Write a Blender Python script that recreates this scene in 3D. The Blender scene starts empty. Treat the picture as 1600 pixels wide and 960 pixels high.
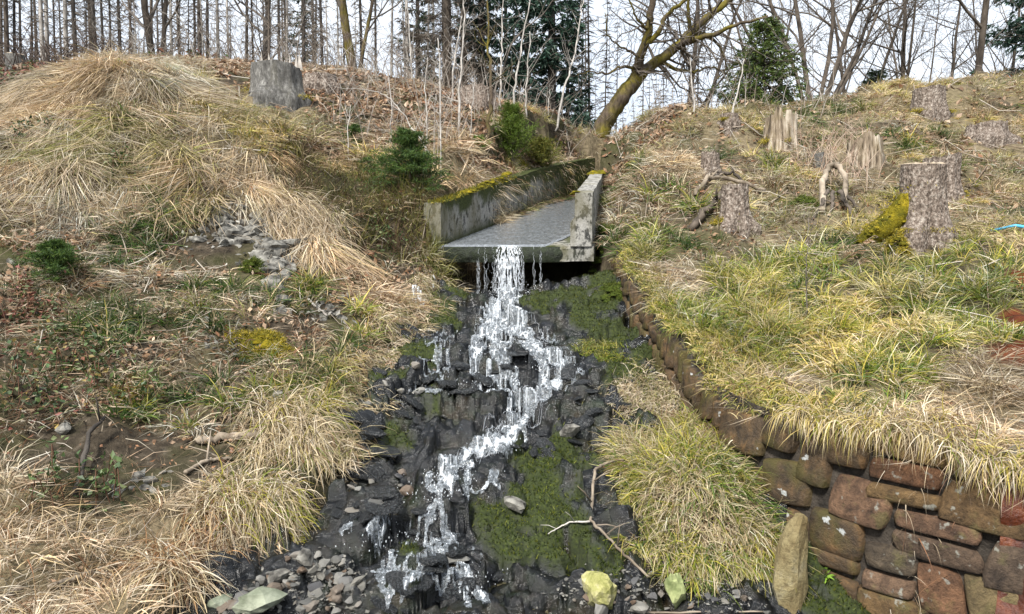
import bpy, bmesh, math, random
import numpy as np
from mathutils import Vector, Matrix

random.seed(7)
RNG = np.random.default_rng(11)
SC = bpy.context.scene
COL = SC.collection
R = math.radians

# ------------------------------------------------------------------ camera, sky, sun, exposure
CAMZ = 1.6
FPX = 1100.0                      # focal length in pixels of a 1600 px wide picture
TH = math.atan(60 / FPX)          # the camera looks a little down
cam_data = bpy.data.cameras.new("camera")
cam_data.sensor_width = 36.0
cam_data.lens = 36.0 * FPX / 1600.0
cam_data.clip_start = 0.05
cam_data.clip_end = 2000.0
cam = bpy.data.objects.new("camera", cam_data)
COL.objects.link(cam)
cam.location = (0, 0, CAMZ)
cam.rotation_euler = (math.pi / 2 - TH, 0, 0)
SC.camera = cam

SUN_EL, SUN_AZ = R(48), R(208)    # azimuth clockwise from +Y: behind the camera, to its left
world = bpy.data.worlds.new("World")
SC.world = world
world.use_nodes = True
wn, wl = world.node_tree.nodes, world.node_tree.links
wn.clear()
sky = wn.new("ShaderNodeTexSky")
sky.sky_type = 'NISHITA'
sky.sun_disc = False
sky.sun_elevation = SUN_EL
sky.sun_rotation = SUN_AZ
sky.air_density = 1.0
sky.dust_density = 3.0
# thin overcast: the blue sky is veiled by an even white cloud layer
veil = wn.new("ShaderNodeMixRGB")
veil.inputs[0].default_value = 0.82
tc = wn.new("ShaderNodeTexCoord")
cn = wn.new("ShaderNodeTexNoise")
cn.inputs["Scale"].default_value = 2.2
cn.inputs["Detail"].default_value = 4.0
wl.new(tc.outputs["Generated"], cn.inputs["Vector"])
cr = wn.new("ShaderNodeValToRGB")
cr.color_ramp.elements[0].position = 0.3
cr.color_ramp.elements[0].color = (5.8, 6.5, 7.5, 1)
cr.color_ramp.elements[1].position = 0.72
cr.color_ramp.elements[1].color = (8.6, 9.0, 9.5, 1)
wl.new(cn.outputs["Fac"], cr.inputs[0])
wl.new(sky.outputs[0], veil.inputs[1])
wl.new(cr.outputs[0], veil.inputs[2])
bg = wn.new("ShaderNodeBackground")
bg.inputs["Strength"].default_value = 0.088
wl.new(veil.outputs[0], bg.inputs[0])
wo = wn.new("ShaderNodeOutputWorld")
wl.new(bg.outputs[0], wo.inputs[0])

sun_data = bpy.data.lights.new("sun", 'SUN')
sun_data.energy = 3.7
sun_data.angle = R(9)
sun_data.color = (1.0, 0.96, 0.90)
sun = bpy.data.objects.new("sun", sun_data)
COL.objects.link(sun)
sdir = Vector((math.sin(SUN_AZ) * math.cos(SUN_EL), math.cos(SUN_AZ) * math.cos(SUN_EL), math.sin(SUN_EL)))
sun.rotation_euler = sdir.to_track_quat('Z', 'Y').to_euler()
sun.location = sdir * 50

SC.view_settings.view_transform = 'Standard'
SC.view_settings.look = 'None'
SC.view_settings.gamma = 1.0
SC.view_settings.exposure = 0.98
SC.render.engine = 'CYCLES'
SC.cycles.use_denoising = True
SC.cycles.max_bounces = 6
SC.cycles.diffuse_bounces = 3
SC.cycles.transparent_max_bounces = 6

# ------------------------------------------------------------------ small helpers
def ray(px, py):
    u, v = (px - 800) / FPX, (480 - py) / FPX
    y = math.cos(TH) + v * math.sin(TH)
    z = v * math.cos(TH) - math.sin(TH)
    return u / y, z / y

def P(px, py, d):
    """a photograph pixel at a forward distance of d metres -> world point"""
    a, b = ray(px, py)
    return (a * d, d, CAMZ + b * d)

def hash2(ix, iy, s=0):
    n = (ix.astype(np.int64) * 374761393 + iy.astype(np.int64) * 668265263 + s * 974711) & 0x7fffffff
    n = ((n ^ (n >> 13)) * 1274126177) & 0x7fffffff
    n = (n ^ (n >> 16)) & 0xffff
    return n / 65535.0

def vnoise(x, y, s=0):
    x = np.asarray(x, float); y = np.asarray(y, float)
    ix, iy = np.floor(x), np.floor(y)
    fx, fy = x - ix, y - iy
    fx = fx * fx * (3 - 2 * fx); fy = fy * fy * (3 - 2 * fy)
    a, b = hash2(ix, iy, s), hash2(ix + 1, iy, s)
    c, d = hash2(ix, iy + 1, s), hash2(ix + 1, iy + 1, s)
    return (a * (1 - fx) + b * fx) * (1 - fy) + (c * (1 - fx) + d * fx) * fy

def fbm(x, y, s=0, o=4):
    t, a, f = 0.0, 0.5, 1.0
    for i in range(o):
        t = t + a * (vnoise(x * f, y * f, s + i * 17) - 0.5)
        a *= 0.5; f *= 2.03
    return t          # about -0.5 .. 0.5

def sm(t):
    t = np.clip(t, 0, 1)
    return t * t * (3 - 2 * t)

class TPS:
    def __init__(self, pts, lam=0.02):
        p = np.array(pts, float)
        self.c = p[:, :2]
        n = len(p)
        K = self.U(np.linalg.norm(self.c[:, None] - self.c[None], axis=2)) + lam * np.eye(n)
        Q = np.c_[np.ones(n), self.c]
        A = np.block([[K, Q], [Q.T, np.zeros((3, 3))]])
        self.w = np.linalg.solve(A, np.r_[p[:, 2], np.zeros(3)])
    @staticmethod
    def U(r):
        return r * r * np.log(r + 1e-9)
    def __call__(self, x, y):
        sh = np.shape(x)
        q = np.c_[np.ravel(x), np.ravel(y)]
        out = np.empty(len(q))
        for i in range(0, len(q), 20000):
            b = q[i:i + 20000]
            D = self.U(np.sqrt(((b[:, None] - self.c[None]) ** 2).sum(2)))
            out[i:i + 20000] = D @ self.w[:-3] + self.w[-3] + b @ self.w[-2:]
        return out.reshape(sh)

# ------------------------------------------------------------------ object helpers
def tag(o, label=None, cat=None, group=None, kind=None):
    if label: o["label"] = label
    if cat: o["category"] = cat
    if group: o["group"] = group
    if kind: o["kind"] = kind
    return o

def empty(name, loc, label, cat, group=None, rot=(0, 0, 0)):
    o = bpy.data.objects.new(name, None)
    COL.objects.link(o)
    o.location = loc
    o.rotation_euler = rot
    o.empty_display_size = 0.1
    return tag(o, label, cat, group)

def link(name, mesh, parent=None):
    o = bpy.data.objects.new(name, mesh)
    COL.objects.link(o)
    if parent is not None: o.parent = parent
    return o

def copy_tree(o, parent=None):
    c = o.copy()
    COL.objects.link(c)
    if parent is not None: c.parent = parent
    for ch in list(o.children):
        copy_tree(ch, c)
    return c

def np_mesh(name, V, faces_by_size, mat=None, smooth=False, attrs=None):
    """V (n,3); faces_by_size: list of (m,k) int arrays"""
    me = bpy.data.meshes.new(name)
    V = np.ascontiguousarray(V, dtype=np.float32)
    me.vertices.add(len(V))
    me.vertices.foreach_set("co", V.ravel())
    fl = [np.asarray(f, dtype=np.int32) for f in faces_by_size if len(f)]
    loops = np.concatenate([f.ravel() for f in fl])
    starts, o = [], 0
    for f in fl:
        starts.append(o + np.arange(len(f), dtype=np.int32) * f.shape[1])
        o += f.size
    starts = np.concatenate(starts).astype(np.int32)
    me.loops.add(len(loops))
    me.loops.foreach_set("vertex_index", loops)
    me.polygons.add(len(starts))
    me.polygons.foreach_set("loop_start", starts)
    if attrs:
        for k, a in attrs.items():
            a = np.asarray(a, dtype=np.float32)
            if a.ndim == 2:
                at = me.attributes.new(k, 'FLOAT_COLOR', 'POINT')
                if a.shape[1] == 3: a = np.c_[a, np.ones(len(a), np.float32)]
                at.data.foreach_set("color", np.ascontiguousarray(a, dtype=np.float32).ravel())
            else:
                at = me.attributes.new(k, 'FLOAT', 'POINT')
                at.data.foreach_set("value", a)
    me.update(calc_edges=True)
    me.validate()
    me.polygons.foreach_set("use_smooth", np.full(len(me.polygons), smooth, dtype=bool))
    if mat: me.materials.append(mat)
    return me

class MB:
    """collects shapes; build() makes ONE mesh object of them"""
    def __init__(self):
        self.v, self.f, self.c = [], [], []
    def add(self, vs, fs, col=None):
        b = len(self.v)
        self.v.extend(vs)
        self.f.extend([tuple(i + b for i in q) for q in fs])
        if col is not None: self.c.extend([col] * len(vs))
    def tube(self, pts, rad, sides=5, cap=True, col=None):
        pts = [Vector(p) for p in pts]
        n = len(pts)
        vs = []
        t = (pts[1] - pts[0]).normalized()
        a = t.orthogonal().normalized()
        for i in range(n):
            if i == 0: t = pts[1] - pts[0]
            elif i == n - 1: t = pts[-1] - pts[-2]
            else: t = pts[i + 1] - pts[i - 1]
            if t.length < 1e-9: t = Vector((0, 0, 1))
            t.normalize()
            a = a - t * a.dot(t)
            a = a.normalized() if a.length > 1e-6 else t.orthogonal().normalized()
            b = t.cross(a)
            r = rad[i]
            for k in range(sides):
                w = 2 * math.pi * k / sides
                q = pts[i] + (a * math.cos(w) + b * math.sin(w)) * r
                vs.append((q.x, q.y, q.z))
        fs = []
        for i in range(n - 1):
            for k in range(sides):
                k2 = (k + 1) % sides
                fs.append((i * sides + k, i * sides + k2, (i + 1) * sides + k2, (i + 1) * sides + k))
        if cap:
            fs.append(tuple(range(sides - 1, -1, -1)))
            fs.append(tuple((n - 1) * sides + k for k in range(sides)))
        self.add(vs, fs, col)
    def mesh(self, name, mat=None, smooth=True):
        me = bpy.data.meshes.new(name)
        me.from_pydata(self.v, [], self.f)
        if self.c and len(self.c) == len(self.v):
            at = me.attributes.new("Col", 'FLOAT_COLOR', 'POINT')
            at.data.foreach_set("color", np.array([tuple(c) + (1.0,) for c in self.c], np.float32).ravel())
        me.update()
        me.polygons.foreach_set("use_smooth", [smooth] * len(me.polygons))
        if mat: me.materials.append(mat)
        return me
    def build(self, name, mat=None, parent=None, smooth=True):
        return link(name, self.mesh(name, mat, smooth), parent)

# ------------------------------------------------------------------ materials
class Mat:
    def __init__(self, name):
        self.m = bpy.data.materials.new(name)
        self.m.use_nodes = True
        self.n, self.l = self.m.node_tree.nodes, self.m.node_tree.links
        self.b = self.n["Principled BSDF"]
        self.out = self.n["Material Output"]
        self.tc = self.n.new("ShaderNodeTexCoord")
    def noise(self, scale, detail=4, rough=0.55, stretch=None, dist=0.0):
        t = self.n.new("ShaderNodeTexNoise")
        t.inputs["Scale"].default_value = scale
        t.inputs["Detail"].default_value = detail
        t.inputs["Roughness"].default_value = rough
        t.inputs["Distortion"].default_value = dist
        src = self.tc.outputs["Object"]
        if stretch:
            mp = self.n.new("ShaderNodeMapping")
            mp.inputs["Scale"].default_value = stretch
            self.l.new(src, mp.inputs[0]); src = mp.outputs[0]
        self.l.new(src, t.inputs["Vector"])
        return t.outputs["Fac"]
    def voro(self, scale, feature='F1', stretch=None):
        t = self.n.new("ShaderNodeTexVoronoi")
        t.feature = feature
        t.inputs["Scale"].default_value = scale
        src = self.tc.outputs["Object"]
        if stretch:
            mp = self.n.new("ShaderNodeMapping")
            mp.inputs["Scale"].default_value = stretch
            self.l.new(src, mp.inputs[0]); src = mp.outputs[0]
        self.l.new(src, t.inputs["Vector"])
        return t.outputs["Distance"]
    def ramp(self, fac, stops):
        r = self.n.new("ShaderNodeValToRGB")
        e = r.color_ramp.elements
        while len(e) < len(stops): e.new(0.5)
        for i, (p, c) in enumerate(stops):
            e[i].position = p
            e[i].color = (c, c, c, 1) if not hasattr(c, "__len__") else (*c, 1)
        self.l.new(fac, r.inputs[0])
        return r.outputs[0]
    def mix(self, fac, a, b, mode='MIX'):
        m = self.n.new("ShaderNodeMixRGB")
        m.blend_type = mode
        for i, v in ((0, fac), (1, a), (2, b)):
            if hasattr(v, "is_linked"): self.l.new(v, m.inputs[i])
            elif hasattr(v, "__len__"): m.inputs[i].default_value = (*v, 1)
            else: m.inputs[i].default_value = v
        return m.outputs[0]
    def attr(self, name, out="Color"):
        a = self.n.new("ShaderNodeAttribute")
        a.attribute_name = name
        return a.outputs[out]
    def rand(self):
        return self.n.new("ShaderNodeObjectInfo").outputs["Random"]
    def bump(self, h, strength=0.5, dist=0.02, prev=None):
        b = self.n.new("ShaderNodeBump")
        b.inputs["Strength"].default_value = strength
        b.inputs["Distance"].default_value = dist
        self.l.new(h, b.inputs["Height"])
        if prev is not None: self.l.new(prev, b.inputs["Normal"])
        return b.outputs[0]
    def set(self, color=None, rough=None, normal=None, spec=None):
        for k, v in (("Base Color", color), ("Roughness", rough), ("Normal", normal), ("Specular IOR Level", spec)):
            if v is None: continue
            if hasattr(v, "is_linked"): self.l.new(v, self.b.inputs[k])
            elif hasattr(v, "__len__"): self.b.inputs[k].default_value = (*v, 1)
            else: self.b.inputs[k].default_value = v
        return self
    def translucent(self, color, fac):
        t = self.n.new("ShaderNodeBsdfTranslucent")
        if hasattr(color, "is_linked"): self.l.new(color, t.inputs[0])
        else: t.inputs[0].default_value = (*color, 1)
        x = self.n.new("ShaderNodeMixShader")
        x.inputs[0].default_value = fac
        self.l.new(self.b.outputs[0], x.inputs[1])
        self.l.new(t.outputs[0], x.inputs[2])
        self.l.new(x.outputs[0], self.out.inputs["Surface"])
        return self

def two(name, c1, c2, scale, rough=0.85, bs=0.5, bd=0.01, bscale=None, stretch=None, lo=0.35, hi=0.65, spec=0.3):
    m = Mat(name)
    n = m.noise(scale, 6, 0.6, stretch)
    c = m.ramp(n, [(lo, c1), (hi, c2)])
    h = m.noise(bscale or scale * 3, 6, 0.65, stretch)
    m.set(c, rough, m.bump(h, bs, bd), spec)
    return m.m

MT = {}
# blades, leaves, needles: colour comes from the plant itself (one colour per blade)
m = Mat("grass_blade"); c = m.attr("Col"); m.set(c, 0.55, None, 0.25); m.translucent(c, 0.25); MT["blade"] = m.m
m = Mat("tuft_blade")
at = m.n.new("ShaderNodeAttribute"); at.attribute_type = 'INSTANCER'; at.attribute_name = "tint"
c = m.mix(1.0, m.attr("Col"), at.outputs["Color"], 'MULTIPLY'); m.set(c, 0.55, None, 0.25); m.translucent(c, 0.25); MT["blade_i"] = m.m
m = Mat("leaf"); c = m.attr("Col"); m.set(c, 0.5, None, 0.35); m.translucent(c, 0.2); MT["leaf"] = m.m
m = Mat("stem"); c = m.attr("Col"); m.set(c, 0.8, None, 0.2); MT["stem"] = m.m

# soil of the banks
m = Mat("soil")
n1 = m.noise(1.3, 6); n2 = m.noise(14, 6, 0.7); n3 = m.noise(5, 5)
c = m.ramp(n2, [(0.3, (0.014, 0.011, 0.008)), (0.55, (0.052, 0.041, 0.028)), (0.75, (0.13, 0.108, 0.08))])
c = m.mix(m.ramp(n1, [(0.45, 0.0), (0.6, 0.6)]), c, (0.055, 0.060, 0.018))
c = m.mix(m.attr("straw", "Fac"), c, m.ramp(n2, [(0.3, (0.07, 0.054, 0.032)), (0.7, (0.26, 0.21, 0.13))]))
c = m.mix(m.attr("rust", "Fac"), c, m.ramp(n3, [(0.35, (0.030, 0.009, 0.005)), (0.65, (0.15, 0.040, 0.014))]))
m.set(c, 0.95, m.bump(n2, 0.9, 0.03), 0.15); MT["soil"] = m.m

# wet slate of the cascade, moss where the bed carries it
m = Mat("wet_slate")
n1 = m.noise(3.0, 6, 0.6); n2 = m.noise(22, 8, 0.7, (1, 1, 2.5)); n3 = m.noise(60, 4, 0.6); n4 = m.noise(9, 5, 0.6)
c = m.ramp(n2, [(0.38, (0.0015, 0.0018, 0.002)), (0.58, (0.006, 0.0068, 0.0078)), (0.78, (0.085, 0.092, 0.096))])  # palest blue-grey stop paints sky highlights of the wet rock into its colour
c = m.mix(m.ramp(n1, [(0.46, 0.0), (0.66, 0.7)]), c, m.ramp(n4, [(0.4, (0.030, 0.022, 0.010)), (0.6, (0.014, 0.022, 0.007))]))
mc = m.ramp(n3, [(0.3, (0.008, 0.013, 0.003)), (0.6, (0.032, 0.044, 0.007)), (0.8, (0.09, 0.10, 0.014))])
mf = m.attr("moss", "Fac")
c = m.mix(mf, c, mc)
r = m.ramp(n4, [(0.35, 0.05), (0.65, 0.30)])
r = m.mix(mf, r, (0.9, 0.9, 0.9))
nb = m.bump(n2, 0.55, 0.025); nb = m.bump(n3, 0.3, 0.006, nb)
m.set(c, r, nb, 0.40); MT["slate"] = m.m

# concrete of the flume
m = Mat("old_concrete")
n1 = m.noise(6, 8, 0.7); n2 = m.noise(40, 6, 0.7); n3 = m.noise(3.0, 4, 0.5, (1, 1, 0.35)); n5 = m.noise(14, 8, 0.75, (1, 1, 0.6))
c = m.ramp(n2, [(0.25, (0.17, 0.165, 0.15)), (0.7, (0.37, 0.36, 0.33))])
c = m.mix(m.ramp(n5, [(0.50, 0.0), (0.57, 0.92)]), c, (0.018, 0.019, 0.018))
c = m.mix(m.ramp(n3, [(0.44, 0.0), (0.62, 0.75)]), c, (0.11, 0.10, 0.055))
c = m.mix(m.attr("moss", "Fac"), c, m.ramp(n2, [(0.3, (0.012, 0.018, 0.006)), (0.7, (0.06, 0.07, 0.015))]))
m.set(c, 0.9, m.bump(n2, 0.6, 0.012), 0.25); MT["concrete"] = m.m

# water: running sheet, and foam
m = Mat("running_water")
n1 = m.noise(22, 5, 0.65, (1.3, 0.35, 1)); n2 = m.noise(90, 4, 0.6)
c = m.ramp(n1, [(0.32, (0.085, 0.092, 0.10)), (0.66, (0.20, 0.215, 0.23))])
nb = m.bump(n1, 0.28, 0.02); nb = m.bump(n2, 0.22, 0.006, nb)
m.set(c, 0.07, nb, 0.8); MT["water"] = m.m
m = Mat("white_water"); c = m.ramp(m.noise(70, 5, 0.7), [(0.35, (0.34, 0.38, 0.42)), (0.6, (0.78, 0.81, 0.84))]); m.set(c, 0.3, m.bump(m.noise(120, 4), 0.6, 0.006), 0.5); m.translucent(c, 0.3); MT["foam"] = m.m
m = Mat("thin_water_film"); c = m.ramp(m.noise(50, 5, 0.7), [(0.35, (0.05, 0.06, 0.065)), (0.65, (0.42, 0.46, 0.50))]); m.set(c, 0.12, m.bump(m.noise(90, 4), 0.7, 0.008), 0.6)
tr_ = m.n.new("ShaderNodeBsdfTransparent"); x_ = m.n.new("ShaderNodeMixShader"); m.l.new(m.ramp(m.noise(34, 5, 0.7), [(0.35, 0.15), (0.65, 0.75)]), x_.inputs[0]); m.l.new(tr_.outputs[0], x_.inputs[1]); m.l.new(m.b.outputs[0], x_.inputs[2]); m.l.new(x_.outputs[0], m.out.inputs["Surface"]); MT["film"] = m.m
m = Mat("clear_water")
m.b.inputs["Transmission Weight"].default_value = 0.9
m.set((0.9, 0.95, 1.0), 0.05, m.bump(m.noise(40, 3), 0.6, 0.01), 0.6); m.b.inputs["IOR"].default_value = 1.33; MT["clear"] = m.m
m = Mat("ice"); m.set((0.85, 0.88, 0.9), 0.25, None, 0.5); m.translucent((0.85, 0.9, 0.95), 0.4); MT["ice"] = m.m

# wall stones: each stone its own hue
m = Mat("wall_stone")
rd = m.rand()
n1 = m.noise(9, 7, 0.65, None, 0.6); n2 = m.noise(45, 7, 0.75); n3 = m.noise(7, 5, 0.6); n4 = m.noise(16, 3, 0.5)
c = m.ramp(rd, [(0.0, (0.11, 0.066, 0.042)), (0.2, (0.20, 0.135, 0.062)), (0.4, (0.10, 0.085, 0.070)), (0.6, (0.18, 0.088, 0.045)), (0.8, (0.15, 0.140, 0.120)), (1.0, (0.22, 0.165, 0.070))])
c = m.mix(m.ramp(n1, [(0.3, 0.0), (0.7, 1.0)]), m.mix(1.0, c, (0.30, 0.28, 0.28), 'MULTIPLY'), m.mix(1.0, c, (1.7, 1.6, 1.4), 'MULTIPLY'))
c = m.mix(m.ramp(n3, [(0.56, 0.0), (0.66, 0.6)]), c, (0.17, 0.155, 0.055))
c = m.mix(m.ramp(n4, [(0.64, 0.0), (0.70, 0.8)]), c, (0.42, 0.42, 0.36))
c = m.mix(m.ramp(n2, [(0.3, 0.55), (0.55, 0.0)]), c, (0.012, 0.010, 0.008))
m.set(c, 0.7, m.bump(n2, 1.0, 0.03, m.bump(n1, 0.8, 0.03)), 0.35); MT["stone"] = m.m
MT["mortar"] = two("wall_joint", (0.008, 0.007, 0.006), (0.085, 0.070, 0.055), 8, 0.9, 0.9, 0.03)
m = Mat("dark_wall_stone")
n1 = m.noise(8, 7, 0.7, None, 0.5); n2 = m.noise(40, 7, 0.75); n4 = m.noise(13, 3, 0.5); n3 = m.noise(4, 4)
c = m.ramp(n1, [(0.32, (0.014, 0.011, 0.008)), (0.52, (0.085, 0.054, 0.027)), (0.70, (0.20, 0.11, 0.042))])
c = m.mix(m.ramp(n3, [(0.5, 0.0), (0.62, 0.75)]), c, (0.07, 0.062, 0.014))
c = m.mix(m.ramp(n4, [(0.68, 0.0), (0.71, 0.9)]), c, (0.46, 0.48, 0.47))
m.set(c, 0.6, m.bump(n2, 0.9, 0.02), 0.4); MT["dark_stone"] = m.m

MT["grey_rock"] = two("grey_rock", (0.025, 0.023, 0.020), (0.25, 0.24, 0.21), 13, 0.85, 0.7, 0.015, 30)
m = Mat("stream_pebble")
rd = m.rand(); n1 = m.noise(20, 6, 0.6)
c = m.ramp(rd, [(0.0, (0.10, 0.10, 0.095)), (0.3, (0.23, 0.22, 0.19)), (0.55, (0.17, 0.115, 0.075)), (0.75, (0.30, 0.29, 0.26)), (1.0, (0.075, 0.075, 0.08))])
c = m.mix(m.ramp(n1, [(0.3, 0.0), (0.7, 1.0)]), m.mix(1.0, c, (0.5, 0.5, 0.5), 'MULTIPLY'), c)
m.set(c, 0.55, m.bump(n1, 0.6, 0.01), 0.4); MT["pebble"] = m.m
m = Mat("lichen_stone")
n1 = m.noise(8, 9, 0.75, None, 0.6); n2 = m.noise(30, 7, 0.75)
c = m.ramp(n1, [(0.32, (0.13, 0.14, 0.03)), (0.50, (0.33, 0.32, 0.12)), (0.64, (0.52, 0.47, 0.29))])
m.set(m.mix(m.ramp(n2, [(0.3, 0.6), (0.5, 0.0)]), c, (0.08, 0.075, 0.035)), 0.85, m.bump(n2, 0.8, 0.02), 0.2); MT["lichen"] = m.m
MT["green_stone"] = two("green_stone", (0.11, 0.14, 0.05), (0.38, 0.41, 0.19), 11, 0.85, 0.7, 0.01, 30)
m = Mat("ochre_stone")
n1 = m.noise(6, 6, 0.65); n2 = m.noise(38, 7, 0.75)
c = m.ramp(n1, [(0.3, (0.16, 0.115, 0.05)), (0.55, (0.30, 0.25, 0.13)), (0.75, (0.42, 0.38, 0.26))])
m.set(m.mix(m.ramp(n2, [(0.32, 0.75), (0.5, 0.0)]), c, (0.07, 0.05, 0.025)), 0.9, m.bump(n2, 1.0, 0.025), 0.2); MT["ochre"] = m.m

MT["bark_brown"] = two("bark_brown", (0.035, 0.028, 0.022), (0.13, 0.105, 0.082), 9, 0.9, 0.8, 0.02, 22, (1, 1, 0.25))
MT["bark_pale"] = two("bark_pale", (0.14, 0.125, 0.11), (0.46, 0.43, 0.39), 6, 0.85, 0.6, 0.01, 22, (1, 1, 0.4))
MT["bark_dark"] = two("bark_dark", (0.018, 0.015, 0.013), (0.075, 0.065, 0.055), 9, 0.9, 0.8, 0.02, 22, (1, 1, 0.25))
m = Mat("mossy_bark")
n1 = m.noise(2.2, 5); n2 = m.noise(18, 7, 0.7, (1, 1, 0.3))
c = m.ramp(n2, [(0.3, (0.025, 0.019, 0.014)), (0.7, (0.13, 0.10, 0.07))])
m.set(m.mix(m.ramp(n1, [(0.42, 0.0), (0.6, 0.85)]), c, m.ramp(n2, [(0.3, (0.05, 0.045, 0.006)), (0.7, (0.20, 0.165, 0.02))])), 0.95, m.bump(n2, 0.8, 0.02), 0.15); MT["bark_moss"] = m.m
MT["twig"] = two("twig_bark", (0.05, 0.042, 0.035), (0.17, 0.145, 0.12), 5, 0.9, 0.2, 0.003)
MT["pale_twig"] = two("pale_twig", (0.22, 0.20, 0.175), (0.50, 0.47, 0.43), 6, 0.85, 0.2, 0.003)
MT["dry_wood"] = two("dry_wood", (0.10, 0.078, 0.055), (0.36, 0.30, 0.23), 6, 0.9, 0.6, 0.008, 30, (1, 1, 0.3))
m = Mat("stump_bark")
rd = m.rand(); n1 = m.noise(26, 8, 0.75, (1, 1, 0.7)); n2 = m.noise(60, 6, 0.7); v = m.voro(40, 'F1', (1, 1, 0.6))
c = m.ramp(n1, [(0.34, (0.035, 0.026, 0.019)), (0.50, (0.20, 0.160, 0.130)), (0.68, (0.50, 0.45, 0.39))])
c = m.mix(m.ramp(n2, [(0.35, 0.75), (0.55, 0.0)]), c, (0.04, 0.028, 0.022))
m.set(c, 0.95, m.bump(v, 0.8, 0.02, m.bump(n2, 0.6, 0.01)), 0.15); MT["stump"] = m.m
m = Mat("weathered_stump")
n1 = m.noise(8, 7, 0.7, (1, 1, 0.3)); n2 = m.noise(22, 9, 0.78, (1, 1, 0.4))
c = m.ramp(n2, [(0.3, (0.025, 0.023, 0.021)), (0.52, (0.14, 0.135, 0.125)), (0.72, (0.42, 0.41, 0.38))])
m.set(m.mix(m.ramp(n1, [(0.55, 0.0), (0.75, 0.4)]), c, (0.14, 0.13, 0.08)), 0.95, m.bump(n2, 1.0, 0.03), 0.15); MT["grey_stump"] = m.m
m = Mat("splintered_wood")
n1 = m.noise(13, 7, 0.7, (1, 1, 0.10)); n2 = m.noise(5, 4)
c = m.ramp(n1, [(0.38, (0.03, 0.022, 0.015)), (0.5, (0.24, 0.19, 0.135)), (0.66, (0.55, 0.49, 0.40))])
m.set(m.mix(m.ramp(n2, [(0.5, 0.0), (0.7, 0.35)]), c, (0.15, 0.12, 0.05)), 0.9, m.bump(n1, 1.0, 0.025), 0.15); MT["splinter"] = m.m
MT["cut_wood"] = two("cut_wood", (0.20, 0.15, 0.10), (0.46, 0.39, 0.29), 12, 0.9, 0.4, 0.005)
m = Mat("moss")
n1 = m.noise(9, 5); n2 = m.noise(70, 4, 0.7)
c = m.ramp(n1, [(0.35, (0.075, 0.075, 0.010)), (0.55, (0.20, 0.165, 0.012)), (0.7, (0.36, 0.27, 0.02))])
m.set(m.mix(m.ramp(n2, [(0.3, 0.7), (0.55, 0.0)]), c, (0.03, 0.03, 0.008)), 0.95, m.bump(n2, 1.0, 0.02), 0.1); MT["moss"] = m.m
MT["green_moss"] = two("green_moss", (0.016, 0.026, 0.006), (0.075, 0.10, 0.016), 26, 0.95, 1.0, 0.02, 80, None, 0.3, 0.7, 0.1)
MT["wet_moss"] = two("wet_moss", (0.004, 0.006, 0.003), (0.022, 0.032, 0.010), 18, 0.45, 1.0, 0.02, 60, None, 0.3, 0.7, 0.4)
MT["mossy_grey"] = two("mossy_grey", (0.07, 0.085, 0.05), (0.30, 0.32, 0.24), 6, 0.85, 0.7, 0.012, 30)
MT["wet_slab"] = two("wet_slab", (0.003, 0.0035, 0.004), (0.060, 0.066, 0.069), 9, 0.18, 0.7, 0.012, 40, (1, 1, 2), 0.44, 0.76, 0.45)
MT["hose"] = two("blue_plastic", (0.05, 0.30, 0.50), (0.08, 0.38, 0.60), 8, 0.45, 0.05, 0.002)
m = Mat("rust_seep")
n1 = m.noise(9, 8, 0.72, (1, 1, 0.5)); n2 = m.noise(40, 5, 0.7)
c = m.ramp(n1, [(0.32, (0.020, 0.006, 0.004)), (0.52, (0.10, 0.024, 0.008)), (0.70, (0.22, 0.070, 0.018))])
m.set(c, 0.35, m.bump(n2, 0.8, 0.015), 0.5); MT["rust"] = m.m
# ------------------------------------------------------------------ the shape of the ground
def wp(x, y, z): return (x, y, z)
LP = [P(*q) for q in [
    (0, 960, 3.0), (150, 960, 3.02), (280, 955, 3.1), (0, 800, 3.6), (200, 800, 3.75), (400, 800, 3.9), (430, 840, 3.75), (340, 890, 3.45),
    (440, 800, 3.95), (500, 690, 4.5), (540, 600, 5.2), (600, 540, 6.0), (680, 460, 7.3), (690, 425, 7.8),
    (0, 650, 4.3), (200, 650, 4.6), (400, 650, 4.7), (0, 500, 5.4), (200, 500, 5.7), (400, 500, 5.9), (560, 480, 6.6),
    (0, 400, 6.3), (200, 400, 6.7), (400, 380, 7.2), (540, 390, 7.6), (640, 390, 7.9),
    (0, 270, 7.5), (150, 250, 7.9), (300, 250, 8.1), (450, 320, 8.0), (150, 112, 9.2), (240, 132, 9.3), (330, 180, 9.2), (60, 160, 9.0), (0, 215, 8.7), (30, 152, 10.6), (-60, 170, 11.0), (-60, 260, 8.3), (420, 230, 8.9), (500, 300, 8.7),
    (-120, 960, 3.0), (-150, 650, 4.3), (-150, 400, 6.2), (-150, 270, 8.0), (-150, 150, 11.0), (-450, 400, 7.0), (-450, 150, 11.5),
    (0, 135, 12), (100, 122, 12.3), (425, 165, 10.4), (350, 165, 10.0), (500, 190, 10.3),
    (550, 250, 9.6), (650, 250, 9.7), (700, 278, 9.1), (560, 132, 12.5), (650, 145, 12.8), (750, 168, 13), (650, 195, 11.2), (800, 230, 10.9), (880, 217, 12.5), (790, 272, 10.0), (900, 240, 12.3),
    (930, 217, 13.4), (660, 330, 8.1), (640, 300, 8.7), (600, 320, 8.3), (560, 340, 8.0)]]
LP += [wp(-4, 0, 0.15), wp(-1.6, 1.0, 0.0), wp(-10, 2, 1.2)]
LP += [wp(-14, 18, 5.6), wp(-6, 18, 5.7), wp(0, 18, 4.9), wp(3, 19, 4.0), wp(-14, 28, 6.2), wp(-4, 28, 6.0), wp(4, 28, 4.4)]
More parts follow.
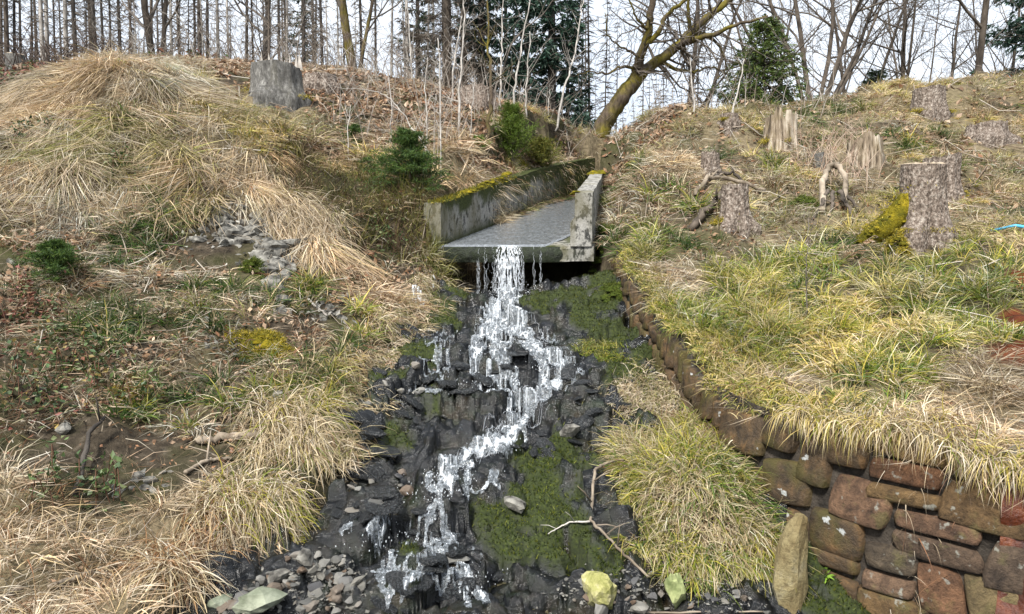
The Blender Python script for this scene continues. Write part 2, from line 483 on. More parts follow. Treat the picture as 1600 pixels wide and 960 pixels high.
RP = [P(*q) for q in [
    (975, 410, 7.4), (1030, 480, 6.2), (1060, 540, 5.5), (1095, 610, 4.9), (1130, 640, 4.4), (1330, 698, 3.6), (1600, 765, 3.1),
    (1200, 585, 5.0), (1400, 600, 4.5), (1580, 668, 3.8), (1100, 470, 6.6), (1300, 480, 6.1), (1500, 500, 5.4), (1600, 450, 5.9), (950, 392, 8.0), (1100, 390, 7.8),
    (1300, 380, 7.6), (1450, 387, 7.2), (1600, 390, 7.1), (950, 345, 8.8), (1030, 300, 9.2), (1150, 305, 9.2), (1300, 300, 9.3), (1450, 275, 10), (1600, 290, 9.5),
    (965, 255, 11.3), (1050, 208, 12.0), (1150, 192, 12.4), (1240, 190, 13.0), (1400, 155, 14), (1550, 132, 14.5), (1640, 125, 14.5), (1300, 225, 11.5), (1500, 195, 12.3), (1620, 200, 12),
    (1750, 790, 2.9), (1750, 500, 5.4), (1750, 390, 7.0), (1800, 200, 12), (2100, 390, 7.5), (2100, 200, 12.5)]]
RP += [wp(3.6, 1.8, 0.62), wp(6, 1.2, 0.9), wp(9, 2, 1.4)]
RP += [wp(3, 18, 4.2), wp(8, 19, 4.8), wp(16, 18, 5.2), wp(3, 28, 4.3), wp(10, 28, 4.6), wp(16, 28, 5.0)]
BP = [P(*q) for q in [
    (640, 960, 3.25), (400, 955, 3.3), (900, 955, 3.35), (1150, 955, 3.5), (1300, 965, 3.5), (1420, 985, 3.4),
    (450, 880, 3.65), (600, 860, 3.75), (620, 800, 3.98), (700, 787, 4.03), (700, 770, 4.12), (850, 800, 4.1), (980, 850, 3.85),
    (560, 700, 4.55), (700, 735, 4.35), (700, 690, 4.8), (850, 680, 4.95), (1000, 700, 4.75),
    (1080, 690, 4.62), (1050, 735, 4.2), (1140, 750, 4.15), (1100, 790, 3.95), (1190, 850, 3.85), (1010, 850, 3.95), (1130, 885, 3.75),
    (600, 600, 5.5), (750, 600, 5.6), (900, 580, 5.8), (1020, 620, 5.3),
    (680, 500, 6.8), (800, 520, 6.6), (940, 500, 6.8), (700, 455, 7.8), (795, 462, 7.8), (940, 430, 7.8)]]
BP += [wp(-1, 9, 1.34), wp(1, 9, 1.34), wp(-1, 9.8, 1.36), wp(1, 9.8, 1.36), wp(-1.5, 1.5, -0.08), wp(1, 1.5, -0.1), wp(3, 1.5, -0.15), wp(-1, 0, -0.1), wp(4, 0, -0.15)]
tL, tR, tB = TPS(LP, 0.01), TPS(RP, 0.01), TPS(BP, 0.01)

LEFT_EDGE = [(-5.0, -1.6), (2.0, -1.65), (3.2, -1.54), (3.5, -1.48), (3.85, -1.24), (4.3, -1.17), (5.0, -1.23), (5.8, -1.19), (6.8, -0.99), (7.8, -0.80), (8.2, -0.93), (9.5, -0.9)]
WALL = [(1.14, 7.75), (1.20, 6.9), (1.25, 6.2), (1.30, 5.5), (1.33, 4.9), (1.40, 4.42), (1.72, 3.82), (1.97, 3.5), (2.32, 3.15), (3.2, 2.35), (4.4, 1.3)]
def xl(y): return np.interp(y, [a for a, b in LEFT_EDGE], [b for a, b in LEFT_EDGE])
wy = [q[1] for q in WALL][::-1]; wx = [q[0] for q in WALL][::-1]
def xr(y): return np.interp(y, [-3.0] + wy + [8.3, 9.5], [9.0] + wx + [0.98, 0.9])

# flume: t = y - 8 along its run
FS, FM, RS = 0.319, 0.20, 0.166
def fl_z(y): return CAMZ + 0.25 + FM * (y - 8.0)
def fl_l(y): return -0.80 + FS * (y - 8.0) + 0.06 * np.maximum(y - 11.5, 0) ** 2
def fl_r(y): return 0.69 + RS * (y - 8.0) + 0.11 * np.maximum(y - 11.5, 0) ** 2

def cells(x, y, s):
    """jittered cells: id hash, offset in the cell, distance to the border"""
    ix, iy = np.floor(x), np.floor(y)
    best = np.full(x.shape, 9.0); sec = np.full(x.shape, 9.0)
    bid = np.zeros(x.shape); bx = np.zeros(x.shape); by = np.zeros(x.shape); bid2 = np.zeros(x.shape); bid3 = np.zeros(x.shape)
    for dx in (-1, 0, 1):
        for dy in (-1, 0, 1):
            cx, cy = ix + dx, iy + dy
            jx = cx + 0.5 + 0.85 * (hash2(cx, cy, s) - 0.5); jy = cy + 0.5 + 0.85 * (hash2(cx, cy, s + 1) - 0.5)
            d = np.hypot(x - jx, y - jy)
            nb = d < best
            sec = np.where(nb, best, np.minimum(sec, d))
            bid = np.where(nb, hash2(cx, cy, s + 2), bid); bid2 = np.where(nb, hash2(cx, cy, s + 3), bid2); bid3 = np.where(nb, hash2(cx, cy, s + 4), bid3)
            bx = np.where(nb, x - jx, bx); by = np.where(nb, y - jy, by)
            best = np.minimum(best, d)
    return bid, bid2 - 0.5, bid3 - 0.5, bx, by, sec - best

def bank(x, y):
    xc = np.clip(x, -14, 16); yc = np.clip(y, 0, 28)
    L, Rr = tL(xc, yc), tR(xc, yc)
    mid = np.where(y < 8, (xl(y) + xr(y)) / 2, np.where(y < 15, (fl_l(y) + fl_r(y)) / 2, 2.2))
    wd = np.where(y < 13, 0.35, np.minimum(0.35 + (y - 13) * 0.8, 3.0))
    w = sm((x - mid + wd) / (2 * wd))
    z = L * (1 - w) + Rr * w
    far = sm((y - 13) / 5)
    amp = 0.13 * (1 - far) + 0.35 * far
    z = z + amp * fbm(x * 1.3, y * 1.3, 3, 4) + 0.10 * fbm(x * 4, y * 4, 9, 3)
    hid, _, _, hx, hy, _ = cells(x * 2.3 + .5 * fbm(x * 2, y * 2, 5), y * 2.3 + .5 * fbm(x * 2, y * 2, 7), 700)
    z = z + (0.03 + 0.11 * hid) * np.maximum(0, 1 - (hx * hx + hy * hy) / 0.42) ** .8 * (y < 15)
    gid, _, _, gx_, gy_, _ = cells(x * 0.95 + .4 * fbm(x, y, 15), y * 0.95 + .4 * fbm(x, y, 17), 750)
    z = z + 0.26 * gid * np.maximum(0, 1 - (gx_ * gx_ + gy_ * gy_) / 0.40) ** .8 * sm((y - 7.5) / 2) * (x > 1.5) * (y < 15)
    return z

def inside(x, y, soft_l=0.14, soft_r=0.10):
    a = sm((x - xl(y) + soft_l / 2) / soft_l) * sm((xr(y) + 0.09 - x) / soft_r)
    return a * sm((9.75 - y) / 0.1)

XS = np.concatenate([-8.5 - np.geomspace(0.1, 140, 34)[::-1], np.arange(-8.5, 11.0, 0.07), 11.0 + np.geomspace(0.1, 140, 34)])
YS = np.concatenate([2.3 - np.geomspace(0.1, 60, 26)[::-1], np.arange(2.3, 15.2, 0.07), 15.2 + np.geomspace(0.1, 180, 44)])
GX, GY = np.meshgrid(XS, YS)          # rows: y
GB = bank(GX, GY)
INS = inside(GX, GY)
BEDZ = tB(np.clip(GX, -3, 4.5), np.clip(GY, 0, 9.8))
GZ = GB * (1 - INS) + (BEDZ - 0.16) * INS
trench = (GY > 9.65) & (GY < 14.5) & (GX > fl_l(GY) - 0.12) & (GX < fl_r(GY) + 0.12 + 0.0 * GY)
GZ = np.where(trench, np.minimum(GZ, fl_z(GY) - 0.25), GZ)
# beside the flume the soil meets the walls a little under their tops
sideL = (GY > 7.95) & (GY < 14.4) & (GX > fl_l(GY) - 0.55) & (GX <= fl_l(GY) - 0.12)
GZ = np.where(sideL, np.minimum(GZ, fl_z(GY) + 0.40 + 0.035 * (GY - 8) + np.maximum(fl_l(GY) - 0.25 - GX, 0) * 1.2), GZ)
sideR = (GY > 7.85) & (GY < 12.0) & (GX >= fl_r(GY) + 0.12) & (GX < fl_r(GY) + 0.75)
GZ = np.where(sideR, np.minimum(GZ, fl_z(GY) - 0.05 + 0.155 * (GY - 8) + np.maximum(GX - fl_r(GY) - 0.25, 0) * 0.7), GZ)
HZ = GB * (1 - INS) + BEDZ * INS
HZ = np.where(trench, np.minimum(HZ, fl_z(GY) + 0.02), HZ)
HZ = np.where(sideL | sideR, GZ, HZ)

def bil(A, x, y):
    x = np.clip(np.asarray(x, float), XS[0], XS[-1] - 1e-6); y = np.clip(np.asarray(y, float), YS[0], YS[-1] - 1e-6)
    i = np.clip(np.searchsorted(XS, x, side='right') - 1, 0, len(XS) - 2)
    j = np.clip(np.searchsorted(YS, y, side='right') - 1, 0, len(YS) - 2)
    fx = (x - XS[i]) / (XS[i + 1] - XS[i]); fy = (y - YS[j]) / (YS[j + 1] - YS[j])
    return (A[j, i] * (1 - fx) + A[j, i + 1] * fx) * (1 - fy) + (A[j + 1, i] * (1 - fx) + A[j + 1, i + 1] * fx) * fy
def H(x, y): return bil(HZ, x, y)
def Hn(x, y, e=0.07):
    gx = (H(x + e, y) - H(x - e, y)) / (2 * e); gy = (H(x, y + e) - H(x, y - e)) / (2 * e)
    n = np.stack([-gx, -gy, np.ones_like(gx)], -1)
    return n / np.linalg.norm(n, axis=-1, keepdims=True)
DS = np.arange(2.2, 45, 0.02)
def hit(px, py):
    """where the ray of a photograph pixel meets the ground"""
    a, b = ray(px, py)
    z = CAMZ + b * DS
    k = np.nonzero(z <= H(a * DS, DS))[0]
    d = DS[k[0]] if len(k) else 13.0
    return np.array([a * d, d, float(H(a * d, d))])
def on_ground(x, y): return np.array([x, y, float(H(np.array(x), np.array(y)))])

# ------------------------------------------------------------------ what grows where: anchors on the ground
ZONES = {}
def zone(kind, pts):
    for px, py in pts: ZONES.setdefault(kind, []).append(hit(px, py)[:2])
zone('hair', [(60, 200), (150, 150), (240, 170), (330, 210), (420, 260), (90, 270), (200, 290), (300, 290), (380, 300), (450, 340), (490, 380), (20, 300), (130, 330), (60, 150), (260, 330), (480, 350)])
zone('hairgreen', [(150, 210), (230, 230), (120, 240), (280, 250), (200, 250), (230, 310), (330, 330), (10, 240)])
zone('straw', [(20, 150), (90, 135), (0, 180), (740, 285), (720, 300), (80, 850), (40, 800), (120, 900), (30, 920), (220, 840), (170, 330), (100, 790), (640, 470), (1450, 640), (1550, 620), (1580, 560), (1500, 690), (1060, 265), (1040, 250), (1350, 280), (1300, 270), (1020, 420), (1050, 450), (1240, 620)])
zone('greentuft', [(200, 380), (230, 410), (160, 410), (280, 360), (130, 450), (260, 500), (300, 510), (240, 520), (190, 560), (100, 470), (150, 590), (250, 610), (340, 610), (370, 630), (180, 500), (520, 620), (460, 600), (420, 590), (400, 650), (330, 570), (490, 560), (120, 400), (350, 460), (410, 480), (450, 450), (300, 650), (250, 560), (200, 640), (560, 500), (1010, 310), (1040, 330), (980, 300), (1060, 360), (1000, 370), (1150, 390), (1330, 400), (1290, 400), (1090, 400)])
zone('yg', [(480, 640), (520, 590), (1150, 520), (1100, 500), (1200, 480), (1260, 470), (1350, 460), (1400, 430), (1480, 440), (1550, 480), (1280, 540), (1340, 560), (1400, 580), (1220, 560), (1450, 520), (1120, 560), (1080, 470), (1300, 620), (1180, 440), (1530, 420), (1380, 620), (1000, 400), (1080, 780), (1100, 720), (1150, 830), (1020, 830), (1100, 850)])
zone('greentuft', [(1300, 205), (1350, 212), (1270, 218), (1425, 208), (1540, 255), (1575, 335), (1480, 228), (1120, 250), (1200, 262), (1400, 262), (1000, 262), (1090, 225), (1330, 175), (1570, 160), (1480, 330), (1230, 330), (1350, 300)])
zone('green', [(1380, 440), (1440, 430), (1500, 480), (1560, 500), (1120, 440), (1300, 430), (1250, 410), (1480, 400)])
zone('litter', [(560, 200), (620, 220), (540, 160), (600, 150), (690, 180), (760, 200), (700, 230), (820, 220), (860, 225), (640, 170), (500, 230), (880, 210), (30, 440), (10, 410), (80, 560), (40, 600), (500, 420), (560, 430), (620, 430), (30, 350), (230, 460), (470, 520), (390, 520), (330, 520), (280, 600), (540, 470), (600, 480), (590, 510), (430, 660), (360, 690), (220, 540), (300, 440), (980, 240), (1010, 230), (960, 270), (1230, 260), (130, 620)])
zone('bramble', [(20, 520), (60, 550), (30, 580), (90, 590), (20, 640), (120, 640), (70, 620), (10, 680), (40, 90)])
zone('soil', [(170, 690), (120, 680), (200, 720), (280, 710), (220, 760), (330, 730), (150, 760), (250, 680), (330, 430), (300, 410), (350, 400), (440, 540)])
zone('rubble', [(380, 350), (400, 370), (430, 380), (370, 330), (440, 410), (330, 350), (350, 370), (490, 490), (345, 335), (400, 345), (415, 395), (390, 390), (430, 360), (450, 425), (360, 350), (310, 360)])
zone('shrub', [(520, 320), (550, 340), (510, 290), (580, 350), (540, 290), (600, 320), (560, 300), (620, 350), (530, 360), (490, 280)])
zone('olive', [(1250, 280), (1200, 300), (1150, 270), (1100, 230), (1050, 220), (1130, 210), (1180, 240), (1300, 230), (1400, 180), (1450, 170), (1500, 160), (1560, 150), (1340, 180), (1260, 200), (1500, 230), (1560, 250), (1400, 240), (1460, 250), (1580, 300), (1550, 350), (1520, 330), (1580, 380), (1280, 340), (1200, 360), (1330, 350), (1400, 370), (470, 210), (400, 190), (380, 200), (900, 230), (860, 240), (800, 250), (650, 260), (600, 260), (560, 250), (1350, 320)])
ZN = list(ZONES)
ZA = np.array([p for k in ZN for p in ZONES[k]]); ZI = np.array([i for i, k in enumerate(ZN) for p in ZONES[k]])
def zone_of(x, y):
    xj = x + 0.45 * fbm(x * 2.2, y * 2.2, 41, 3) * 1.6
    yj = y + 0.45 * fbm(x * 2.2, y * 2.2, 57, 3) * 1.6
    out = np.empty(len(x), int)
    for i in range(0, len(x), 20000):
        s = slice(i, i + 20000)
        d = (xj[s, None] - ZA[None, :, 0]) ** 2 + (yj[s, None] - ZA[None, :, 1]) ** 2
        out[s] = ZI[np.argmin(d, 1)]
    return out

# ground sheet
gz_zone = zone_of(GX.ravel(), GY.ravel()).reshape(GX.shape)
straw_at = np.isin(gz_zone, [ZN.index(k) for k in ('hair', 'straw', 'hairgreen', 'olive')]) * 0.75
straw_at = np.where(np.isin(gz_zone, [ZN.index('yg'), ZN.index('greentuft')]), 0.25, straw_at) * (INS < 0.3)
straw_at = np.where((GY > 15) | (np.abs(GX) > 10), 0.3, straw_at)
rust_at = np.zeros_like(GX)
for px, py, r in [(1620, 500, 0.32), (1625, 560, 0.34), (1620, 450, 0.26)]:
    q = hit(px, py)
    rust_at = np.maximum(rust_at, sm((r - np.hypot(GX - q[0], GY - q[1]) + 0.1 * fbm(GX * 8, GY * 8, 5)) / 0.08))
ny, nx = GX.shape
idx = np.arange(nx * ny).reshape(ny, nx)
F4 = np.stack([idx[:-1, :-1], idx[:-1, 1:], idx[1:, 1:], idx[1:, :-1]], -1).reshape(-1, 4)
gm = np_mesh("ground", np.stack([GX, GY, GZ], -1).reshape(-1, 3), [F4], MT["soil"], True, {"straw": straw_at.ravel(), "rust": rust_at.ravel()})
tag(link("ground", gm), "brown soil of the grassy banks and hillside", kind="structure")

# ------------------------------------------------------------------ the rocky bed of the cascade
MOSS_BED = [hit(px, py)[:2].tolist() + [r] for px, py, r in [
    (850, 790, .30), (800, 830, .26), (880, 840, .24), (860, 740, .25), (880, 700, .2), (900, 760, .16), (940, 870, .2), (770, 810, .16),
    (940, 470, .35), (960, 520, .3), (920, 500, .22), (950, 560, .22), (980, 580, .2), (900, 540, .12), (960, 440, .35), (1000, 560, .2),
    (690, 500, .22), (680, 480, .25), (720, 470, .2), (850, 470, .3), (900, 470, .25), (640, 560, .22), (600, 600, .2), (570, 640, .14), (560, 610, .15), (590, 570, .16), (620, 690, .1), (660, 630, .12), (540, 700, .1),
    (630, 880, .06), (620, 890, .06), (1000, 680, .15), (960, 610, .12), (1040, 620, .2), (1260, 900, .2), (1290, 920, .2), (1240, 870, .15), (740, 790, .08), (545, 790, .08), (930, 720, .1)]]
bx_, by_ = np.arange(-1.95, 3.2, 0.0145), np.arange(2.45, 9.7, 0.0145)
BX, BY = np.meshgrid(bx_, by_)
keep = (BX > xl(BY) - 0.13) & (BX < xr(BY) + 0.06)
bz = np.zeros_like(BX)
kx, ky = BX[keep], BY[keep]
zz = tB(kx, ky)
wx_ = kx + 0.16 * fbm(kx * 4, ky * 4, 21, 3); wy_ = ky + 0.16 * fbm(kx * 4, ky * 4, 31, 3)
h1, t1x, t1y, o1x, o1y, e1 = cells(wx_ * 2.6, wy_ * 3.6 + wx_ * 0.5, 100)
h2, t2x, t2y, o2x, o2y, e2 = cells(wx_ * 7.5, wy_ * 11 + wx_ * 2.0, 200)
h3, t3x, t3y, o3x, o3y, e3 = cells(wx_ * 19, wy_ * 27 + wx_ * 5.0, 300)
mo = np.zeros_like(kx)
for qx, qy, r in MOSS_BED:
    mo = np.maximum(mo, sm((r - np.hypot(kx - qx, ky - qy) + 0.42 * fbm(kx * 6, ky * 6, 61, 5)) / 0.09))
mo = mo * sm((fbm(kx * 13, ky * 13, 71, 4) + 0.33) / 0.22)
h0, t0x, t0y, o0x, o0y, e0 = cells(wx_ * 1.1 + 5, wy_ * 2.0 + wx_ * 0.3, 400)
rock = (h0 - 0.5) * 0.15 + (t0y * o0y) * 0.18 + (h1 - 0.5) * 0.17 + (t1x * o1x + t1y * o1y) * 0.30 - 0.05 * sm((0.10 - e1) / 0.10)
rock += (h2 - 0.5) * 0.075 + (t2x * o2x + t2y * o2y) * 0.12 - 0.022 * sm((0.12 - e2) / 0.12)
rock += (h3 - 0.5) * 0.016 + (t3x * o3x + t3y * o3y) * 0.02 + 0.012 * fbm(kx * 30, ky * 30, 81, 2)
puff = 0.030 + 0.07 * fbm(kx * 9, ky * 9, 91, 3) + 0.03 * fbm(kx * 34, ky * 34, 95, 2)
damp = 0.12 + 0.88 * sm((8.1 - ky) / 0.6)
for qx, qy, r in [(0.98, 4.4, .42), (1.15, 4.15, .42), (1.05, 3.98, .30), (1.2, 4.6, .35), (1.15, 5.3, .30)]:
    damp = damp * (1 - 0.85 * sm((r - np.hypot(kx - qx, ky - qy)) / 0.15 + .3))
zz = zz + (rock * (1 - 0.55 * mo) + mo * puff) * damp
bz[keep] = zz
BM = np.zeros_like(BX); BM[keep] = mo
nyb, nxb = BX.shape
vid = -np.ones(BX.shape, int); vid[keep] = np.arange(keep.sum())
q4 = np.stack([vid[:-1, :-1], vid[:-1, 1:], vid[1:, 1:], vid[1:, :-1]], -1).reshape(-1, 4)
q4 = q4[(q4 >= 0).all(1)]
bm_ = np_mesh("rock_bed", np.c_[kx, ky, zz], [q4], MT["slate"], True, {"moss": mo})
tag(link("rock_bed", bm_), "wet black slate bed of the cascade with patches of dark green moss", kind="structure")
BEDFULL = np.where(keep, bz, -9)
def Hb(x, y):
    """top of the rock bed (nearest sample)"""
    i = np.clip(np.round((np.asarray(x) - bx_[0]) / 0.0145).astype(int), 0, nxb - 1)
    j = np.clip(np.round((np.asarray(y) - by_[0]) / 0.0145).astype(int), 0, nyb - 1)
    return BEDFULL[j, i]
def hitb(px, py):
    a, b = ray(px, py)
    z = CAMZ + b * DS
    hb = np.where((DS < 9.6), np.maximum(Hb(a * DS, DS), -5), -9)
    k = np.nonzero(z <= hb)[0]
    d = DS[k[0]] if len(k) else hit(px, py)[1]
    return np.array([a * d, d, CAMZ + b * d])
# ------------------------------------------------------------------ concrete flume
def loft(name, sections, mat, attr=None, parent=None, smooth=False):
    """sections: list of equal-length closed rings (lists of points)"""
    n, k = len(sections), len(sections[0])
    V = np.array(sections, float).reshape(-1, 3)
    i = np.arange(n - 1)[:, None]; j = np.arange(k)[None]
    j2 = (j + 1) % k
    F = np.stack([i * k + j, i * k + j2, (i + 1) * k + j2, (i + 1) * k + j], -1).reshape(-1, 4)
    # caps: fans to the middle
    c0, c1 = V[:k].mean(0), V[-k:].mean(0)
    V = np.r_[V, [c0, c1]]
    T0 = np.stack([(np.arange(k) + 1) % k, np.arange(k), np.full(k, n * k)], -1)
    T1 = np.stack([(n - 1) * k + np.arange(k), (n - 1) * k + (np.arange(k) + 1) % k, np.full(k, n * k + 1)], -1)
    at = {"moss": np.array([attr(p) for p in V])} if attr else None
    return V, [F, np.r_[T0, T1]], at

def rect_ring(x0, x1, z0, z1, y, nu=4, nv=9):
    r = []
    for i in range(nu): r.append((x0 + (x1 - x0) * i / nu, y, z0))
    for i in range(nv): r.append((x1, y, z0 + (z1 - z0) * i / nv))
    for i in range(nu): r.append((x1 + (x0 - x1) * i / nu, y, z1))
    for i in range(nv): r.append((x0, y, z1 + (z0 - z1) * i / nv))
    return r

flume = empty("concrete_flume", (0, 8, fl_z(8.0)), "weathered open concrete chute that pours the stream over its lip", "flume")
FO = np.array([0, 8, fl_z(8.0)])
def put(name, V, F, at, mat, parent, origin, smooth=False):
    return link(name, np_mesh(name, np.asarray(V) - origin, F, mat, smooth, at), parent)
def worn(V, a, s):
    V = V.copy()
    V[:, 0] += a * fbm(V[:, 1] * s + 3, V[:, 2] * s, 5, 3); V[:, 2] += a * fbm(V[:, 0] * s, V[:, 1] * s + 7, 6, 3)
    V[:, 1] += a * fbm(V[:, 0] * s, V[:, 2] * s + 2, 8, 3) * 0.6
    return V
ts = np.concatenate([[0, 0.004], np.arange(0.08, 6.3, 0.09)])
def mossL(p):
    t = p[1] - 8; zf = fl_z(p[1]); h = p[2] - zf; top = 0.49 + 0.035 * t
    n = float(fbm(np.array(p[1] * 3.0), np.array(p[2] * 3.0), 12, 3))
    a = max(0.0, 1 - h / (0.10 + 0.14 * n + 0.03 * t))             # green foot of the wall
    b = sm(np.array((h - top + 0.13 + 0.045 * t + 0.5 * n) / 0.12)) * (t > 0.08)        # moss hanging over the top
    c = sm(np.array((t - 3.4 + n) / 1.8))
    return float(min(1, max(a, b, c)))
V, F, at = loft("x", [rect_ring(fl_l(8 + t) - 0.19, fl_l(8 + t), fl_z(8 + t) + (0.005 if t < 1 else 0), fl_z(8 + t) + 0.49 + 0.035 * t, 8 + t) for t in ts], None, mossL)
put("side_wall", worn(V, 0.035, 4), F, at, MT["concrete"], flume, FO)["label"] = "longer flume side wall with moss hanging over its top"
def mossR(p):
    t = p[1] - 8; h = p[2] - fl_z(p[1])
    n = float(fbm(np.array(p[1] * 4.0), np.array(p[0] * 6.0), 14, 3))
    return float(0.9 * (h > 0.55) * sm(np.array((t - 3.0 + n) / 0.3)) * 0.5)
ts2 = [t for t in ts if t < 3.76]
V, F, at = loft("x", [rect_ring(fl_r(8 + t), fl_r(8 + t) + 0.215, fl_z(8 + t) + 0.005, fl_z(8 + t) + 0.60, 8 + t - 0.03) for t in ts2], None, mossR)
V[:, 0] += np.where(V[:, 2] > fl_z(V[:, 1]) + 0.3, 0.02, -0.03) * (V[:, 0] < fl_r(V[:, 1]) + 0.1)   # the wall's foot is a little thicker
put("side_wall", worn(V, 0.03, 4), F, at, MT["concrete"], flume, FO)["label"] = "short flume side wall with black lichen on its end"
def mossS(p):
    n = float(fbm(np.array(p[0] * 3.0), np.array(p[2] * 6.0 + p[1]), 15, 3))
    if p[1] < 8.02:
        a = sm(np.array((p[0] + 0.76) / 0.06)) * sm(np.array((0.52 + 0.3 * n - p[0]) / 0.10))
        return float(a)
    return float(sm(np.array((p[0] - fl_r(p[1]) + 0.20 + 0.5 * n) / 0.08)) * sm(np.array((p[1] - 8.1) / 0.2)) * 0.8)
sl = []
for t in np.concatenate([[-0.012, 0.0], np.arange(0.1, 6.5, 0.12)]):
    y = 8 + t
    r = rect_ring(fl_l(y) - 0.20, fl_r(y) + 0.235, fl_z(y) - 0.165, fl_z(y) - (0.02 if t < 0 else 0), y, 30, 4)
    sl.append(r)
V, F, at = loft("x", sl, None, mossS)
put("floor_slab", worn(V, 0.03, 5), F, at, MT["concrete"], flume, FO)
# mossy lip under the running water
ux, uz = np.meshgrid(np.linspace(-0.78, 0.60, 90), np.linspace(0, 1, 12))
zl = fl_z(8.0) - 0.004 - uz * 0.175
yl = 7.985 - 0.022 * np.sin(np.pi * uz) - 0.035 * (0.5 + fbm(ux * 14, uz * 3, 3, 4)) * sm((0.58 - ux) / 0.25) + 0.03 * sm((ux - 0.50) / 0.1)
ii = np.arange(ux.size).reshape(ux.shape)
q = np.stack([ii[:-1, :-1], ii[1:, :-1], ii[1:, 1:], ii[:-1, 1:]], -1).reshape(-1, 4)
V = np.stack([ux, yl, zl], -1).reshape(-1, 3)
put("mossy_lip", V, [q], {"moss": np.ones(len(V))}, MT["wet_moss"], flume, FO, True)
# yellow moss on the tops of the flume's walls
def moss_lump(mb, c, r, flat=0.45, seg=9, seed=0):
    vs, fs = [], []
    for i in range(5):
        a = math.pi / 2 * i / 4.2
        for k in range(seg):
            b = 2 * math.pi * k / seg
            q = 1 + 0.45 * float(fbm(np.array(c[0] * 9 + math.cos(b) * 1.3 + i), np.array(c[1] * 9 + math.sin(b) * 1.3), seed, 3))
            vs.append((c[0] + r * q * math.cos(a) * math.cos(b), c[1] + r * q * math.cos(a) * math.sin(b), c[2] + r * flat * q * math.sin(a) - 0.012))
    for i in range(4):
        for k in range(seg):
            fs.append((i * seg + k, i * seg + (k + 1) % seg, (i + 1) * seg + (k + 1) % seg, (i + 1) * seg + k))
    fs.append(tuple(4 * seg + k for k in range(seg)))
    mb.add(vs, fs)
def fcoord(mb, o):
    mb.v = [(v[0] - o[0], v[1] - o[1], v[2] - o[2]) for v in mb.v]
mb = MB()
for i in range(40):
    t = random.uniform(0.0, 0.5); y = 8 + t
    moss_lump(mb, (fl_l(y) - random.uniform(0.02, 0.17), y, fl_z(y) + 0.49 + 0.035 * t), random.uniform(0.012, 0.038), 0.6, 9, i)
for i in range(70):
    t = random.uniform(0.6, 2.6); y = 8 + t
    moss_lump(mb, (fl_l(y) - random.uniform(-0.01, 0.1), y, fl_z(y) + 0.47 + 0.075 * t), random.uniform(0.012, 0.05), 0.6, 9, i)
fcoord(mb, FO); mb.build("moss", MT["moss"], flume)["kind"] = "stuff"
mb = MB()
for i in range(10):
    moss_lump(mb, (fl_r(8.05) + random.uniform(0.0, 0.05), 8.0 + random.uniform(0, 0.3), fl_z(8.1) + 0.605), random.uniform(0.02, 0.04), 0.5, 9, i)
for i in range(26):
    t = random.uniform(3.0, 3.7); y = 8 + t
    moss_lump(mb, (fl_r(y) + random.uniform(0.0, 0.2), y - 0.03, fl_z(y) + 0.605), random.uniform(0.03, 0.07), 0.7, 9, i)
fcoord(mb, FO); mb.build("moss", MT["moss"], flume)["kind"] = "stuff"

# water running down the flume's floor
yy = np.concatenate([[7.985], np.arange(8.0, 14.3, 0.035)]); uu = np.linspace(0, 1, 46)
UU, YY = np.meshgrid(uu, yy)
xa = fl_l(YY) + 0.005
xb = np.minimum(fl_r(YY) - 0.004, 0.40 + 0.42 * np.maximum(YY - 8, 0) + 0.06 * fbm(YY * 5, YY * 0, 4, 3))
XX = xa + (xb - xa) * UU
ZZ = fl_z(YY) + 0.018 + 0.012 * fbm(XX * 14, YY * 7, 77, 4) * sm((YY - 7.98) / 0.1) - 0.012 * (np.abs(UU - 0.5) > 0.49)
ZZ[0] -= 0.03
ny_, nx_ = UU.shape; ii = np.arange(ny_ * nx_).reshape(ny_, nx_)
q = np.stack([ii[:-1, :-1], ii[:-1, 1:], ii[1:, 1:], ii[1:, :-1]], -1).reshape(-1, 4)
tag(link("water", np_mesh("water", np.stack([XX, YY, ZZ], -1).reshape(-1, 3), [q], MT["water"], True)), "thin sheet of grey water running down the concrete chute", kind="structure")

# ------------------------------------------------------------------ white water: many strands that follow the rock
foam = MB()
def strand(pts, r0, r1, lift=0.012, fall=False):
    q = []
    for x, y, z in pts:
        if not fall:
            z = float(max(Hb(x, y), Hb(x, y - 0.02))) + lift
        q.append((x + random.gauss(0, .005), y + random.gauss(0, .004), z + random.gauss(0, .003)))
    # broken into dashes of random length
    i = 0
    while i < len(q) - 2:
        n = random.randint(3, 7)
        seg = q[i:i + n]
        if len(seg) >= 3:
            m_ = len(seg)
            foam.tube(seg, [0.46 * (r0 + (r1 - r0) * random.random() ** 2) * (0.25 + math.sin(math.pi * (k + 0.6) / (m_ + 0.2))) for k in range(m_)], 3, False)
        i += n + random.choice((-1, 0, 0, 1, 2))
def drops(c, spread, n, r=(0.002, 0.006)):
    for _ in range(n):
        p = Vector(c) + Vector((random.gauss(0, spread[0]), random.gauss(0, spread[1]), abs(random.gauss(0, spread[2]))))
        r_ = random.uniform(*r)
        foam.tube([p, p + Vector((random.uniform(-.3, .3), random.uniform(-.3, .3), 1)).normalized() * r_ * 2], [r_, r_ * 0.6], 4)
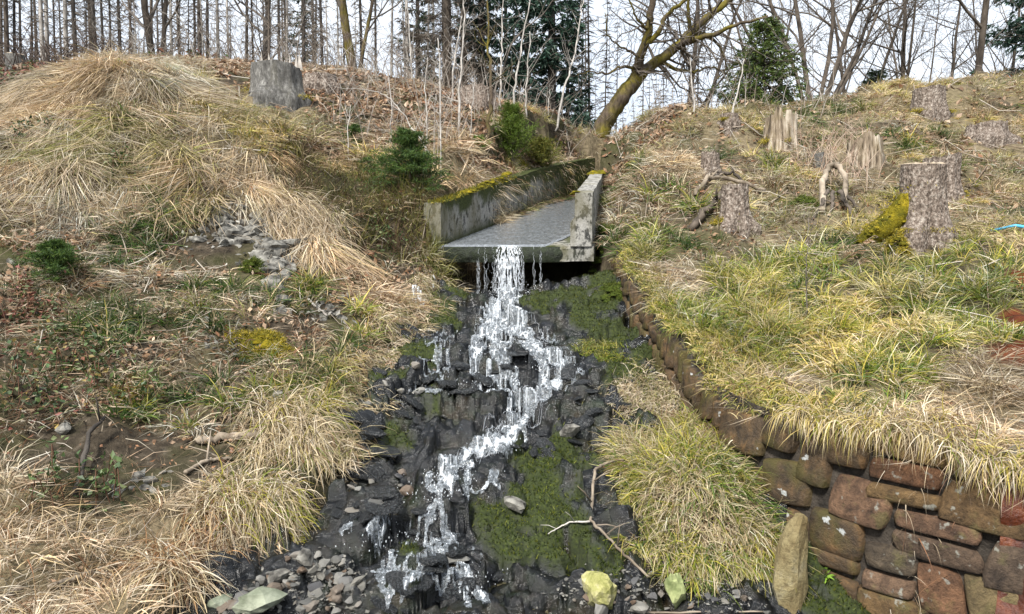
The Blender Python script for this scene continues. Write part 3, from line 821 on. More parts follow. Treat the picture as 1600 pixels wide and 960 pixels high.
def flow(pix, width, n, r=(0.003, 0.008), wob=0.5):
    ctr = np.array([hitb(px, py)[:2] for px, py in pix])
    d = np.r_[0, np.cumsum(np.hypot(*np.diff(ctr, axis=0).T))]
    m_ = max(6, int(d[-1] / 0.020)); n = int(n * 2.2)
    s = np.linspace(0, d[-1], m_)
    cx, cy = np.interp(s, d, ctr[:, 0]), np.interp(s, d, ctr[:, 1])
    w = np.interp(s, d, np.linspace(0, 1, len(ctr)) * 0 + np.array(width if hasattr(width, "__len__") else [width] * len(ctr)))
    tx, ty = np.gradient(cx), np.gradient(cy)
    l = np.hypot(tx, ty) + 1e-9
    nx_, ny_ = -ty / l, tx / l
    for k in range(n):
        o = random.gauss(0, 0.38)
        off = w * (o + wob * fbm(s * 5 + k * 3.7, s * 0 + k, 33, 3) * 2)
        a = random.randint(0, m_ // 2) if random.random() < 0.6 else 0
        b = random.randint(m_ // 2, m_) if random.random() < 0.6 else m_
        pts = [(cx[i] + nx_[i] * off[i], cy[i] + ny_[i] * off[i], 0) for i in range(a, b)]
        if len(pts) > 3: strand(pts, r[0], r[1], random.uniform(0.004, 0.022))
# the fall from the lip: lacy curtains, and a few falling strings
LIPZ = fl_z(8.0)
NV, NF, NN = [], [], 0
VV_, VF_ = [], [0]
def lace(X, Y, Z, keepcell):
    """a net of white water: only the kept cells of a fine grid become faces"""
    global NN
    n_, k_ = X.shape
    ii = np.arange(n_ * k_).reshape(n_, k_)
    q = np.stack([ii[:-1, :-1], ii[:-1, 1:], ii[1:, 1:], ii[1:, :-1]], -1)[keepcell[:-1, :-1]]
    used = np.unique(q); mp = -np.ones(n_ * k_, int); mp[used] = np.arange(len(used))
    NV.append(np.stack([X, Y, Z], -1).reshape(-1, 3)[used]); NF.append(mp[q] + NN); NN += len(used)
def ridge(x, y, s):
    x2 = x + .8 * fbm(x * .7, y * .7, s + 5, 3); y2 = y + .8 * fbm(x * .7, y * .7, s + 6, 3)
    return np.abs(vnoise(x2, y2, s) - .5) * 2 * .65 + np.abs(vnoise(x2 * 2.1, y2 * 2.1, s + 3) - .5) * 2 * .35
T_ = math.sqrt(2 * 0.60 / 9.8)
for layer in range(3):
    u, t = np.meshgrid(np.linspace(-1, 1, 80), np.linspace(0, 1, 130))
    tt = T_ * t
    X = -0.045 + (0.125 + 0.05 * t) * u + .008 * fbm(u * 6, t * 3 + layer * 9, 7, 3) + .01 * (layer - 1)
    Y = 7.985 - (0.20 + .10 * layer + .10 * fbm(u * 3, t * 0 + layer, 9, 2)) * tt - .01 * layer
    Z = LIPZ + 0.012 - 4.9 * tt * tt + .004 * fbm(u * 20, t * 20, 4, 2)
    gap = ridge(u * 9 + layer * 20, t * 7 + layer, 40 + layer)
    env = 1 - np.abs(u) ** 3 * .8
    lace(X, Y, Z, (gap < (.34 - .10 * t) * env) | (vnoise(u * 30, t * 40, layer) > .93))
for k in range(70):
    side = random.random() < .55
    x0 = random.choice((0.12, 0.128, -0.38, -0.30, 0.25, 0.32, -0.27, 0.115, -.2)) + random.gauss(0, 0.008) if side else random.gauss(-.045, .08)
    v = random.uniform(0.12, 0.4); pts = []
    a = random.uniform(0, .7)
    for i in range(22):
        t = T_ * (a + (1 - a) * i / 21)
        pts.append((x0 + .006 * math.sin(i * .9 + k) * t / T_, 7.985 - v * t, LIPZ + .01 - 4.9 * t * t))
    strand(pts, 0.0012, 0.0045, 0, True)
def sheet(pix, width, dens=1.0, freq=24.0, du=.0052):
    """white water draped over the rock along a path of photograph pixels"""
    ctr = np.array([hitb(px, py)[:2] for px, py in pix])
    d = np.r_[0, np.cumsum(np.hypot(*np.diff(ctr, axis=0).T))]
    m_ = max(8, int(d[-1] / du)); s = np.linspace(0, d[-1], m_)
    cx, cy = np.interp(s, d, ctr[:, 0]), np.interp(s, d, ctr[:, 1])
    ker = np.hanning(min(25, m_ // 3 * 2 + 1)); ker /= ker.sum(); pd = len(ker) // 2
    cx = np.convolve(np.pad(cx, pd, 'edge'), ker, 'valid')[:m_]; cy = np.convolve(np.pad(cy, pd, 'edge'), ker, 'valid')[:m_]
    w = np.interp(s, d, np.array(width) * .5)
    tx, ty = np.gradient(cx), np.gradient(cy); l = np.hypot(tx, ty) + 1e-9
    k = max(6, int(2 * w.max() / du)); u = np.linspace(-1, 1, k)
    wob = 1 + .5 * fbm(s * 7, s * 0 + freq, 31, 3)
    X = cx[:, None] + (-ty / l)[:, None] * u[None] * (w * wob)[:, None]; Y = cy[:, None] + (tx / l)[:, None] * u[None] * (w * wob)[:, None]
    X = X + .008 * fbm(X * 30, Y * 30, 3, 2); Y = Y + .008 * fbm(X * 30 + 9, Y * 30, 4, 2)
    hb = np.maximum(np.maximum(Hb(X, Y), Hb(X, Y + .015)), np.maximum(Hb(X + .015, Y), Hb(X - .015, Y)))
    hb = np.where(hb < -1, -5, hb)
    kz = np.hanning(17); kz /= kz.sum()
    hs_ = np.stack([np.convolve(np.pad(hb[:, c_], 8, 'edge'), kz, 'valid') for c_ in range(hb.shape[1])], 1)
    Z = np.maximum(hb, hs_) + .006 + .022 * np.maximum(0, fbm(X * 24, Y * 24, 8, 3) + .2)
    g = ridge(X * freq, Y * freq * .62, 60)
    env = 1 - np.abs(u[None]) ** 2.2
    patch = .75 + .9 * fbm(X * 5, Y * 5, 66, 3)
    kc = (g < .30 * env * dens * patch) | ((vnoise(X * 85, Y * 85, 9) > 1.02 - .16 * dens * env) )
    lace(X, Y, Z, kc & (hb > -1))
    kv = (g < 1.05 * env * min(1.2, dens + .25) * patch) & (hb > -1)
    n_, k_ = X.shape; ii = np.arange(n_ * k_).reshape(n_, k_)
    q = np.stack([ii[:-1, :-1], ii[:-1, 1:], ii[1:, 1:], ii[1:, :-1]], -1)[kv[:-1, :-1]]
    used = np.unique(q); mp = -np.ones(n_ * k_, int); mp[used] = np.arange(len(used))
    VV_.append((np.stack([X, Y, Z - .005], -1).reshape(-1, 3)[used], mp[q] + VF_[0])); VF_[0] += len(used)
sheet([(797, 447), (795, 462), (788, 482)], [.26, .30, .34], 1.35)
sheet([(790, 475), (782, 500), (776, 525)], [.28, .40, .46], 1.15)
sheet([(785, 495), (762, 520), (745, 548), (740, 570), (743, 590), (748, 612)], [.24, .22, .15, .10, .08, .06], 1.05)
sheet([(780, 515), (776, 540), (784, 565), (794, 588), (803, 615), (808, 635)], [.36, .28, .20, .16, .17, .14], .95)
sheet([(800, 500), (822, 525), (845, 548), (865, 568), (880, 586)], [.24, .24, .18, .14, .10], 1.05)
sheet([(820, 535), (836, 560), (848, 585), (852, 606)], [.16, .14, .12, .10], .7)
sheet([(882, 584), (870, 602), (850, 620), (830, 640), (820, 655)], [.10, .15, .18, .16, .14], 1.15)
sheet([(760, 565), (770, 592), (790, 612), (812, 630)], [.10, .09, .10, .12], .7)
sheet([(744, 613), (772, 615), (800, 622)], [.03, .04, .06], 1.2)
sheet([(822, 645), (815, 665), (803, 684), (785, 698), (765, 706)], [.15, .13, .11, .11, .11], 1.2)
sheet([(798, 645), (796, 665), (788, 685)], [.05, .06, .07], .8)
sheet([(790, 692), (768, 704), (745, 714), (722, 724), (702, 734)], [.12, .15, .13, .10, .09], 1.2)
sheet([(706, 732), (700, 746), (697, 762), (692, 776)], [.14, .15, .15, .13], 1.1)
sheet([(735, 720), (730, 740), (724, 772)], [.06, .06, .05], .7)
sheet([(775, 735), (768, 755), (765, 770)], [.06, .08, .08], .6)
sheet([(670, 740), (668, 772)], [.05, .06], .7)
sheet([(664, 773), (690, 772), (725, 770), (784, 769)], [.03, .06, .04, .025], 1.3)
sheet([(692, 772), (692, 784), (684, 794)], [.20, .16, .10], 1.2)
sheet([(610, 822), (598, 840), (585, 855), (570, 868)], [.03, .05, .06, .05], .55)
sheet([(552, 826), (540, 836), (530, 845)], [.04, .05, .05], .9)
sheet([(708, 868), (720, 885), (727, 905), (730, 918)], [.03, .04, .06, .07], 1.0)
sheet([(728, 912), (742, 924), (752, 938), (760, 960)], [.05, .06, .07, .07], 1.0)
sheet([(727, 915), (731, 938), (728, 962)], [.04, .05, .05], .8)
sheet([(690, 510), (680, 560), (670, 620)], [.35, .40, .40], .08, 22)
sheet([(850, 520), (880, 560), (900, 600)], [.2, .2, .2], .12, 22)
sheet([(700, 800), (690, 840), (690, 890), (690, 950)], [.35, .5, .55, .5], .22, 22)
sheet([(600, 870), (620, 910), (640, 950)], [.2, .25, .25], .3, 22)
drops((-0.04, 7.70, float(H(np.array(-0.04), np.array(7.70)))), (0.15, 0.10, 0.10), 260, (0.0015, 0.005))
flow([(785, 490), (760, 525), (742, 560)], [.22, .2, .1], 9, (0.001, 0.004))
flow([(800, 500), (842, 545), (878, 584)], [.24, .2, .1], 10, (0.001, 0.004))
flow([(882, 584), (850, 620), (815, 665), (765, 706), (702, 734)], [.1, .16, .14, .12, .1], 10, (0.001, 0.004))
for px, py in [(795, 470), (790, 500), (745, 560), (860, 580), (815, 640), (770, 705), (700, 750), (690, 780), (745, 605), (840, 540), (780, 540), (728, 912), (590, 850)]:
    q = hitb(px, py)
    drops(q + np.array([0, -0.02, 0.01]), (0.10, 0.07, 0.04), 70, (0.0012, 0.004))
foam.v = foam.v; nb_ = len(foam.v)
fv = np.concatenate([np.array(foam.v)] + NV)
f4 = np.concatenate([q_ + nb_ for q_ in (NF)])
by = {}
for f in foam.f: by.setdefault(len(f), []).append(f)
tag(link("thin_water", np_mesh("thin_water", np.concatenate([a_ for a_, b_ in VV_]), [np.concatenate([b_ for a_, b_ in VV_])], MT["film"], True)), "thin film of water running over the black rock round the white strands", kind="structure")
cw_me = np_mesh("cascade_water", fv, [np.array(by[k_]) for k_ in sorted(by)] + [f4], MT["foam"], False)
tag(link("cascade_water", cw_me), "white water falling from the flume and splashing down the black rock", kind="structure")
# small flat pool below the ledge and at the bottom of the stream
# ------------------------------------------------------------------ icicles on the edge of the left bank
def icicle_thing(px, py, n, w, ln, label):
    q = hit(px, py)
    e = empty("icicle_cluster", q, label, "icicles")
    for i in range(n):
        mb = MB(); x = q[0] + random.uniform(-w, w); y = q[1] + random.uniform(-0.12, 0.12) - 0.05
        z = float(H(np.array(x), np.array(y))) + 0.06
        l = random.uniform(0.4, 1) * ln
        mb.tube([(x, y, z), (x + random.uniform(-.01, .02), y - 0.02, z - l * 0.5), (x + random.uniform(-.01, .03), y - 0.03, z - l)], [0.012, 0.009, 0.002], 5)
        fcoord(mb, q); mb.build("icicle", MT["ice"], e)
    return e
icicle_thing(655, 470, 16, 0.07, 0.24, "white icicles hanging from the grassy edge beside the cascade")
icicle_thing(684, 452, 9, 0.05, 0.08, "small white ice crust on the bank edge below the flume corner")

# ------------------------------------------------------------------ stone retaining wall
W = np.array(WALL)
wd_ = np.r_[0, np.cumsum(np.hypot(*np.diff(W, axis=0).T))]
ss = np.linspace(0, wd_[-1], 400)
wpx, wpy = np.interp(ss, wd_, W[:, 0]), np.interp(ss, wd_, W[:, 1])
ker = np.hanning(31); ker /= ker.sum()
wpx = np.convolve(np.pad(wpx, 15, 'edge'), ker, 'valid'); wpy = np.convolve(np.pad(wpy, 15, 'edge'), ker, 'valid')
tx, ty = np.gradient(wpx), np.gradient(wpy); l = np.hypot(tx, ty)
wnx, wny = ty / l, -tx / l                                        # faces the stream
wzb = tB(np.clip(wpx, -3, 4.5), np.clip(wpy, 0, 9)) - 0.12
wzb = np.convolve(np.pad(wzb, 15, 'edge'), ker, 'valid')
wzt = bank(wpx - wnx * 0.32, wpy - wny * 0.32)
wzt = np.convolve(np.pad(wzt, 15, 'edge'), ker, 'valid') - 0.03
def wf(s, z, out=0.0):
    x, y = np.interp(s, ss, wpx), np.interp(s, ss, wpy)
    a, b = np.interp(s, ss, wnx), np.interp(s, ss, wny)
    h = z - np.interp(s, ss, wzb)
    o = out + 0.075 - 0.05 * h
    return (x + a * o, y + b * o, z)
WO = np.array([1.4, 4.4, float(np.interp(3.4, ss, wzb))])
wall = empty("stone_wall", WO, "mossy retaining wall of rough brown field stones below the grassy terrace", "wall")
# joint core behind the stones
g = [[wf(s, z, -0.045 + 0.03 * float(fbm(np.array(s * 9), np.array(z * 9), 2, 3))) for z in np.linspace(np.interp(s, ss, wzb) - 0.15, np.interp(s, ss, wzt) + 0.02, 30)] for s in np.linspace(0, wd_[-1], 220)]
g = np.array(g); n_, k_ = g.shape[:2]; ii = np.arange(n_ * k_).reshape(n_, k_)
q = np.stack([ii[:-1, :-1], ii[:-1, 1:], ii[1:, 1:], ii[1:, :-1]], -1).reshape(-1, 4)
link("joint", np_mesh("joint", g.reshape(-1, 3) - WO, [q], MT["mortar"], False), wall)
GRID7 = (-1, -.90, -.45, 0, .45, .90, 1)
def wall_stone(s0, s1, z0, z1, mat, seed):
    rr = random.Random(seed)
    n = 7
    cs, cz, hs, hz = (s0 + s1) / 2, (z0 + z1) / 2, (s1 - s0) / 2, (z1 - z0) / 2
    cor = [[(rr.uniform(-.07, .09), rr.uniform(-.07, .09)) for _ in range(2)] for _ in range(2)]      # uneven corners
    sk, sk2 = rr.uniform(-.16, .16), rr.uniform(-.12, .12)
    dm = rr.uniform(0.001, 0.008); tl = rr.uniform(-0.014, 0.014), rr.uniform(-0.014, 0.014); ro = rr.uniform(.05, .12)
    V = []
    for i in range(n):
        for j in range(n):
            u, v = GRID7[i], GRID7[j]
            a, c = (u + 1) / 2, (v + 1) / 2
            du = sum((cor[p][q_][0] * (1 if p else -1)) * (a if p else 1 - a) * (c if q_ else 1 - c) for p in (0, 1) for q_ in (0, 1))
            dv = sum((cor[p][q_][1] * (1 if q_ else -1)) * (a if p else 1 - a) * (c if q_ else 1 - c) for p in (0, 1) for q_ in (0, 1))
            uu, vv = u * (1 - ro * v * v * abs(u)) + du * abs(u), v * (1 - ro * u * u * abs(v)) + dv * abs(v)
            s_, z_ = cs + hs * (uu + sk * vv * hz / max(hs, .05)), cz + hz * (vv + sk2 * uu)
            e_ = max(abs(u), abs(v))
            dep = dm * (1 - e_ ** 3) + (tl[0] * u + tl[1] * v) + .026 * float(fbm(np.array(s_ * 11 + seed * 50), np.array(z_ * 9), 3, 4)) - (.016 if e_ > .99 else 0)
            V.append(wf(s_, z_, dep))
    F = [(i * n + j, i * n + j + 1, (i + 1) * n + j + 1, (i + 1) * n + j) for i in range(n - 1) for j in range(n - 1)]
    rim = [(i, 0) for i in range(n)] + [(n - 1, j) for j in range(1, n)] + [(i, n - 1) for i in range(n - 2, -1, -1)] + [(0, j) for j in range(n - 2, 0, -1)]
    b0 = len(V); m_ = len(rim)
    for i, j in rim:
        p = V[i * n + j]; x_ = np.interp(cs, ss, wnx), np.interp(cs, ss, wny)
        V.append((p[0] - x_[0] * .08, p[1] - x_[1] * .08, p[2]))
    F += [(rim[k][0] * n + rim[k][1], rim[(k + 1) % m_][0] * n + rim[(k + 1) % m_][1], b0 + (k + 1) % m_, b0 + k) for k in range(m_)]
    return link("stone", np_mesh("stone", np.array(V) - WO, [np.array(F)], mat, True), wall)
rw = random.Random(5)
row_z = 0.0
SMAX = float(np.interp(2.45, wpx, ss)) if False else wd_[-1]
t_row = -0.02; row = 0
while t_row < 1.35:
    hrow = rw.uniform(0.18, 0.265)
    s = rw.uniform(-0.2, 0.0)
    while s < wd_[-1]:
        far = s < 3.2
        ln = rw.uniform(0.09, 0.22) if far else rw.uniform(0.18, 0.40)
        a, b = max(s, 0.0) + 0.004, min(s + ln, wd_[-1]) - 0.004
        wav = 0.05 * float(fbm(np.array((s + ln / 2) * 1.2), np.array(row * 3.1), 6, 2))
        zb_ = float(np.interp((a + b) / 2, ss, wzb)) + t_row + wav
        zt_ = float(np.interp((a + b) / 2, ss, wzt)) - (rw.uniform(.02, .14) if far else .02)
        top = zb_ + hrow - 0.004
        if b - a > 0.06 and zb_ < zt_ - 0.05 and s < 6.3:
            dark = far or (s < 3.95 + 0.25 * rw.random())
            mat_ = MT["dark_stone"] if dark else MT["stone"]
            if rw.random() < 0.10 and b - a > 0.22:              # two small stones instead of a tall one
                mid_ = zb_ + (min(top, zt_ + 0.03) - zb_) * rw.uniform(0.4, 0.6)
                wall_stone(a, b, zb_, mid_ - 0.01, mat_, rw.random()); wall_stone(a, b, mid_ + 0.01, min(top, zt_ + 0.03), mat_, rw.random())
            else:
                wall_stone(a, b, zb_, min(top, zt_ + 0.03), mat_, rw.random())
        s += ln
    t_row += hrow; row += 1
# rust-red seep running over the wall's near end
g = [[wf(s, z, 0.012 + 0.11 * float(fbm(np.array(s * 7), np.array(z * 6), 8, 4))) for z in np.linspace(np.interp(s, ss, wzb) - 0.1, np.interp(s, ss, wzt) - 0.02, 40)] for s in np.linspace(0, 0.52, 18) + float(np.interp(-3.20, -wpy, ss)) + 0.0]
EDGE_S = float(np.interp(-3.14, -wpy, ss))
g = np.array(g); n_, k_ = g.shape[:2]; ii = np.arange(n_ * k_).reshape(n_, k_)
q = np.stack([ii[:-1, :-1], ii[:-1, 1:], ii[1:, 1:], ii[1:, :-1]], -1).reshape(-1, 4)
tag(link("rust_red_seep", np_mesh("rust_red_seep", g.reshape(-1, 3), [q], MT["rust"], True)), "rust red iron water seeping down the near end of the stone wall", kind="structure")

# ------------------------------------------------------------------ stones
_bm = bmesh.new(); bmesh.ops.create_icosphere(_bm, subdivisions=3, radius=1.0)
ICO_V = np.array([v.co[:] for v in _bm.verts]); ICO_F = np.array([[v.index for v in f.verts] for f in _bm.faces]); _bm.free()
_bm = bmesh.new(); bmesh.ops.create_icosphere(_bm, subdivisions=2, radius=1.0)
ICO2_V = np.array([v.co[:] for v in _bm.verts]); ICO2_F = np.array([[v.index for v in f.verts] for f in _bm.faces]); _bm.free()
def rock_mesh(name, size, mat, seed, planes=13, fine=True, rough=0.05, soft=0.0):
    r = np.random.default_rng(seed)
    V, F = (ICO_V, ICO_F) if fine else (ICO2_V, ICO2_F)
    N = r.normal(size=(planes, 3)); N /= np.linalg.norm(N, axis=1, keepdims=True)
    D = r.uniform(0.5, 1.0, planes)
    dots = np.maximum(V @ N.T, 1e-3)
    rad = np.minimum((D[None] / dots).min(1), 1.35)
    rad = rad * (1 - soft) + 0.95 * soft
    rad = rad * (1 + rough * 2 * fbm(V[:, 0] * 3 + seed, V[:, 1] * 3 + V[:, 2] * 2, int(seed) % 97, 3))
    return np_mesh(name, V * rad[:, None] * np.array(size), [F], mat, soft > 0.3)
def place_rock(name, px, py, size, mat, seed, label, rot=(0, 0, 0), group=None, on_bed=True, sink=0.25, cat="stone", **kw):
    q = hitb(px, py) if on_bed else hit(px, py)
    o = link(name, rock_mesh(name, size, mat, seed, **kw))
    o.location = (q[0], q[1], q[2] + size[2] * (1 - sink))
    o.rotation_euler = rot
    return tag(o, label, cat, group)
place_rock("boulder", 938, 946, (0.112, 0.095, 0.115), MT["lichen"], 3, "pale yellow lichened boulder in the stream at the cascade's foot", (0.1, 0.2, 0.3), planes=16, sink=0.35, rough=.2)
place_rock("pointed_stone", 1056, 945, (0.078, 0.062, 0.125), MT["green_stone"], 34, "pointed bright green stone standing beside the yellow boulder", (0.0, 0.10, 0.9), planes=15, sink=0.35, rough=.2)
# the leaning slab beside the wall
q = hitb(1222, 950)
V = ICO_V.copy()
r_ = np.random.default_rng(4)
N = r_.normal(size=(16, 3)); N /= np.linalg.norm(N, axis=1, keepdims=True)
rad = np.minimum((r_.uniform(0.6, 1.0, 16)[None] / np.maximum(V @ N.T, 1e-3)).min(1), 1.15) * (1 + 0.35 * fbm(V[:, 0] * 2.5 + V[:, 1] * 2, V[:, 2] * 4, 12, 5))
V = V * rad[:, None] * np.array([0.105, 0.09, 0.30])
V[:, 0] *= 1 + 0.18 * np.clip(-V[:, 2] / 0.25, -1, 1)
sl_ = link("leaning_stone", np_mesh("leaning_stone", V, [ICO_F], MT["ochre"], False))
sl_.location = (q[0] + 0.065, q[1] + 0.05, q[2] + 0.20); sl_.rotation_euler = (R(-8), R(17), R(20))
tag(sl_, "tall ochre slab of rough stone leaning against the wall's corner", "stone")
special = [(440, 908, (.075, .045, .035), "grey_rock", "white pointed stone lying flat on the scree below the hanging grass"),
           (400, 952, (.11, .08, .05), "mossy_grey", "large flat pale green stone at the bottom of the scree"),
           (340, 955, (.07, .05, .045), "mossy_grey", "small pale green stone beside the large flat one at the scree's foot"),
           (482, 880, (.06, .045, .045), "grey_rock", "light grey block at the top of the scree by the thin water streak"),
           (500, 905, (.05, .04, .04), "grey_rock", "light grey angular stone halfway down the scree"),
           (940, 958, (.05, .04, .05), "pebble", "small grey stone wedged under the yellow boulder"),
           (995, 955, (.045, .035, .03), "pebble", "reddish stone between the yellow boulder and the green pointed stone"),
           (892, 682, (.075, .055, .05), "grey_rock", "pale triangular slate lying on moss right of the white water"),
           (808, 797, (.085, .06, .035), "grey_rock", "cracked pale grey slate bedded in the big moss patch"),
           (705, 878, (.11, .05, .022), "pebble", "thin brown slab at the head of the lower white trickle"),
           (860, 575, (.0, .0, .0), None, None)]
for i, (px, py, sz, mt, lb) in enumerate(special):
    if mt: place_rock("stone", px, py, sz, MT[mt], 50 + i, lb, (random.uniform(-.2, .2), random.uniform(-.2, .2), random.uniform(0, 3)), planes=9, fine=False, sink=0.3)
protos = [rock_mesh("stone", (1.0, rr_, rz_), MT["pebble"], 200 + i, 8, False) for i, (rr_, rz_) in enumerate([(0.8, 0.6), (0.7, 0.45), (0.9, 0.7), (0.6, 0.5), (0.75, 0.35), (0.85, 0.55)])]
def scatter_stones(poly, n, sz, label, group):
    x0, x1 = min(p[0] for p in poly), max(p[0] for p in poly); y0, y1 = min(p[1] for p in poly), max(p[1] for p in poly)
    def ins(x, y):
        c = False
        for i in range(len(poly)):
            (ax, ay), (bx, by) = poly[i], poly[i - 1]
            if (ay > y) != (by > y) and x < (bx - ax) * (y - ay) / (by - ay) + ax: c = not c
        return c
    k = 0
    while k < n:
        px, py = random.uniform(x0, x1), random.uniform(y0, y1)
        if not ins(px, py): continue
        q = hitb(px, py)
        o = link("stone", random.choice(protos))
        s = random.uniform(*sz) * random.choice((0.6, 0.8, 1, 1.2))
        o.scale = (s, s, s); o.location = (q[0], q[1], q[2] + s * 0.3)
        o.rotation_euler = (random.uniform(-.5, .5), random.uniform(-.5, .5), random.uniform(0, 6.3))
        tag(o, label(px, py, s) if callable(label) else label, "stone", group); k += 1
scatter_stones([(405, 900), (470, 860), (560, 880), (575, 960), (330, 960)], 95, (0.022, 0.045), lambda px, py, s: ("fist sized" if s > .032 else "small") + " loose stone " + ("high in the scree by the thin water streak" if py < 895 else "halfway down the scree" if py < 930 else "low in the scree at the lower edge") + (" beside the water" if px > 490 else ""), "loose stones of the scree")
scatter_stones([(880, 900), (1000, 890), (1200, 900), (1210, 960), (870, 960)], 70, (0.012, 0.032), lambda px, py, s: ("larger" if s > .022 else "small") + " stone on the wet gravel " + ("left of the yellow boulder" if px < 905 else "between the yellow boulder and the green pointed stone" if px < 1040 else "between the green pointed stone and the leaning slab"), "small stones on the gravel")
scatter_stones([(590, 560), (680, 580), (650, 640), (560, 640)], 14, (0.025, 0.045), "grey slate lump on the black rock left of the white water", "slate lumps beside the cascade")
scatter_stones([(540, 740), (640, 740), (640, 800), (540, 800)], 16, (0.025, 0.05), "flat slate lump under the hanging straw tussock", "slate lumps under the tussock")
slab_protos = [rock_mesh("flat_stone", (1.0, a_, b_), MT["wet_slab"], 300 + i, 8, False, .04) for i, (a_, b_) in enumerate([(.7, .22), (.6, .3), (.85, .18), (.5, .25), (.75, .35)])]
def scatter_slabs(pix, n, sz, label, group):
    for k in range(n):
        bx0, by0, sx_, sy_ = random.choice(pix)
        q = hitb(bx0 + random.gauss(0, sx_), by0 + random.gauss(0, sy_)); s = random.uniform(*sz) * random.choice((.6, .8, 1, 1.3))
        o = link("flat_stone", random.choice(slab_protos)); o.scale = (s, s, s); o.location = (q[0], q[1], q[2] + s * .05)
        o.rotation_euler = (random.gauss(.25, .2), random.gauss(0, .2), random.gauss(0, .6)); tag(o, ("broad " if s > .085 else "narrow " if s < .05 else "") + label, "stone", group)
scatter_slabs([(600, 640, 25, 40), (560, 700, 25, 30), (640, 620, 25, 30)], 26, (.05, .11), "wet dark slate slab on the rock left of the middle cascade", "slate slabs left of the cascade")
scatter_slabs([(900, 620, 25, 30), (920, 660, 30, 25), (940, 720, 20, 30)], 18, (.05, .10), "wet dark slate slab on the rock between cascade and grass clump", "slate slabs right of the cascade")
scatter_slabs([(600, 770, 30, 20), (560, 800, 25, 20), (660, 850, 40, 30), (700, 910, 40, 25), (620, 910, 30, 25)], 34, (.04, .10), "wet dark slate slab in the lower stream below the foam ledge", "slate slabs of the lower stream")
scatter_slabs([(720, 640, 20, 40), (780, 570, 25, 30), (700, 560, 20, 30), (840, 700, 25, 20)], 22, (.04, .09), "wet dark slate slab washed by the white water", "slate slabs in the white water")
# fine gravel: uncountable
def gravel(name, poly_px, n, sz, label, mat):
    Vs, Fs = [], []
    base = ICO2_V[:]; 
    octv = np.array([[1, 0, 0], [-1, 0, 0], [0, 1, 0], [0, -1, 0], [0, 0, 1], [0, 0, -1]], float)
    octf = np.array([[0, 2, 4], [2, 1, 4], [1, 3, 4], [3, 0, 4], [2, 0, 5], [1, 2, 5], [3, 1, 5], [0, 3, 5]])
    for i in range(n):
        px, py = random.choice(poly_px)
        q = hitb(px + random.gauss(0, 28), py + random.gauss(0, 18))
        s = random.uniform(*sz)
        v = octv * (s * np.array([random.uniform(.6, 1.3), random.uniform(.6, 1.3), random.uniform(.3, .8)])) + RNG.normal(0, s * 0.2, (6, 3))
        a = random.uniform(0, 6.3); c, s_ = math.cos(a), math.sin(a)
        v = v @ np.array([[c, -s_, 0], [s_, c, 0], [0, 0, 1]]) + q + np.array([0, 0, s * 0.2])
        Fs.append(octf + 6 * i); Vs.append(v)
    return tag(link(name, np_mesh(name, np.concatenate(Vs), [np.concatenate(Fs)], mat, False)), label, kind="stuff")
gravel("gravel", [(450, 920), (500, 890), (520, 940), (400, 940), (540, 910)], 500, (0.006, 0.018), "fine grey gravel between the scree stones", MT["grey_rock"])
gravel("wet_gravel", [(1000, 920), (1100, 930), (1150, 940), (950, 910), (1050, 915), (900, 930)], 600, (0.004, 0.012), "wet brown gravel at the foot of the grass clump", MT["pebble"])

# ------------------------------------------------------------------ broken grey rock in the left bank
def outcrop(px, py, label, blocks, seed):
    q = hit(px, py)
    e = empty("rock_outcrop", q, label, "rock")
    rr = random.Random(seed)
    for bx, by, s in blocks:
        w = hit(bx, by)
        sz = (s * rr.uniform(0.8, 1.3), s * rr.uniform(0.6, 1), s * rr.uniform(0.4, 0.8))
        o = link("block", rock_mesh("block", sz, MT["grey_rock"], rr.randint(0, 9999), 9, False, 0.04), e)
        o.location = Vector(w - q) + Vector((0, 0.02, 0.0)); o.rotation_euler = (rr.uniform(-.5, .5), rr.uniform(-.5, .5), rr.uniform(0, 3))
    return e
rb = random.Random(3)
outcrop(440, 420, "broken pale grey slate face in the bank under the straw mound", [(430 + rb.gauss(0, 14), 412 + rb.gauss(0, 24), rb.uniform(.07, .17)) for _ in range(30)], 1)
outcrop(385, 360, "crumbling pale grey soil and slate rubble below the mound's hanging straw", [(385 + rb.gauss(0, 38), 358 + rb.gauss(0, 16), rb.uniform(.04, .11)) for _ in range(70)], 2)
outcrop(515, 490, "thin grey slate splinters on the bank left of the icicles", [(512 + rb.gauss(0, 16), 488 + rb.gauss(0, 10), rb.uniform(.03, .07)) for _ in range(14)], 3)
outcrop(350, 550, "pale stones showing through the grass above the yellow moss cushion", [(345 + rb.gauss(0, 18), 548 + rb.gauss(0, 7), rb.uniform(.02, .05)) for _ in range(9)], 4)
outcrop(230, 750, "grey flat stones in the dark bare soil under the root log", [(225 + rb.gauss(0, 28), 762 + rb.gauss(0, 12), rb.uniform(.02, .045)) for _ in range(14)], 5)
for i, (px, py, sz, lb) in enumerate([(100, 678, .05, "pale stone in the dark soil under the bramble"), (324, 507, .045, "round pale grey stone among the green grass tufts of the left bank"), (303, 620, .04, "small white stone below the green tufts on the left bank"),
                        (435, 625, .04, "white stone under the yellow moss cushion"), (20, 418, .05, "dark round stone beside the small green fir bush")]):
    place_rock("stone", px, py, (sz, sz * .8, sz * .7), MT["grey_rock"], 400 + i, lb, planes=10, fine=False, on_bed=False, sink=0.2)
q = hit(1572, 705)
o = link("stone", rock_mesh("stone", (0.055, 0.05, 0.055), MT["grey_rock"], 431, 10, True)); o.location = q + np.array([0, -0.06, -0.02])
tag(o, "pale grey stone under the overhanging grass on top of the wall", "stone")
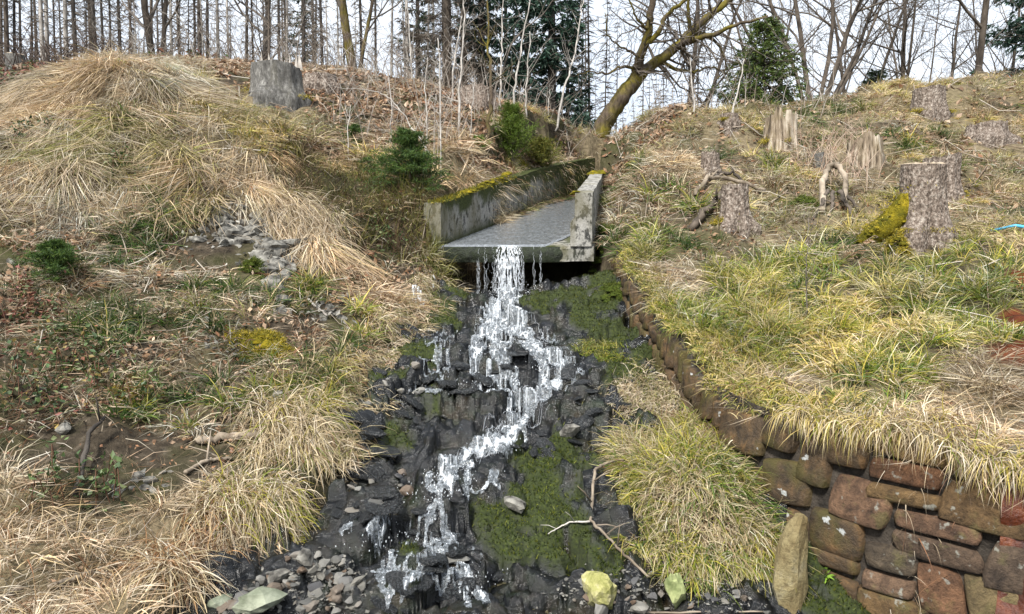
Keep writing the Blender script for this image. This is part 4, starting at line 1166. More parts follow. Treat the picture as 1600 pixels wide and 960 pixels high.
# ------------------------------------------------------------------ grass, leaves, shrubs
def unit(v): return v / (np.linalg.norm(v, axis=-1, keepdims=True) + 1e-9)
class Blades:
    def __init__(self):
        self.V, self.Q, self.T, self.C, self.n = [], [], [], [], 0
        self.grav = np.array([0, 0, -1.0]); self.floor = None
    def add(self, root, d, L, w, droop, col, tip=None, seg=3, drape=True, rnd=0.25):
        N = len(root)
        if N == 0: return
        p = root.copy(); d = unit(d)
        L = L[:, None]
        side = unit(np.cross(d, unit(RNG.normal(size=(N, 3)) + np.array([0, 0, 0.3]))))
        levels = []
        eps = 0.004 + RNG.random(N) * 0.05
        sw = RNG.normal(size=(N, 3)) * rnd
        for k in range(seg + 1):
            f = k / seg
            ww = (w * (1 - f ** 1.6) if k < seg else w * 0)[:, None]
            if k < seg: levels += [p - side * ww * 0.5, p + side * ww * 0.5]
            else: levels += [p]
            if k < seg:
                d = unit(d + self.grav * (droop[:, None] * (0.4 + f)) + sw * 0.5 + RNG.normal(size=(N, 3)) * rnd * 0.35)
                p = p + d * L / seg
                if drape:
                    h = H(p[:, 0], p[:, 1]) + eps
                    p[:, 2] = np.maximum(p[:, 2], h)
                elif self.floor is not None:
                    p[:, 2] = np.maximum(p[:, 2], self.floor)
        m_ = 2 * seg + 1
        V = np.stack(levels, 1)
        o = self.n + np.arange(N)[:, None] * m_
        for k in range(seg - 1):
            self.Q.append(np.concatenate([o + 2 * k, o + 2 * k + 1, o + 2 * k + 3, o + 2 * k + 2], 1))
        self.T.append(np.concatenate([o + 2 * seg - 2, o + 2 * seg - 1, o + 2 * seg], 1))
        tip = col if tip is None else tip
        fr = np.array([k / seg for k in range(seg) for _ in (0, 1)] + [1.0])[None, :, None] ** 1.3
        C = col[:, None, :] * (1 - fr) + tip[:, None, :] * fr
        self.V.append(V.reshape(-1, 3)); self.C.append(C.reshape(-1, 3)); self.n += N * m_
    def build(self, name, label, cat=None, kind="stuff", parent=None, origin=None, mat=None):
        V = np.concatenate(self.V)
        if origin is not None: V = V - origin
        fl = [np.concatenate(self.Q)] if self.Q else []
        fl.append(np.concatenate(self.T))
        o = link(name, np_mesh(name, V, fl, mat or MT["blade"], False, {"Col": np.concatenate(self.C)}), parent)
        if origin is not None and parent is None: o.location = origin
        return tag(o, label, cat, None, kind)
class Leaves:
    """many small leaf-sized faces: a bent diamond each"""
    def __init__(self): self.V, self.F, self.C, self.n = [], [], [], 0
    def add(self, c, L, w, col, flat=0.5, up=None):
        N = len(c)
        if N == 0: return
        n = unit(RNG.normal(size=(N, 3)) * flat + (np.array([0, 0, 1.0]) if up is None else up))
        a = unit(np.cross(n, RNG.normal(size=(N, 3)))); b = np.cross(n, a)
        L = L[:, None] * 0.5; w = w[:, None] * 0.5
        bend = n * L * RNG.uniform(-0.5, 0.5, (N, 1))
        V = np.stack([c - a * L, c - b * w + bend, c + a * L, c + b * w + bend], 1)
        o = self.n + np.arange(N)[:, None] * 4
        self.F += [np.concatenate([o, o + 1, o + 2], 1), np.concatenate([o, o + 2, o + 3], 1)]
        self.V.append(V.reshape(-1, 3)); self.C.append(np.repeat(col, 4, 0)); self.n += 4 * N
    def build(self, name, label=None, kind="stuff", parent=None, origin=None):
        V = np.concatenate(self.V)
        if origin is not None: V = V - origin
        o = link(name, np_mesh(name, V, [np.concatenate(self.F)], MT["leaf"], False, {"Col": np.concatenate(self.C)}), parent)
        return tag(o, label, None, None, kind)

STRAW = np.array([[.44, .36, .215], [.54, .46, .31], [.36, .275, .16], [.50, .41, .24], [.62, .54, .40], [.27, .20, .115]])
PINK = np.array([[.46, .375, .265], [.53, .45, .34], [.38, .30, .205], [.60, .53, .42], [.30, .225, .15]])
OLIVE = np.array([[.19, .19, .060], [.26, .245, .09], [.14, .15, .045], [.32, .29, .13]])
GREEN = np.array([[.055, .105, .016], [.085, .15, .020], [.04, .075, .016], [.14, .19, .028], [.10, .13, .025]])
YG = np.array([[.26, .26, .028], [.33, .30, .045], [.18, .21, .024], [.42, .35, .08], [.12, .16, .02]])
BROWN = np.array([[.20, .12, .065], [.27, .17, .10], [.14, .082, .046], [.34, .235, .155], [.23, .115, .06], [.40, .30, .21]])
DARKG = np.array([[.020, .042, .012], [.032, .06, .014], [.05, .08, .02]])
GOLD = np.array([[.50, .385, .14], [.56, .45, .20], [.40, .31, .10], [.47, .39, .11], [.60, .50, .28]])
RUSTY = np.array([[.30, .17, .075], [.22, .115, .05], [.38, .24, .12]])
YMOSS_ = np.array([[.26, .21, .02], [.36, .28, .03], [.17, .15, .02]]); GMOSS_ = np.array([[.07, .09, .014], [.11, .12, .02], [.05, .06, .012]])
def pick(pal, n, var=0.18):
    c = pal[RNG.integers(0, len(pal), n)]
    return np.clip(c * (1 + RNG.normal(size=(n, 1)) * var), 0.004, 0.8)

def tufts(B, x, y, per, L, w, droop, pals, up=1.0, rad=0.8, down=0.3, spread=0.05, seg=3, tips=None, rnd=0.25, dryfrac=0.0):
    """fans of blades round each (x, y); pals: list of (palette, weight) chosen per tuft with some mixing"""
    n = len(x)
    if n == 0: return
    per_ = np.maximum(1, RNG.poisson(per, n))
    i = np.repeat(np.arange(n), per_)
    N = len(i)
    th = RNG.uniform(0, 2 * np.pi, N)
    rr = np.sqrt(RNG.random(N))
    X = x[i] + np.cos(th) * rr * spread; Y = y[i] + np.sin(th) * rr * spread
    Z = H(X, Y) - 0.005
    nrm = Hn(X, Y)
    dh = nrm.copy(); dh[:, 2] = 0
    d = np.stack([np.cos(th) * rr * rad, np.sin(th) * rr * rad, np.full(N, up)], -1) + dh * down * 2 + RNG.normal(size=(N, 3)) * rnd
    scale = RNG.uniform(0.6, 1.25, n)[i] * RNG.uniform(0.6, 1.15, N)
    wts = np.array([q for _, q in pals]); wts = wts / wts.sum()
    tid = cells(x * 5.0, y * 5.0, 333)[0]
    tp = np.minimum(np.searchsorted(np.cumsum(wts), np.where(RNG.random(n) < .3, RNG.random(n), tid)), len(pals) - 1)[i]
    tp = np.where(RNG.random(N) < 0.25, RNG.choice(len(pals), N, p=wts), tp)
    col = np.zeros((N, 3))
    for k, (pal, _) in enumerate(pals):
        s = tp == k
        col[s] = pick(pal, s.sum())
    tuftv = (1 + 0.22 * RNG.normal(size=n))[i][:, None]
    col = np.clip(col * np.clip(tuftv, 0.5, 1.5), 0.004, 0.75)
    tip = None
    if tips is not None:
        tip = np.where((RNG.random(N) < tips)[:, None], pick(STRAW, N), col)
    B.add(np.stack([X, Y, Z], -1), d, L * scale, np.full(N, 1.0) * w * RNG.uniform(0.6, 1.3, N), np.full(N, droop) * RNG.uniform(0.6, 1.5, N), col, tip, seg, True, rnd)

def candidates(dens, box, side=0.98):
    """points over the ground, dens per square metre at 5 m, thinning with distance, steeper ground gets more"""
    x0, x1, y0, y1 = box
    n = int((x1 - x0) * (y1 - y0) * dens * 2.2)
    x, y = RNG.uniform(x0, x1, n), RNG.uniform(y0, y1, n)
    k = (np.abs(x) < side * y + 0.6)
    x, y = x[k], y[k]
    nz = Hn(x, y)[:, 2]
    f = np.minimum(1.0, (5.0 / np.hypot(x, y)) ** 1.1) / np.clip(nz, 0.35, 1) / 2.2
    k = RNG.random(len(x)) < f
    return x[k], y[k]

def off_stream(x, y, ml=0.0, mr=0.10):
    r = (x > xl(y) - ml) & (x < xr(y) + mr) & (y < 8.8)
    f = (y > 7.9) & (y < 14.0) & (x > fl_l(y) - 0.17) & (x < np.where(y < 11.8, fl_r(y) + 0.24, fl_r(y) + 0.05))
    return ~(r | f)
def wsc(x, y): return np.clip(np.hypot(x, y) / 5.0, 0.75, 2.6)

# tuft shapes: built once, set out over the slopes by geometry nodes (uncountable grass)
TUFTS = bpy.data.collections.new("tuft_shapes")
TUFT_ID = {}
def tuft_shape(kind, n, L, w, pals, up, rad, down, spread, droop, seg=4, tips=None, rnd=.25, variants=3, lift=.05, grav=(0, 0, -1)):
    for v in range(variants):
        th = RNG.uniform(0, 2 * np.pi, n); rr = np.sqrt(RNG.random(n))
        p = np.stack([np.cos(th) * rr * spread, np.sin(th) * rr * spread, np.full(n, -.01)], -1)
        d = np.stack([np.cos(th) * rr * rad, np.sin(th) * rr * rad - down, np.full(n, up)], -1) + RNG.normal(size=(n, 3)) * rnd
        wts = np.array([q for _, q in pals]); wts = wts / wts.sum()
        tp_ = RNG.choice(len(pals), n, p=wts); col = np.zeros((n, 3))
        for k_, (pal, _) in enumerate(pals): col[tp_ == k_] = pick(pal, (tp_ == k_).sum())
        tip = None if tips is None else np.where((RNG.random(n) < tips)[:, None], pick(STRAW, n), col)
        B = Blades(); B.grav = np.array(grav, float); B.floor = RNG.random(n) * lift + .004
        B.add(p, d, L * RNG.uniform(.5, 1.2, n), w * RNG.uniform(.6, 1.3, n), np.full(n, droop) * RNG.uniform(.5, 1.5, n), col, tip, seg, False, rnd)
        V = np.concatenate(B.V); fl = ([np.concatenate(B.Q)] if B.Q else []) + [np.concatenate(B.T)]
        nm = "tuft_%03d" % len(TUFTS.objects)
        o = bpy.data.objects.new(nm, np_mesh(nm, V, fl, MT["blade_i"], False, {"Col": np.concatenate(B.C)}))
        TUFT_ID.setdefault(kind, []).append(len(TUFTS.objects)); TUFTS.objects.link(o)
G_ = [(GREEN, .55), (YG, .35), (STRAW, .15)]
tuft_shape('yg', 62, .21, .0060, [(YG, .72), (GOLD, .25), (GREEN, .12)], .75, 1.0, .15, .055, .42, tips=.45)
tuft_shape('ygstraw', 60, .20, .0060, [(GOLD, .75), (YG, .30), (STRAW, .15)], .6, 1.1, .25, .065, .5, tips=.3)
tuft_shape('green', 62, .22, .0064, G_, .85, .95, .1, .05, .40, tips=.22)
tuft_shape('darkgreen', 56, .21, .0066, [(GREEN, .6), (DARKG, .45), (STRAW, .14)], .75, 1.0, .2, .05, .45, tips=.25)
tuft_shape('straw', 60, .24, .0050, [(STRAW, .6), (PINK, .5), (BROWN, .1)], .22, 1.3, .35, .11, .35, lift=.06)
tuft_shape('pinkmat', 54, .22, .0048, [(PINK, .8), (STRAW, .25), (BROWN, .18)], .22, 1.3, .4, .12, .35, lift=.06)
tuft_shape('dead', 44, .19, .0052, [(BROWN, .5), (PINK, .45), (STRAW, .3), (OLIVE, .15)], .4, 1.2, .3, .10, .45, lift=.05)
tuft_shape('olive', 52, .16, .0056, [(OLIVE, .55), (STRAW, .35), (YG, .16), (PINK, .15)], .6, 1.1, .2, .09, .4, tips=.3)
tuft_shape('olivedry', 50, .16, .0056, [(STRAW, .5), (PINK, .45), (OLIVE, .30), (BROWN, .2)], .5, 1.2, .25, .09, .4)
tuft_shape('hair', 74, .43, .0046, [(STRAW, .45), (PINK, .8), (OLIVE, .10)], .26, .25, 1.0, .10, .14, 5, None, .085, 4, .08)
tuft_shape('hairolive', 66, .40, .0048, [(OLIVE, .75), (PINK, .3), (STRAW, .2), (YG, .2)], .35, .40, .9, .10, .16, 5, .4, .13, 3, .09)
tuft_shape('bare', 16, .17, .0042, [(BROWN, .5), (PINK, .4)], .25, 1.2, .4, .13, .3, 3, None, .3, 2)

def gn_scatter(name, label, P_, rot, scl, idx, tint):
    me = bpy.data.meshes.new(name)
    me.vertices.add(len(P_)); me.vertices.foreach_set("co", np.ascontiguousarray(P_, np.float32).ravel())
    a = me.attributes.new("rot", 'FLOAT_VECTOR', 'POINT'); a.data.foreach_set("vector", np.ascontiguousarray(rot, np.float32).ravel())
    a = me.attributes.new("scl", 'FLOAT', 'POINT'); a.data.foreach_set("value", np.ascontiguousarray(scl, np.float32))
    a = me.attributes.new("idx", 'INT', 'POINT'); a.data.foreach_set("value", np.ascontiguousarray(idx, np.int32))
    a = me.attributes.new("tint", 'FLOAT_VECTOR', 'POINT'); a.data.foreach_set("vector", np.ascontiguousarray(tint, np.float32).ravel())
    o = link(name, me); tag(o, label, None, None, "stuff")
    ng = bpy.data.node_groups.new("set_out_tufts", 'GeometryNodeTree')
    ng.interface.new_socket("Geometry", in_out='INPUT', socket_type='NodeSocketGeometry'); ng.interface.new_socket("Geometry", in_out='OUTPUT', socket_type='NodeSocketGeometry')
    N, Lk = ng.nodes, ng.links
    gi, go = N.new("NodeGroupInput"), N.new("NodeGroupOutput")
    ci = N.new("GeometryNodeCollectionInfo"); ci.inputs[0].default_value = TUFTS; ci.inputs["Separate Children"].default_value = True; ci.inputs["Reset Children"].default_value = True
    ip = N.new("GeometryNodeInstanceOnPoints"); ip.inputs["Pick Instance"].default_value = True
    def na(nm, t):
        x = N.new("GeometryNodeInputNamedAttribute"); x.data_type = t; x.inputs[0].default_value = nm
        return [s for s in x.outputs if s.enabled and s.name == "Attribute"][0]
    Lk.new(gi.outputs[0], ip.inputs["Points"]); Lk.new(ci.outputs[0], ip.inputs["Instance"])
    Lk.new(na("idx", 'INT'), ip.inputs["Instance Index"]); Lk.new(na("rot", 'FLOAT_VECTOR'), ip.inputs["Rotation"]); Lk.new(na("scl", 'FLOAT'), ip.inputs["Scale"])
    Lk.new(ip.outputs[0], go.inputs[0])
    md = o.modifiers.new("tufts", 'NODES'); md.node_group = ng
    return o
def eulers(N_, yaw):
    """z axis along N_, -y axis towards the compass direction yaw (or as near as it gets)"""
    f = np.stack([np.cos(yaw), np.sin(yaw), np.zeros_like(yaw)], -1)
    f = unit(f - N_ * (f * N_).sum(-1, keepdims=True))
    y_ = -f; x_ = np.cross(y_, N_)
    # rotation matrix columns x_, y_, N_ -> XYZ euler
    r20, r21, r22 = x_[:, 2], y_[:, 2], N_[:, 2]
    ey = -np.arcsin(np.clip(r20, -1, 1)); ex = np.arctan2(r21, r22); ez = np.arctan2(x_[:, 1], x_[:, 0])
    return np.stack([ex, ey, ez], -1)

STUMP_SPOTS = [(428, 160, .37), (745, 168, .30), (498, 138, .26), (1222, 232, .24), (1356, 252, .22), (1456, 182, .26), (1546, 222, .28), (1473, 312, .21), (1447, 388, .235), (1150, 372, .155), (1111, 275, .12), (1141, 196, .14), (1281, 270, .07), (1300, 325, .2)]
# kinds of tuft per zone: (tuft, share, per m2)
MIXES = {'hair': ([('hair', .74), ('pinkmat', .16), ('olivedry', .10)], 54, 'slope'), 'hairgreen': ([('hairolive', .66), ('hair', .22), ('darkgreen', .12), ('pinkmat', .12)], 54, 'slope'),
         'straw': ([('straw', .6), ('pinkmat', .4)], 52, 'any'), 'greentuft': ([('darkgreen', .42), ('green', .18), ('dead', .30), ('olivedry', .22)], 50, 'fan'),
         'yg': ([('yg', .42), ('ygstraw', .32), ('green', .14), ('darkgreen', .12)], 60, 'fan'), 'green': ([('green', .75), ('yg', .25)], 56, 'fan'),
         'litter': ([('dead', .7), ('pinkmat', .3)], 26, 'fan'), 'bramble': ([('dead', .8), ('olivedry', .2)], 22, 'fan'), 'soil': ([('bare', 1.0)], 14, 'slope'),
         'rubble': ([('bare', .8), ('dead', .2)], 10, 'slope'), 'shrub': ([('dead', .4), ('olive', .6)], 26, 'fan'), 'olive': ([('olive', .48), ('olivedry', .34), ('ygstraw', .18)], 58, 'fan')}
gx, gy = candidates(78, (-10, 12.5, 2.3, 15.8))
k = off_stream(gx, gy, 0.0, 0.11); gx, gy = gx[k], gy[k]
zn = zone_of(gx, gy)
reg = np.where(gx > np.where(gy < 8, xr(gy) - 0.2, fl_r(gy)), 1, 0)
def sel(kind, frac=1.0, side=None):
    s = (zn == ZN.index(kind)) & (RNG.random(len(gx)) < frac)
    if side is not None: s &= reg == side
    return gx[s], gy[s]
nrm = Hn(gx, gy, .12)
cid, c2, c3, _, _, _ = cells(gx * 3.0 + .4 * fbm(gx * 3, gy * 3, 5), gy * 3.0 + .4 * fbm(gx * 3, gy * 3, 6), 900)
cid = np.where(RNG.random(len(gx)) < .22, RNG.random(len(gx)), cid)
idx = np.zeros(len(gx), int); keepm = np.zeros(len(gx), bool); slope = np.zeros(len(gx), bool)
for kind, (mx, dn, mode) in MIXES.items():
    s = np.nonzero(zn == ZN.index(kind))[0]
    keepm[s] = RNG.random(len(s)) < dn / 62
    cw = np.cumsum([q for _, q in mx]); cw = cw / cw[-1]
    j = np.searchsorted(cw, cid[s] * .999)
    ids = [TUFT_ID[t] for t, _ in mx]
    idx[s] = [random.choice(ids[q]) for q in j]
    slope[s] = mode == 'slope'
dist = np.hypot(gx, gy)
scl = np.clip(dist / 5.0, .85, 1.9) ** .62 * RNG.uniform(.7, 1.3, len(gx))
scl = np.where(dist > 11, scl * .8, scl)
tilt = np.where(slope, 1.0, .55)[:, None]
axis = unit(nrm * tilt + np.array([0, 0, 1.0]) * (1 - tilt))
dhy = np.arctan2(nrm[:, 1], nrm[:, 0])
yaw = np.where(slope, dhy + RNG.normal(size=len(gx)) * np.where(RNG.random(len(gx)) < .25, .6, .15) + .9 * fbm(gx * 1.1, gy * 1.1, 88, 2), dhy + RNG.normal(size=len(gx)) * 1.1)
rot = eulers(axis, yaw)
br_ = (1 + .20 * RNG.normal(size=len(gx))) * (1 + .85 * fbm(gx * 1.4, gy * 1.4, 77, 3))
hue = RNG.normal(size=len(gx)) * .05 + .25 * fbm(gx * .9, gy * .9, 78, 3)
tint = np.clip(np.stack([br_ * (1 + hue), br_, br_ * (1 - hue)], -1), .45, 1.6)
pts = np.stack([gx, gy, H(gx, gy)], -1)
# no grass grows inside a stump, and it stays short in front of one
for spx, spy, sr in STUMP_SPOTS:
    q = hit(spx, spy); dx_, dy_ = gx - q[0], gy - q[1]
    rr_ = np.hypot(dx_, dy_)
    keepm &= rr_ > sr * 1.1
    scl = np.where((rr_ < sr + .45) & (dy_ < sr), scl * .55, scl)
keepm &= bil(rust_at, gx, gy) < .3
mound = np.isin(zn, [ZN.index('hair'), ZN.index('hairgreen')])
hill = dist > 7.6
for nm, lb, s in [("long_dry_grass", "long straw coloured grass combed down the round mound on the left", keepm & mound),
                  ("grass", "mixed dead and green grass tufts of the left bank", keepm & ~mound & (reg == 0) & ~hill),
                  ("grass", "yellow green woodrush and straw on the right terrace", keepm & ~mound & (reg == 1) & ~hill),
                  ("hill_grass", "short olive and straw grass of the right hillside", keepm & ~mound & (reg == 1) & hill),
                  ("hill_grass", "short dry grass of the slope above the flume", keepm & ~mound & (reg == 0) & hill)]:
    gn_scatter(nm, lb, pts[s], rot[s], scl[s], idx[s], tint[s])
LIT = {"left": Leaves(), "right": Leaves(), "centre": Leaves()}

# hanging fringe along the left bank's edge and over the wall's top
def fringe(B, pix, n, per, L, w, pals, dirn, up=.25, dr=.75, spread=.07, jit=.10, tips=None, world=False, seg=5, behind=0.0):
    q = np.array(pix if world else [hit(*p)[:2] for p in pix])
    d = np.r_[0, np.cumsum(np.hypot(*np.diff(q, axis=0).T))]
    s = RNG.uniform(0, d[-1], n)
    x = np.interp(s, d, q[:, 0]) + RNG.normal(size=n) * jit; y = np.interp(s, d, q[:, 1]) + RNG.normal(size=n) * jit
    per_ = np.maximum(1, RNG.poisson(per, n)); i = np.repeat(np.arange(n), per_); N = len(i)
    X = x[i] + RNG.normal(size=N) * spread * .6; Y = y[i] + RNG.normal(size=N) * spread * .6
    Z = H(X, Y) if not behind else np.maximum(H(X, Y), H(X + behind, Y + behind * .6)) - .01
    dd = np.array(dirn)[None] + RNG.normal(size=(N, 3)) * .38
    dd[:, 2] += up
    wts = np.array([q_ for _, q_ in pals]); wts = wts / wts.sum()
    tp = RNG.choice(len(pals), n, p=wts)[i]; tp = np.where(RNG.random(N) < .3, RNG.choice(len(pals), N, p=wts), tp)
    col = np.zeros((N, 3))
    for k_, (pal, _) in enumerate(pals):
        m_ = tp == k_; col[m_] = pick(pal, m_.sum())
    tip = None if tips is None else np.where((RNG.random(N) < tips)[:, None], pick(STRAW, N), col)
    B.add(np.stack([X, Y, Z], -1), dd, L * RNG.uniform(.5, 1.2, N), w * RNG.uniform(.7, 1.3, N), dr * RNG.uniform(.6, 1.4, N), col, tip, seg, True, .18)
SP = [(STRAW, .6), (PINK, .3), (OLIVE, .15), (BROWN, .15)]
fr = Blades()
fringe(fr, [(690, 440), (660, 480), (630, 520), (600, 555), (575, 590), (555, 620)], 150, 26, .24, .0068, [(STRAW, .5), (PINK, .3), (OLIVE, .25), (BROWN, .2)], (.5, -.35, 0))
fringe(fr, [(555, 610), (535, 640), (515, 665), (500, 690)], 90, 26, .26, .0066, SP, (.5, -.45, 0))
fr.build("hanging_grass", "dry grass hanging over the left bank's edge beside the cascade")
def tussock(pix, n, per, L, w, pals, dirn, label, jit=.08, up=.3, dr=.7, tips=None):
    B = Blades()
    fringe(B, pix, n, per, L, w, pals, dirn, up, dr, .07, jit, tips)
    q = np.mean([hit(*p) for p in pix], axis=0)
    return B.build("grass_tussock", label, "grass tussock", "thing", None, q)
tussock([(430, 650), (470, 655), (495, 650), (450, 690), (480, 690), (425, 690)], 52, 44, .42, .0066, [(STRAW, .7), (PINK, .25), (YG, .12)], (.35, -.6, 0), "big straw tussock hanging down the bank left of the black rock", .09)
tussock([(345, 790), (385, 775), (425, 785), (440, 795), (400, 800)], 46, 44, .34, .0062, [(STRAW, .7), (PINK, .2), (YG, .2)], (.4, -.55, 0), "rounded straw tussock overhanging the scree", .08)
tussock([(240, 880), (270, 870), (290, 885)], 26, 36, .30, .0058, [(STRAW, .6), (RUSTY, .35), (BROWN, .25)], (.45, -.5, 0), "rusty brown grass tussock above the flat green stone", .07)
tussock([(330, 850), (370, 845), (300, 855)], 30, 36, .27, .0058, [(BROWN, .4), (RUSTY, .25), (STRAW, .5)], (.4, -.5, 0), "brown grass fringe under the rounded straw tussock", .07)
tussock([(490, 365), (470, 345), (505, 375)], 34, 40, .55, .0068, [(PINK, .8), (STRAW, .3)], (.35, -.5, 0), "long pale straw tuft drooping beside the grey slate face", .10)

B = Blades(); nn = 2600; t_ = RNG.uniform(0, 2.7, nn) ** 1; y_ = 8 + t_; x_ = fl_l(y_) - RNG.uniform(-.02, .17, nn)
B.add(np.stack([x_, y_, fl_z(y_) + .485 + .035 * t_], -1), RNG.normal(size=(nn, 3)) * .7 + [.1, -.2, 1], RNG.uniform(.02, .07, nn), np.full(nn, .009), np.full(nn, .4), pick(np.concatenate([YMOSS_, GMOSS_]), nn, .25), None, 2, False)
B.build('wall_moss', 'yellow and green moss fuzz along the top of the flume wall')
# the grassy clump at the wall's foot
B = Blades()
cx, cy = RNG.uniform(.70, 1.50, 800), RNG.uniform(3.72, 4.95, 800)
ppx = 800 + FPX * cx / cy
hz = H(cx, cy); ppy = 480 - FPX * (((hz - CAMZ) / cy) + math.tan(TH))
kk = (ppx > 972 + np.maximum(0, 700 - ppy) * .55) & (ppx < 1090 + (ppy - 640) * .62) & (ppy > 655) & (ppy < 885) & (cx < xr(cy) + .06)
tufts(B, cx[kk], cy[kk], 24, .22, .0070, .55, [(YG, .5), (GREEN, .4), (STRAW, .5), (BROWN, .15)], .7, .9, .6, .05, 4, .4)
fringe(B, [(975, 790), (985, 830), (1010, 860), (1060, 880), (1110, 890), (1160, 890), (1200, 870)], 60, 30, .24, .0062, [(STRAW, .45), (YG, .6), (GREEN, .3)], (-.15, -.7, 0), .3, .6, .06, .05, .4)
B.build("grass_clump", "broad green and straw grass clump at the foot of the stone wall", "grass clump", "thing", None, hit(1090, 780))
# dry grass on the bed's right margin
B = Blades()
fringe(B, [(990, 590), (1030, 610), (1060, 640), (1010, 640), (960, 600)], 110, 22, .16, .0058, [(PINK, .5), (STRAW, .4), (OLIVE, .3)], (-.3, -.5, 0), .3, .5, .08, .12)
fringe(B, [(930, 540), (950, 570), (975, 600)], 60, 24, .12, .0050, [(YG, .5), (OLIVE, .4), (GREEN, .3)], (-.3, -.5, 0), .3, .5, .08, .08)
B.build("dry_grass", "flattened dry grass on the rock at the foot of the upper wall")
# over the wall's top
B = Blades()
top = [(float(a), float(b)) for a, b in zip(wpx - wnx * .21, wpy - wny * .21)]
def part_top(y0, y1): return [p for p in top if y1 <= p[1] <= y0][::6]
fringe(B, part_top(3.9, 2.5), 170, 26, .21, .0058, [(GOLD, .45), (STRAW, .4), (PINK, .3), (YG, .16)], (-.45, -.75, 0), .35, .60, .05, .05, None, True, behind=.22)
fringe(B, part_top(5.2, 3.9), 120, 22, .16, .0060, [(YG, .4), (GOLD, .6), (GREEN, .12), (BROWN, .2)], (-.6, -.5, 0), .3, .55, .06, .045, .3, True, behind=.2)
fringe(B, part_top(7.6, 5.2), 120, 20, .10, .0066, [(YG, .45), (GOLD, .5), (OLIVE, .3)], (-.6, -.3, 0), .4, .45, .06, .05, .3, True, behind=.2)
top = [(float(a), float(b)) for a, b in zip(wpx - wnx * .05, wpy - wny * .05)]
fringe(B, part_top(4.1, 2.5), 130, 22, .23, .0058, [(GOLD, .4), (STRAW, .4), (PINK, .3), (YG, .2)], (-.35, -.6, 0), .4, .62, .06, .04, None, True, behind=.24)
fringe(B, part_top(7.6, 4.1), 200, 18, .09, .0062, [(YG, .5), (GOLD, .5), (GREEN, .15), (OLIVE, .3)], (-.35, -.2, 0), .55, .5, .06, .04, None, True, behind=.2)
B.build("hanging_grass", "straw grass hanging over the top of the stone wall")
tussock([(1480, 668), (1500, 672), (1465, 674)], 12, 40, .26, .0060, [(PINK, .6), (YG, .3), (BROWN, .3)], (-.2, -.8, 0), "spidery dry grass tuft drooping over the near wall stones", .04, .2, .55)
# straw laid over the flume's left wall
B = Blades()
sx = [(fl_l(8 + t) - .16, 8 + t) for t in np.linspace(.5, 2.4, 12)]
fringe(B, sx, 130, 24, .30, .0085, [(STRAW, .8), (PINK, .3)], (.55, -.45, 0), .25, .5, .08, .09, None, True)
fringe(B, [(fl_l(8 + t) - .14, 8 + t) for t in np.linspace(2.2, 6.2, 20)], 150, 22, .34, .0095, [(OLIVE, .5), (PINK, .4), (BROWN, .4), (DARKG, .25)], (.5, -.4, 0), .2, .7, .08, .08, None, True)
B.build("dry_grass", "golden dry grass laid over the top of the flume's left wall")

def proj(p): return None
# leaf litter
for side, key in ((0, "left"), (1, "right")):
    for kind, n, pal, L in [('hair', .5, BROWN, .04), ('hairgreen', 1.2, BROWN, .04), ('litter', 9, BROWN, .05), ('bramble', 9, np.array([[.15, .05, .035], [.07, .10, .03], [.15, .10, .06], [.18, .08, .045], [.05, .07, .03], [.22, .15, .10]]), .042), ('soil', 1.2, BROWN, .035), ('straw', .7, BROWN, .04), ('greentuft', 4.0, BROWN, .038), ('yg', .5, BROWN, .036), ('olive', 1.6, BROWN, .05), ('shrub', 4, np.array([[.06, .065, .018], [.09, .085, .025], [.10, .06, .03]]), .035), ('rubble', 3.5, np.array([[.30, .29, .26], [.2, .19, .17], [.36, .35, .31]]), .05)]:
        x, y = sel(kind, 1, side)
        i = np.repeat(np.arange(len(x)), RNG.poisson(n, len(x)))
        X = x[i] + RNG.normal(size=len(i)) * .10; Y = y[i] + RNG.normal(size=len(i)) * .10
        kk = off_stream(X, Y, .05); X, Y = X[kk], Y[kk]
        s = wsc(X, Y)
        Z = H(X, Y) + RNG.random(len(X)) * (.07 if kind not in ('bramble', 'shrub') else .22)
        LIT[key if kind != 'litter' or side else "centre"].add(np.stack([X, Y, Z], -1), L * s * RNG.uniform(.5, 1.2, len(X)), L * .6 * s * RNG.uniform(.4, 1.1, len(X)), pick(pal, len(X), .25), .6, Hn(X, Y))
LIT["left"].build("fallen_leaves", "brown leaf litter and bramble leaves over the left bank")
LIT["right"].build("fallen_leaves", "brown leaf litter between the grass of the right bank")
LIT["centre"].build("fallen_leaves", "pinkish brown leaf litter on the bank above the flume")


# fine moss fuzz on the cascade's moss
B = Blades()
ks = RNG.choice(len(kx), 26000, p=mo / mo.sum())
p = np.c_[kx[ks], ky[ks], zz[ks] - .003] + RNG.normal(size=(len(ks), 3)) * [.006, .006, 0]
mg = np.array([[.030, .046, .006], [.052, .068, .009], [.092, .100, .012], [.016, .026, .004]])
big = vnoise(p[:, 0] * 5, p[:, 1] * 5, 3)[:, None]
B.add(p, RNG.normal(size=(len(ks), 3)) * .6 + [0, -.2, 1], RNG.uniform(.012, .034, len(ks)), RNG.uniform(.004, .008, len(ks)), np.full(len(ks), .3), pick(mg, len(ks), .25) * (.6 + .9 * big), None, 2, False)
B.build("moss", "dark green moss growing on the wet rock")

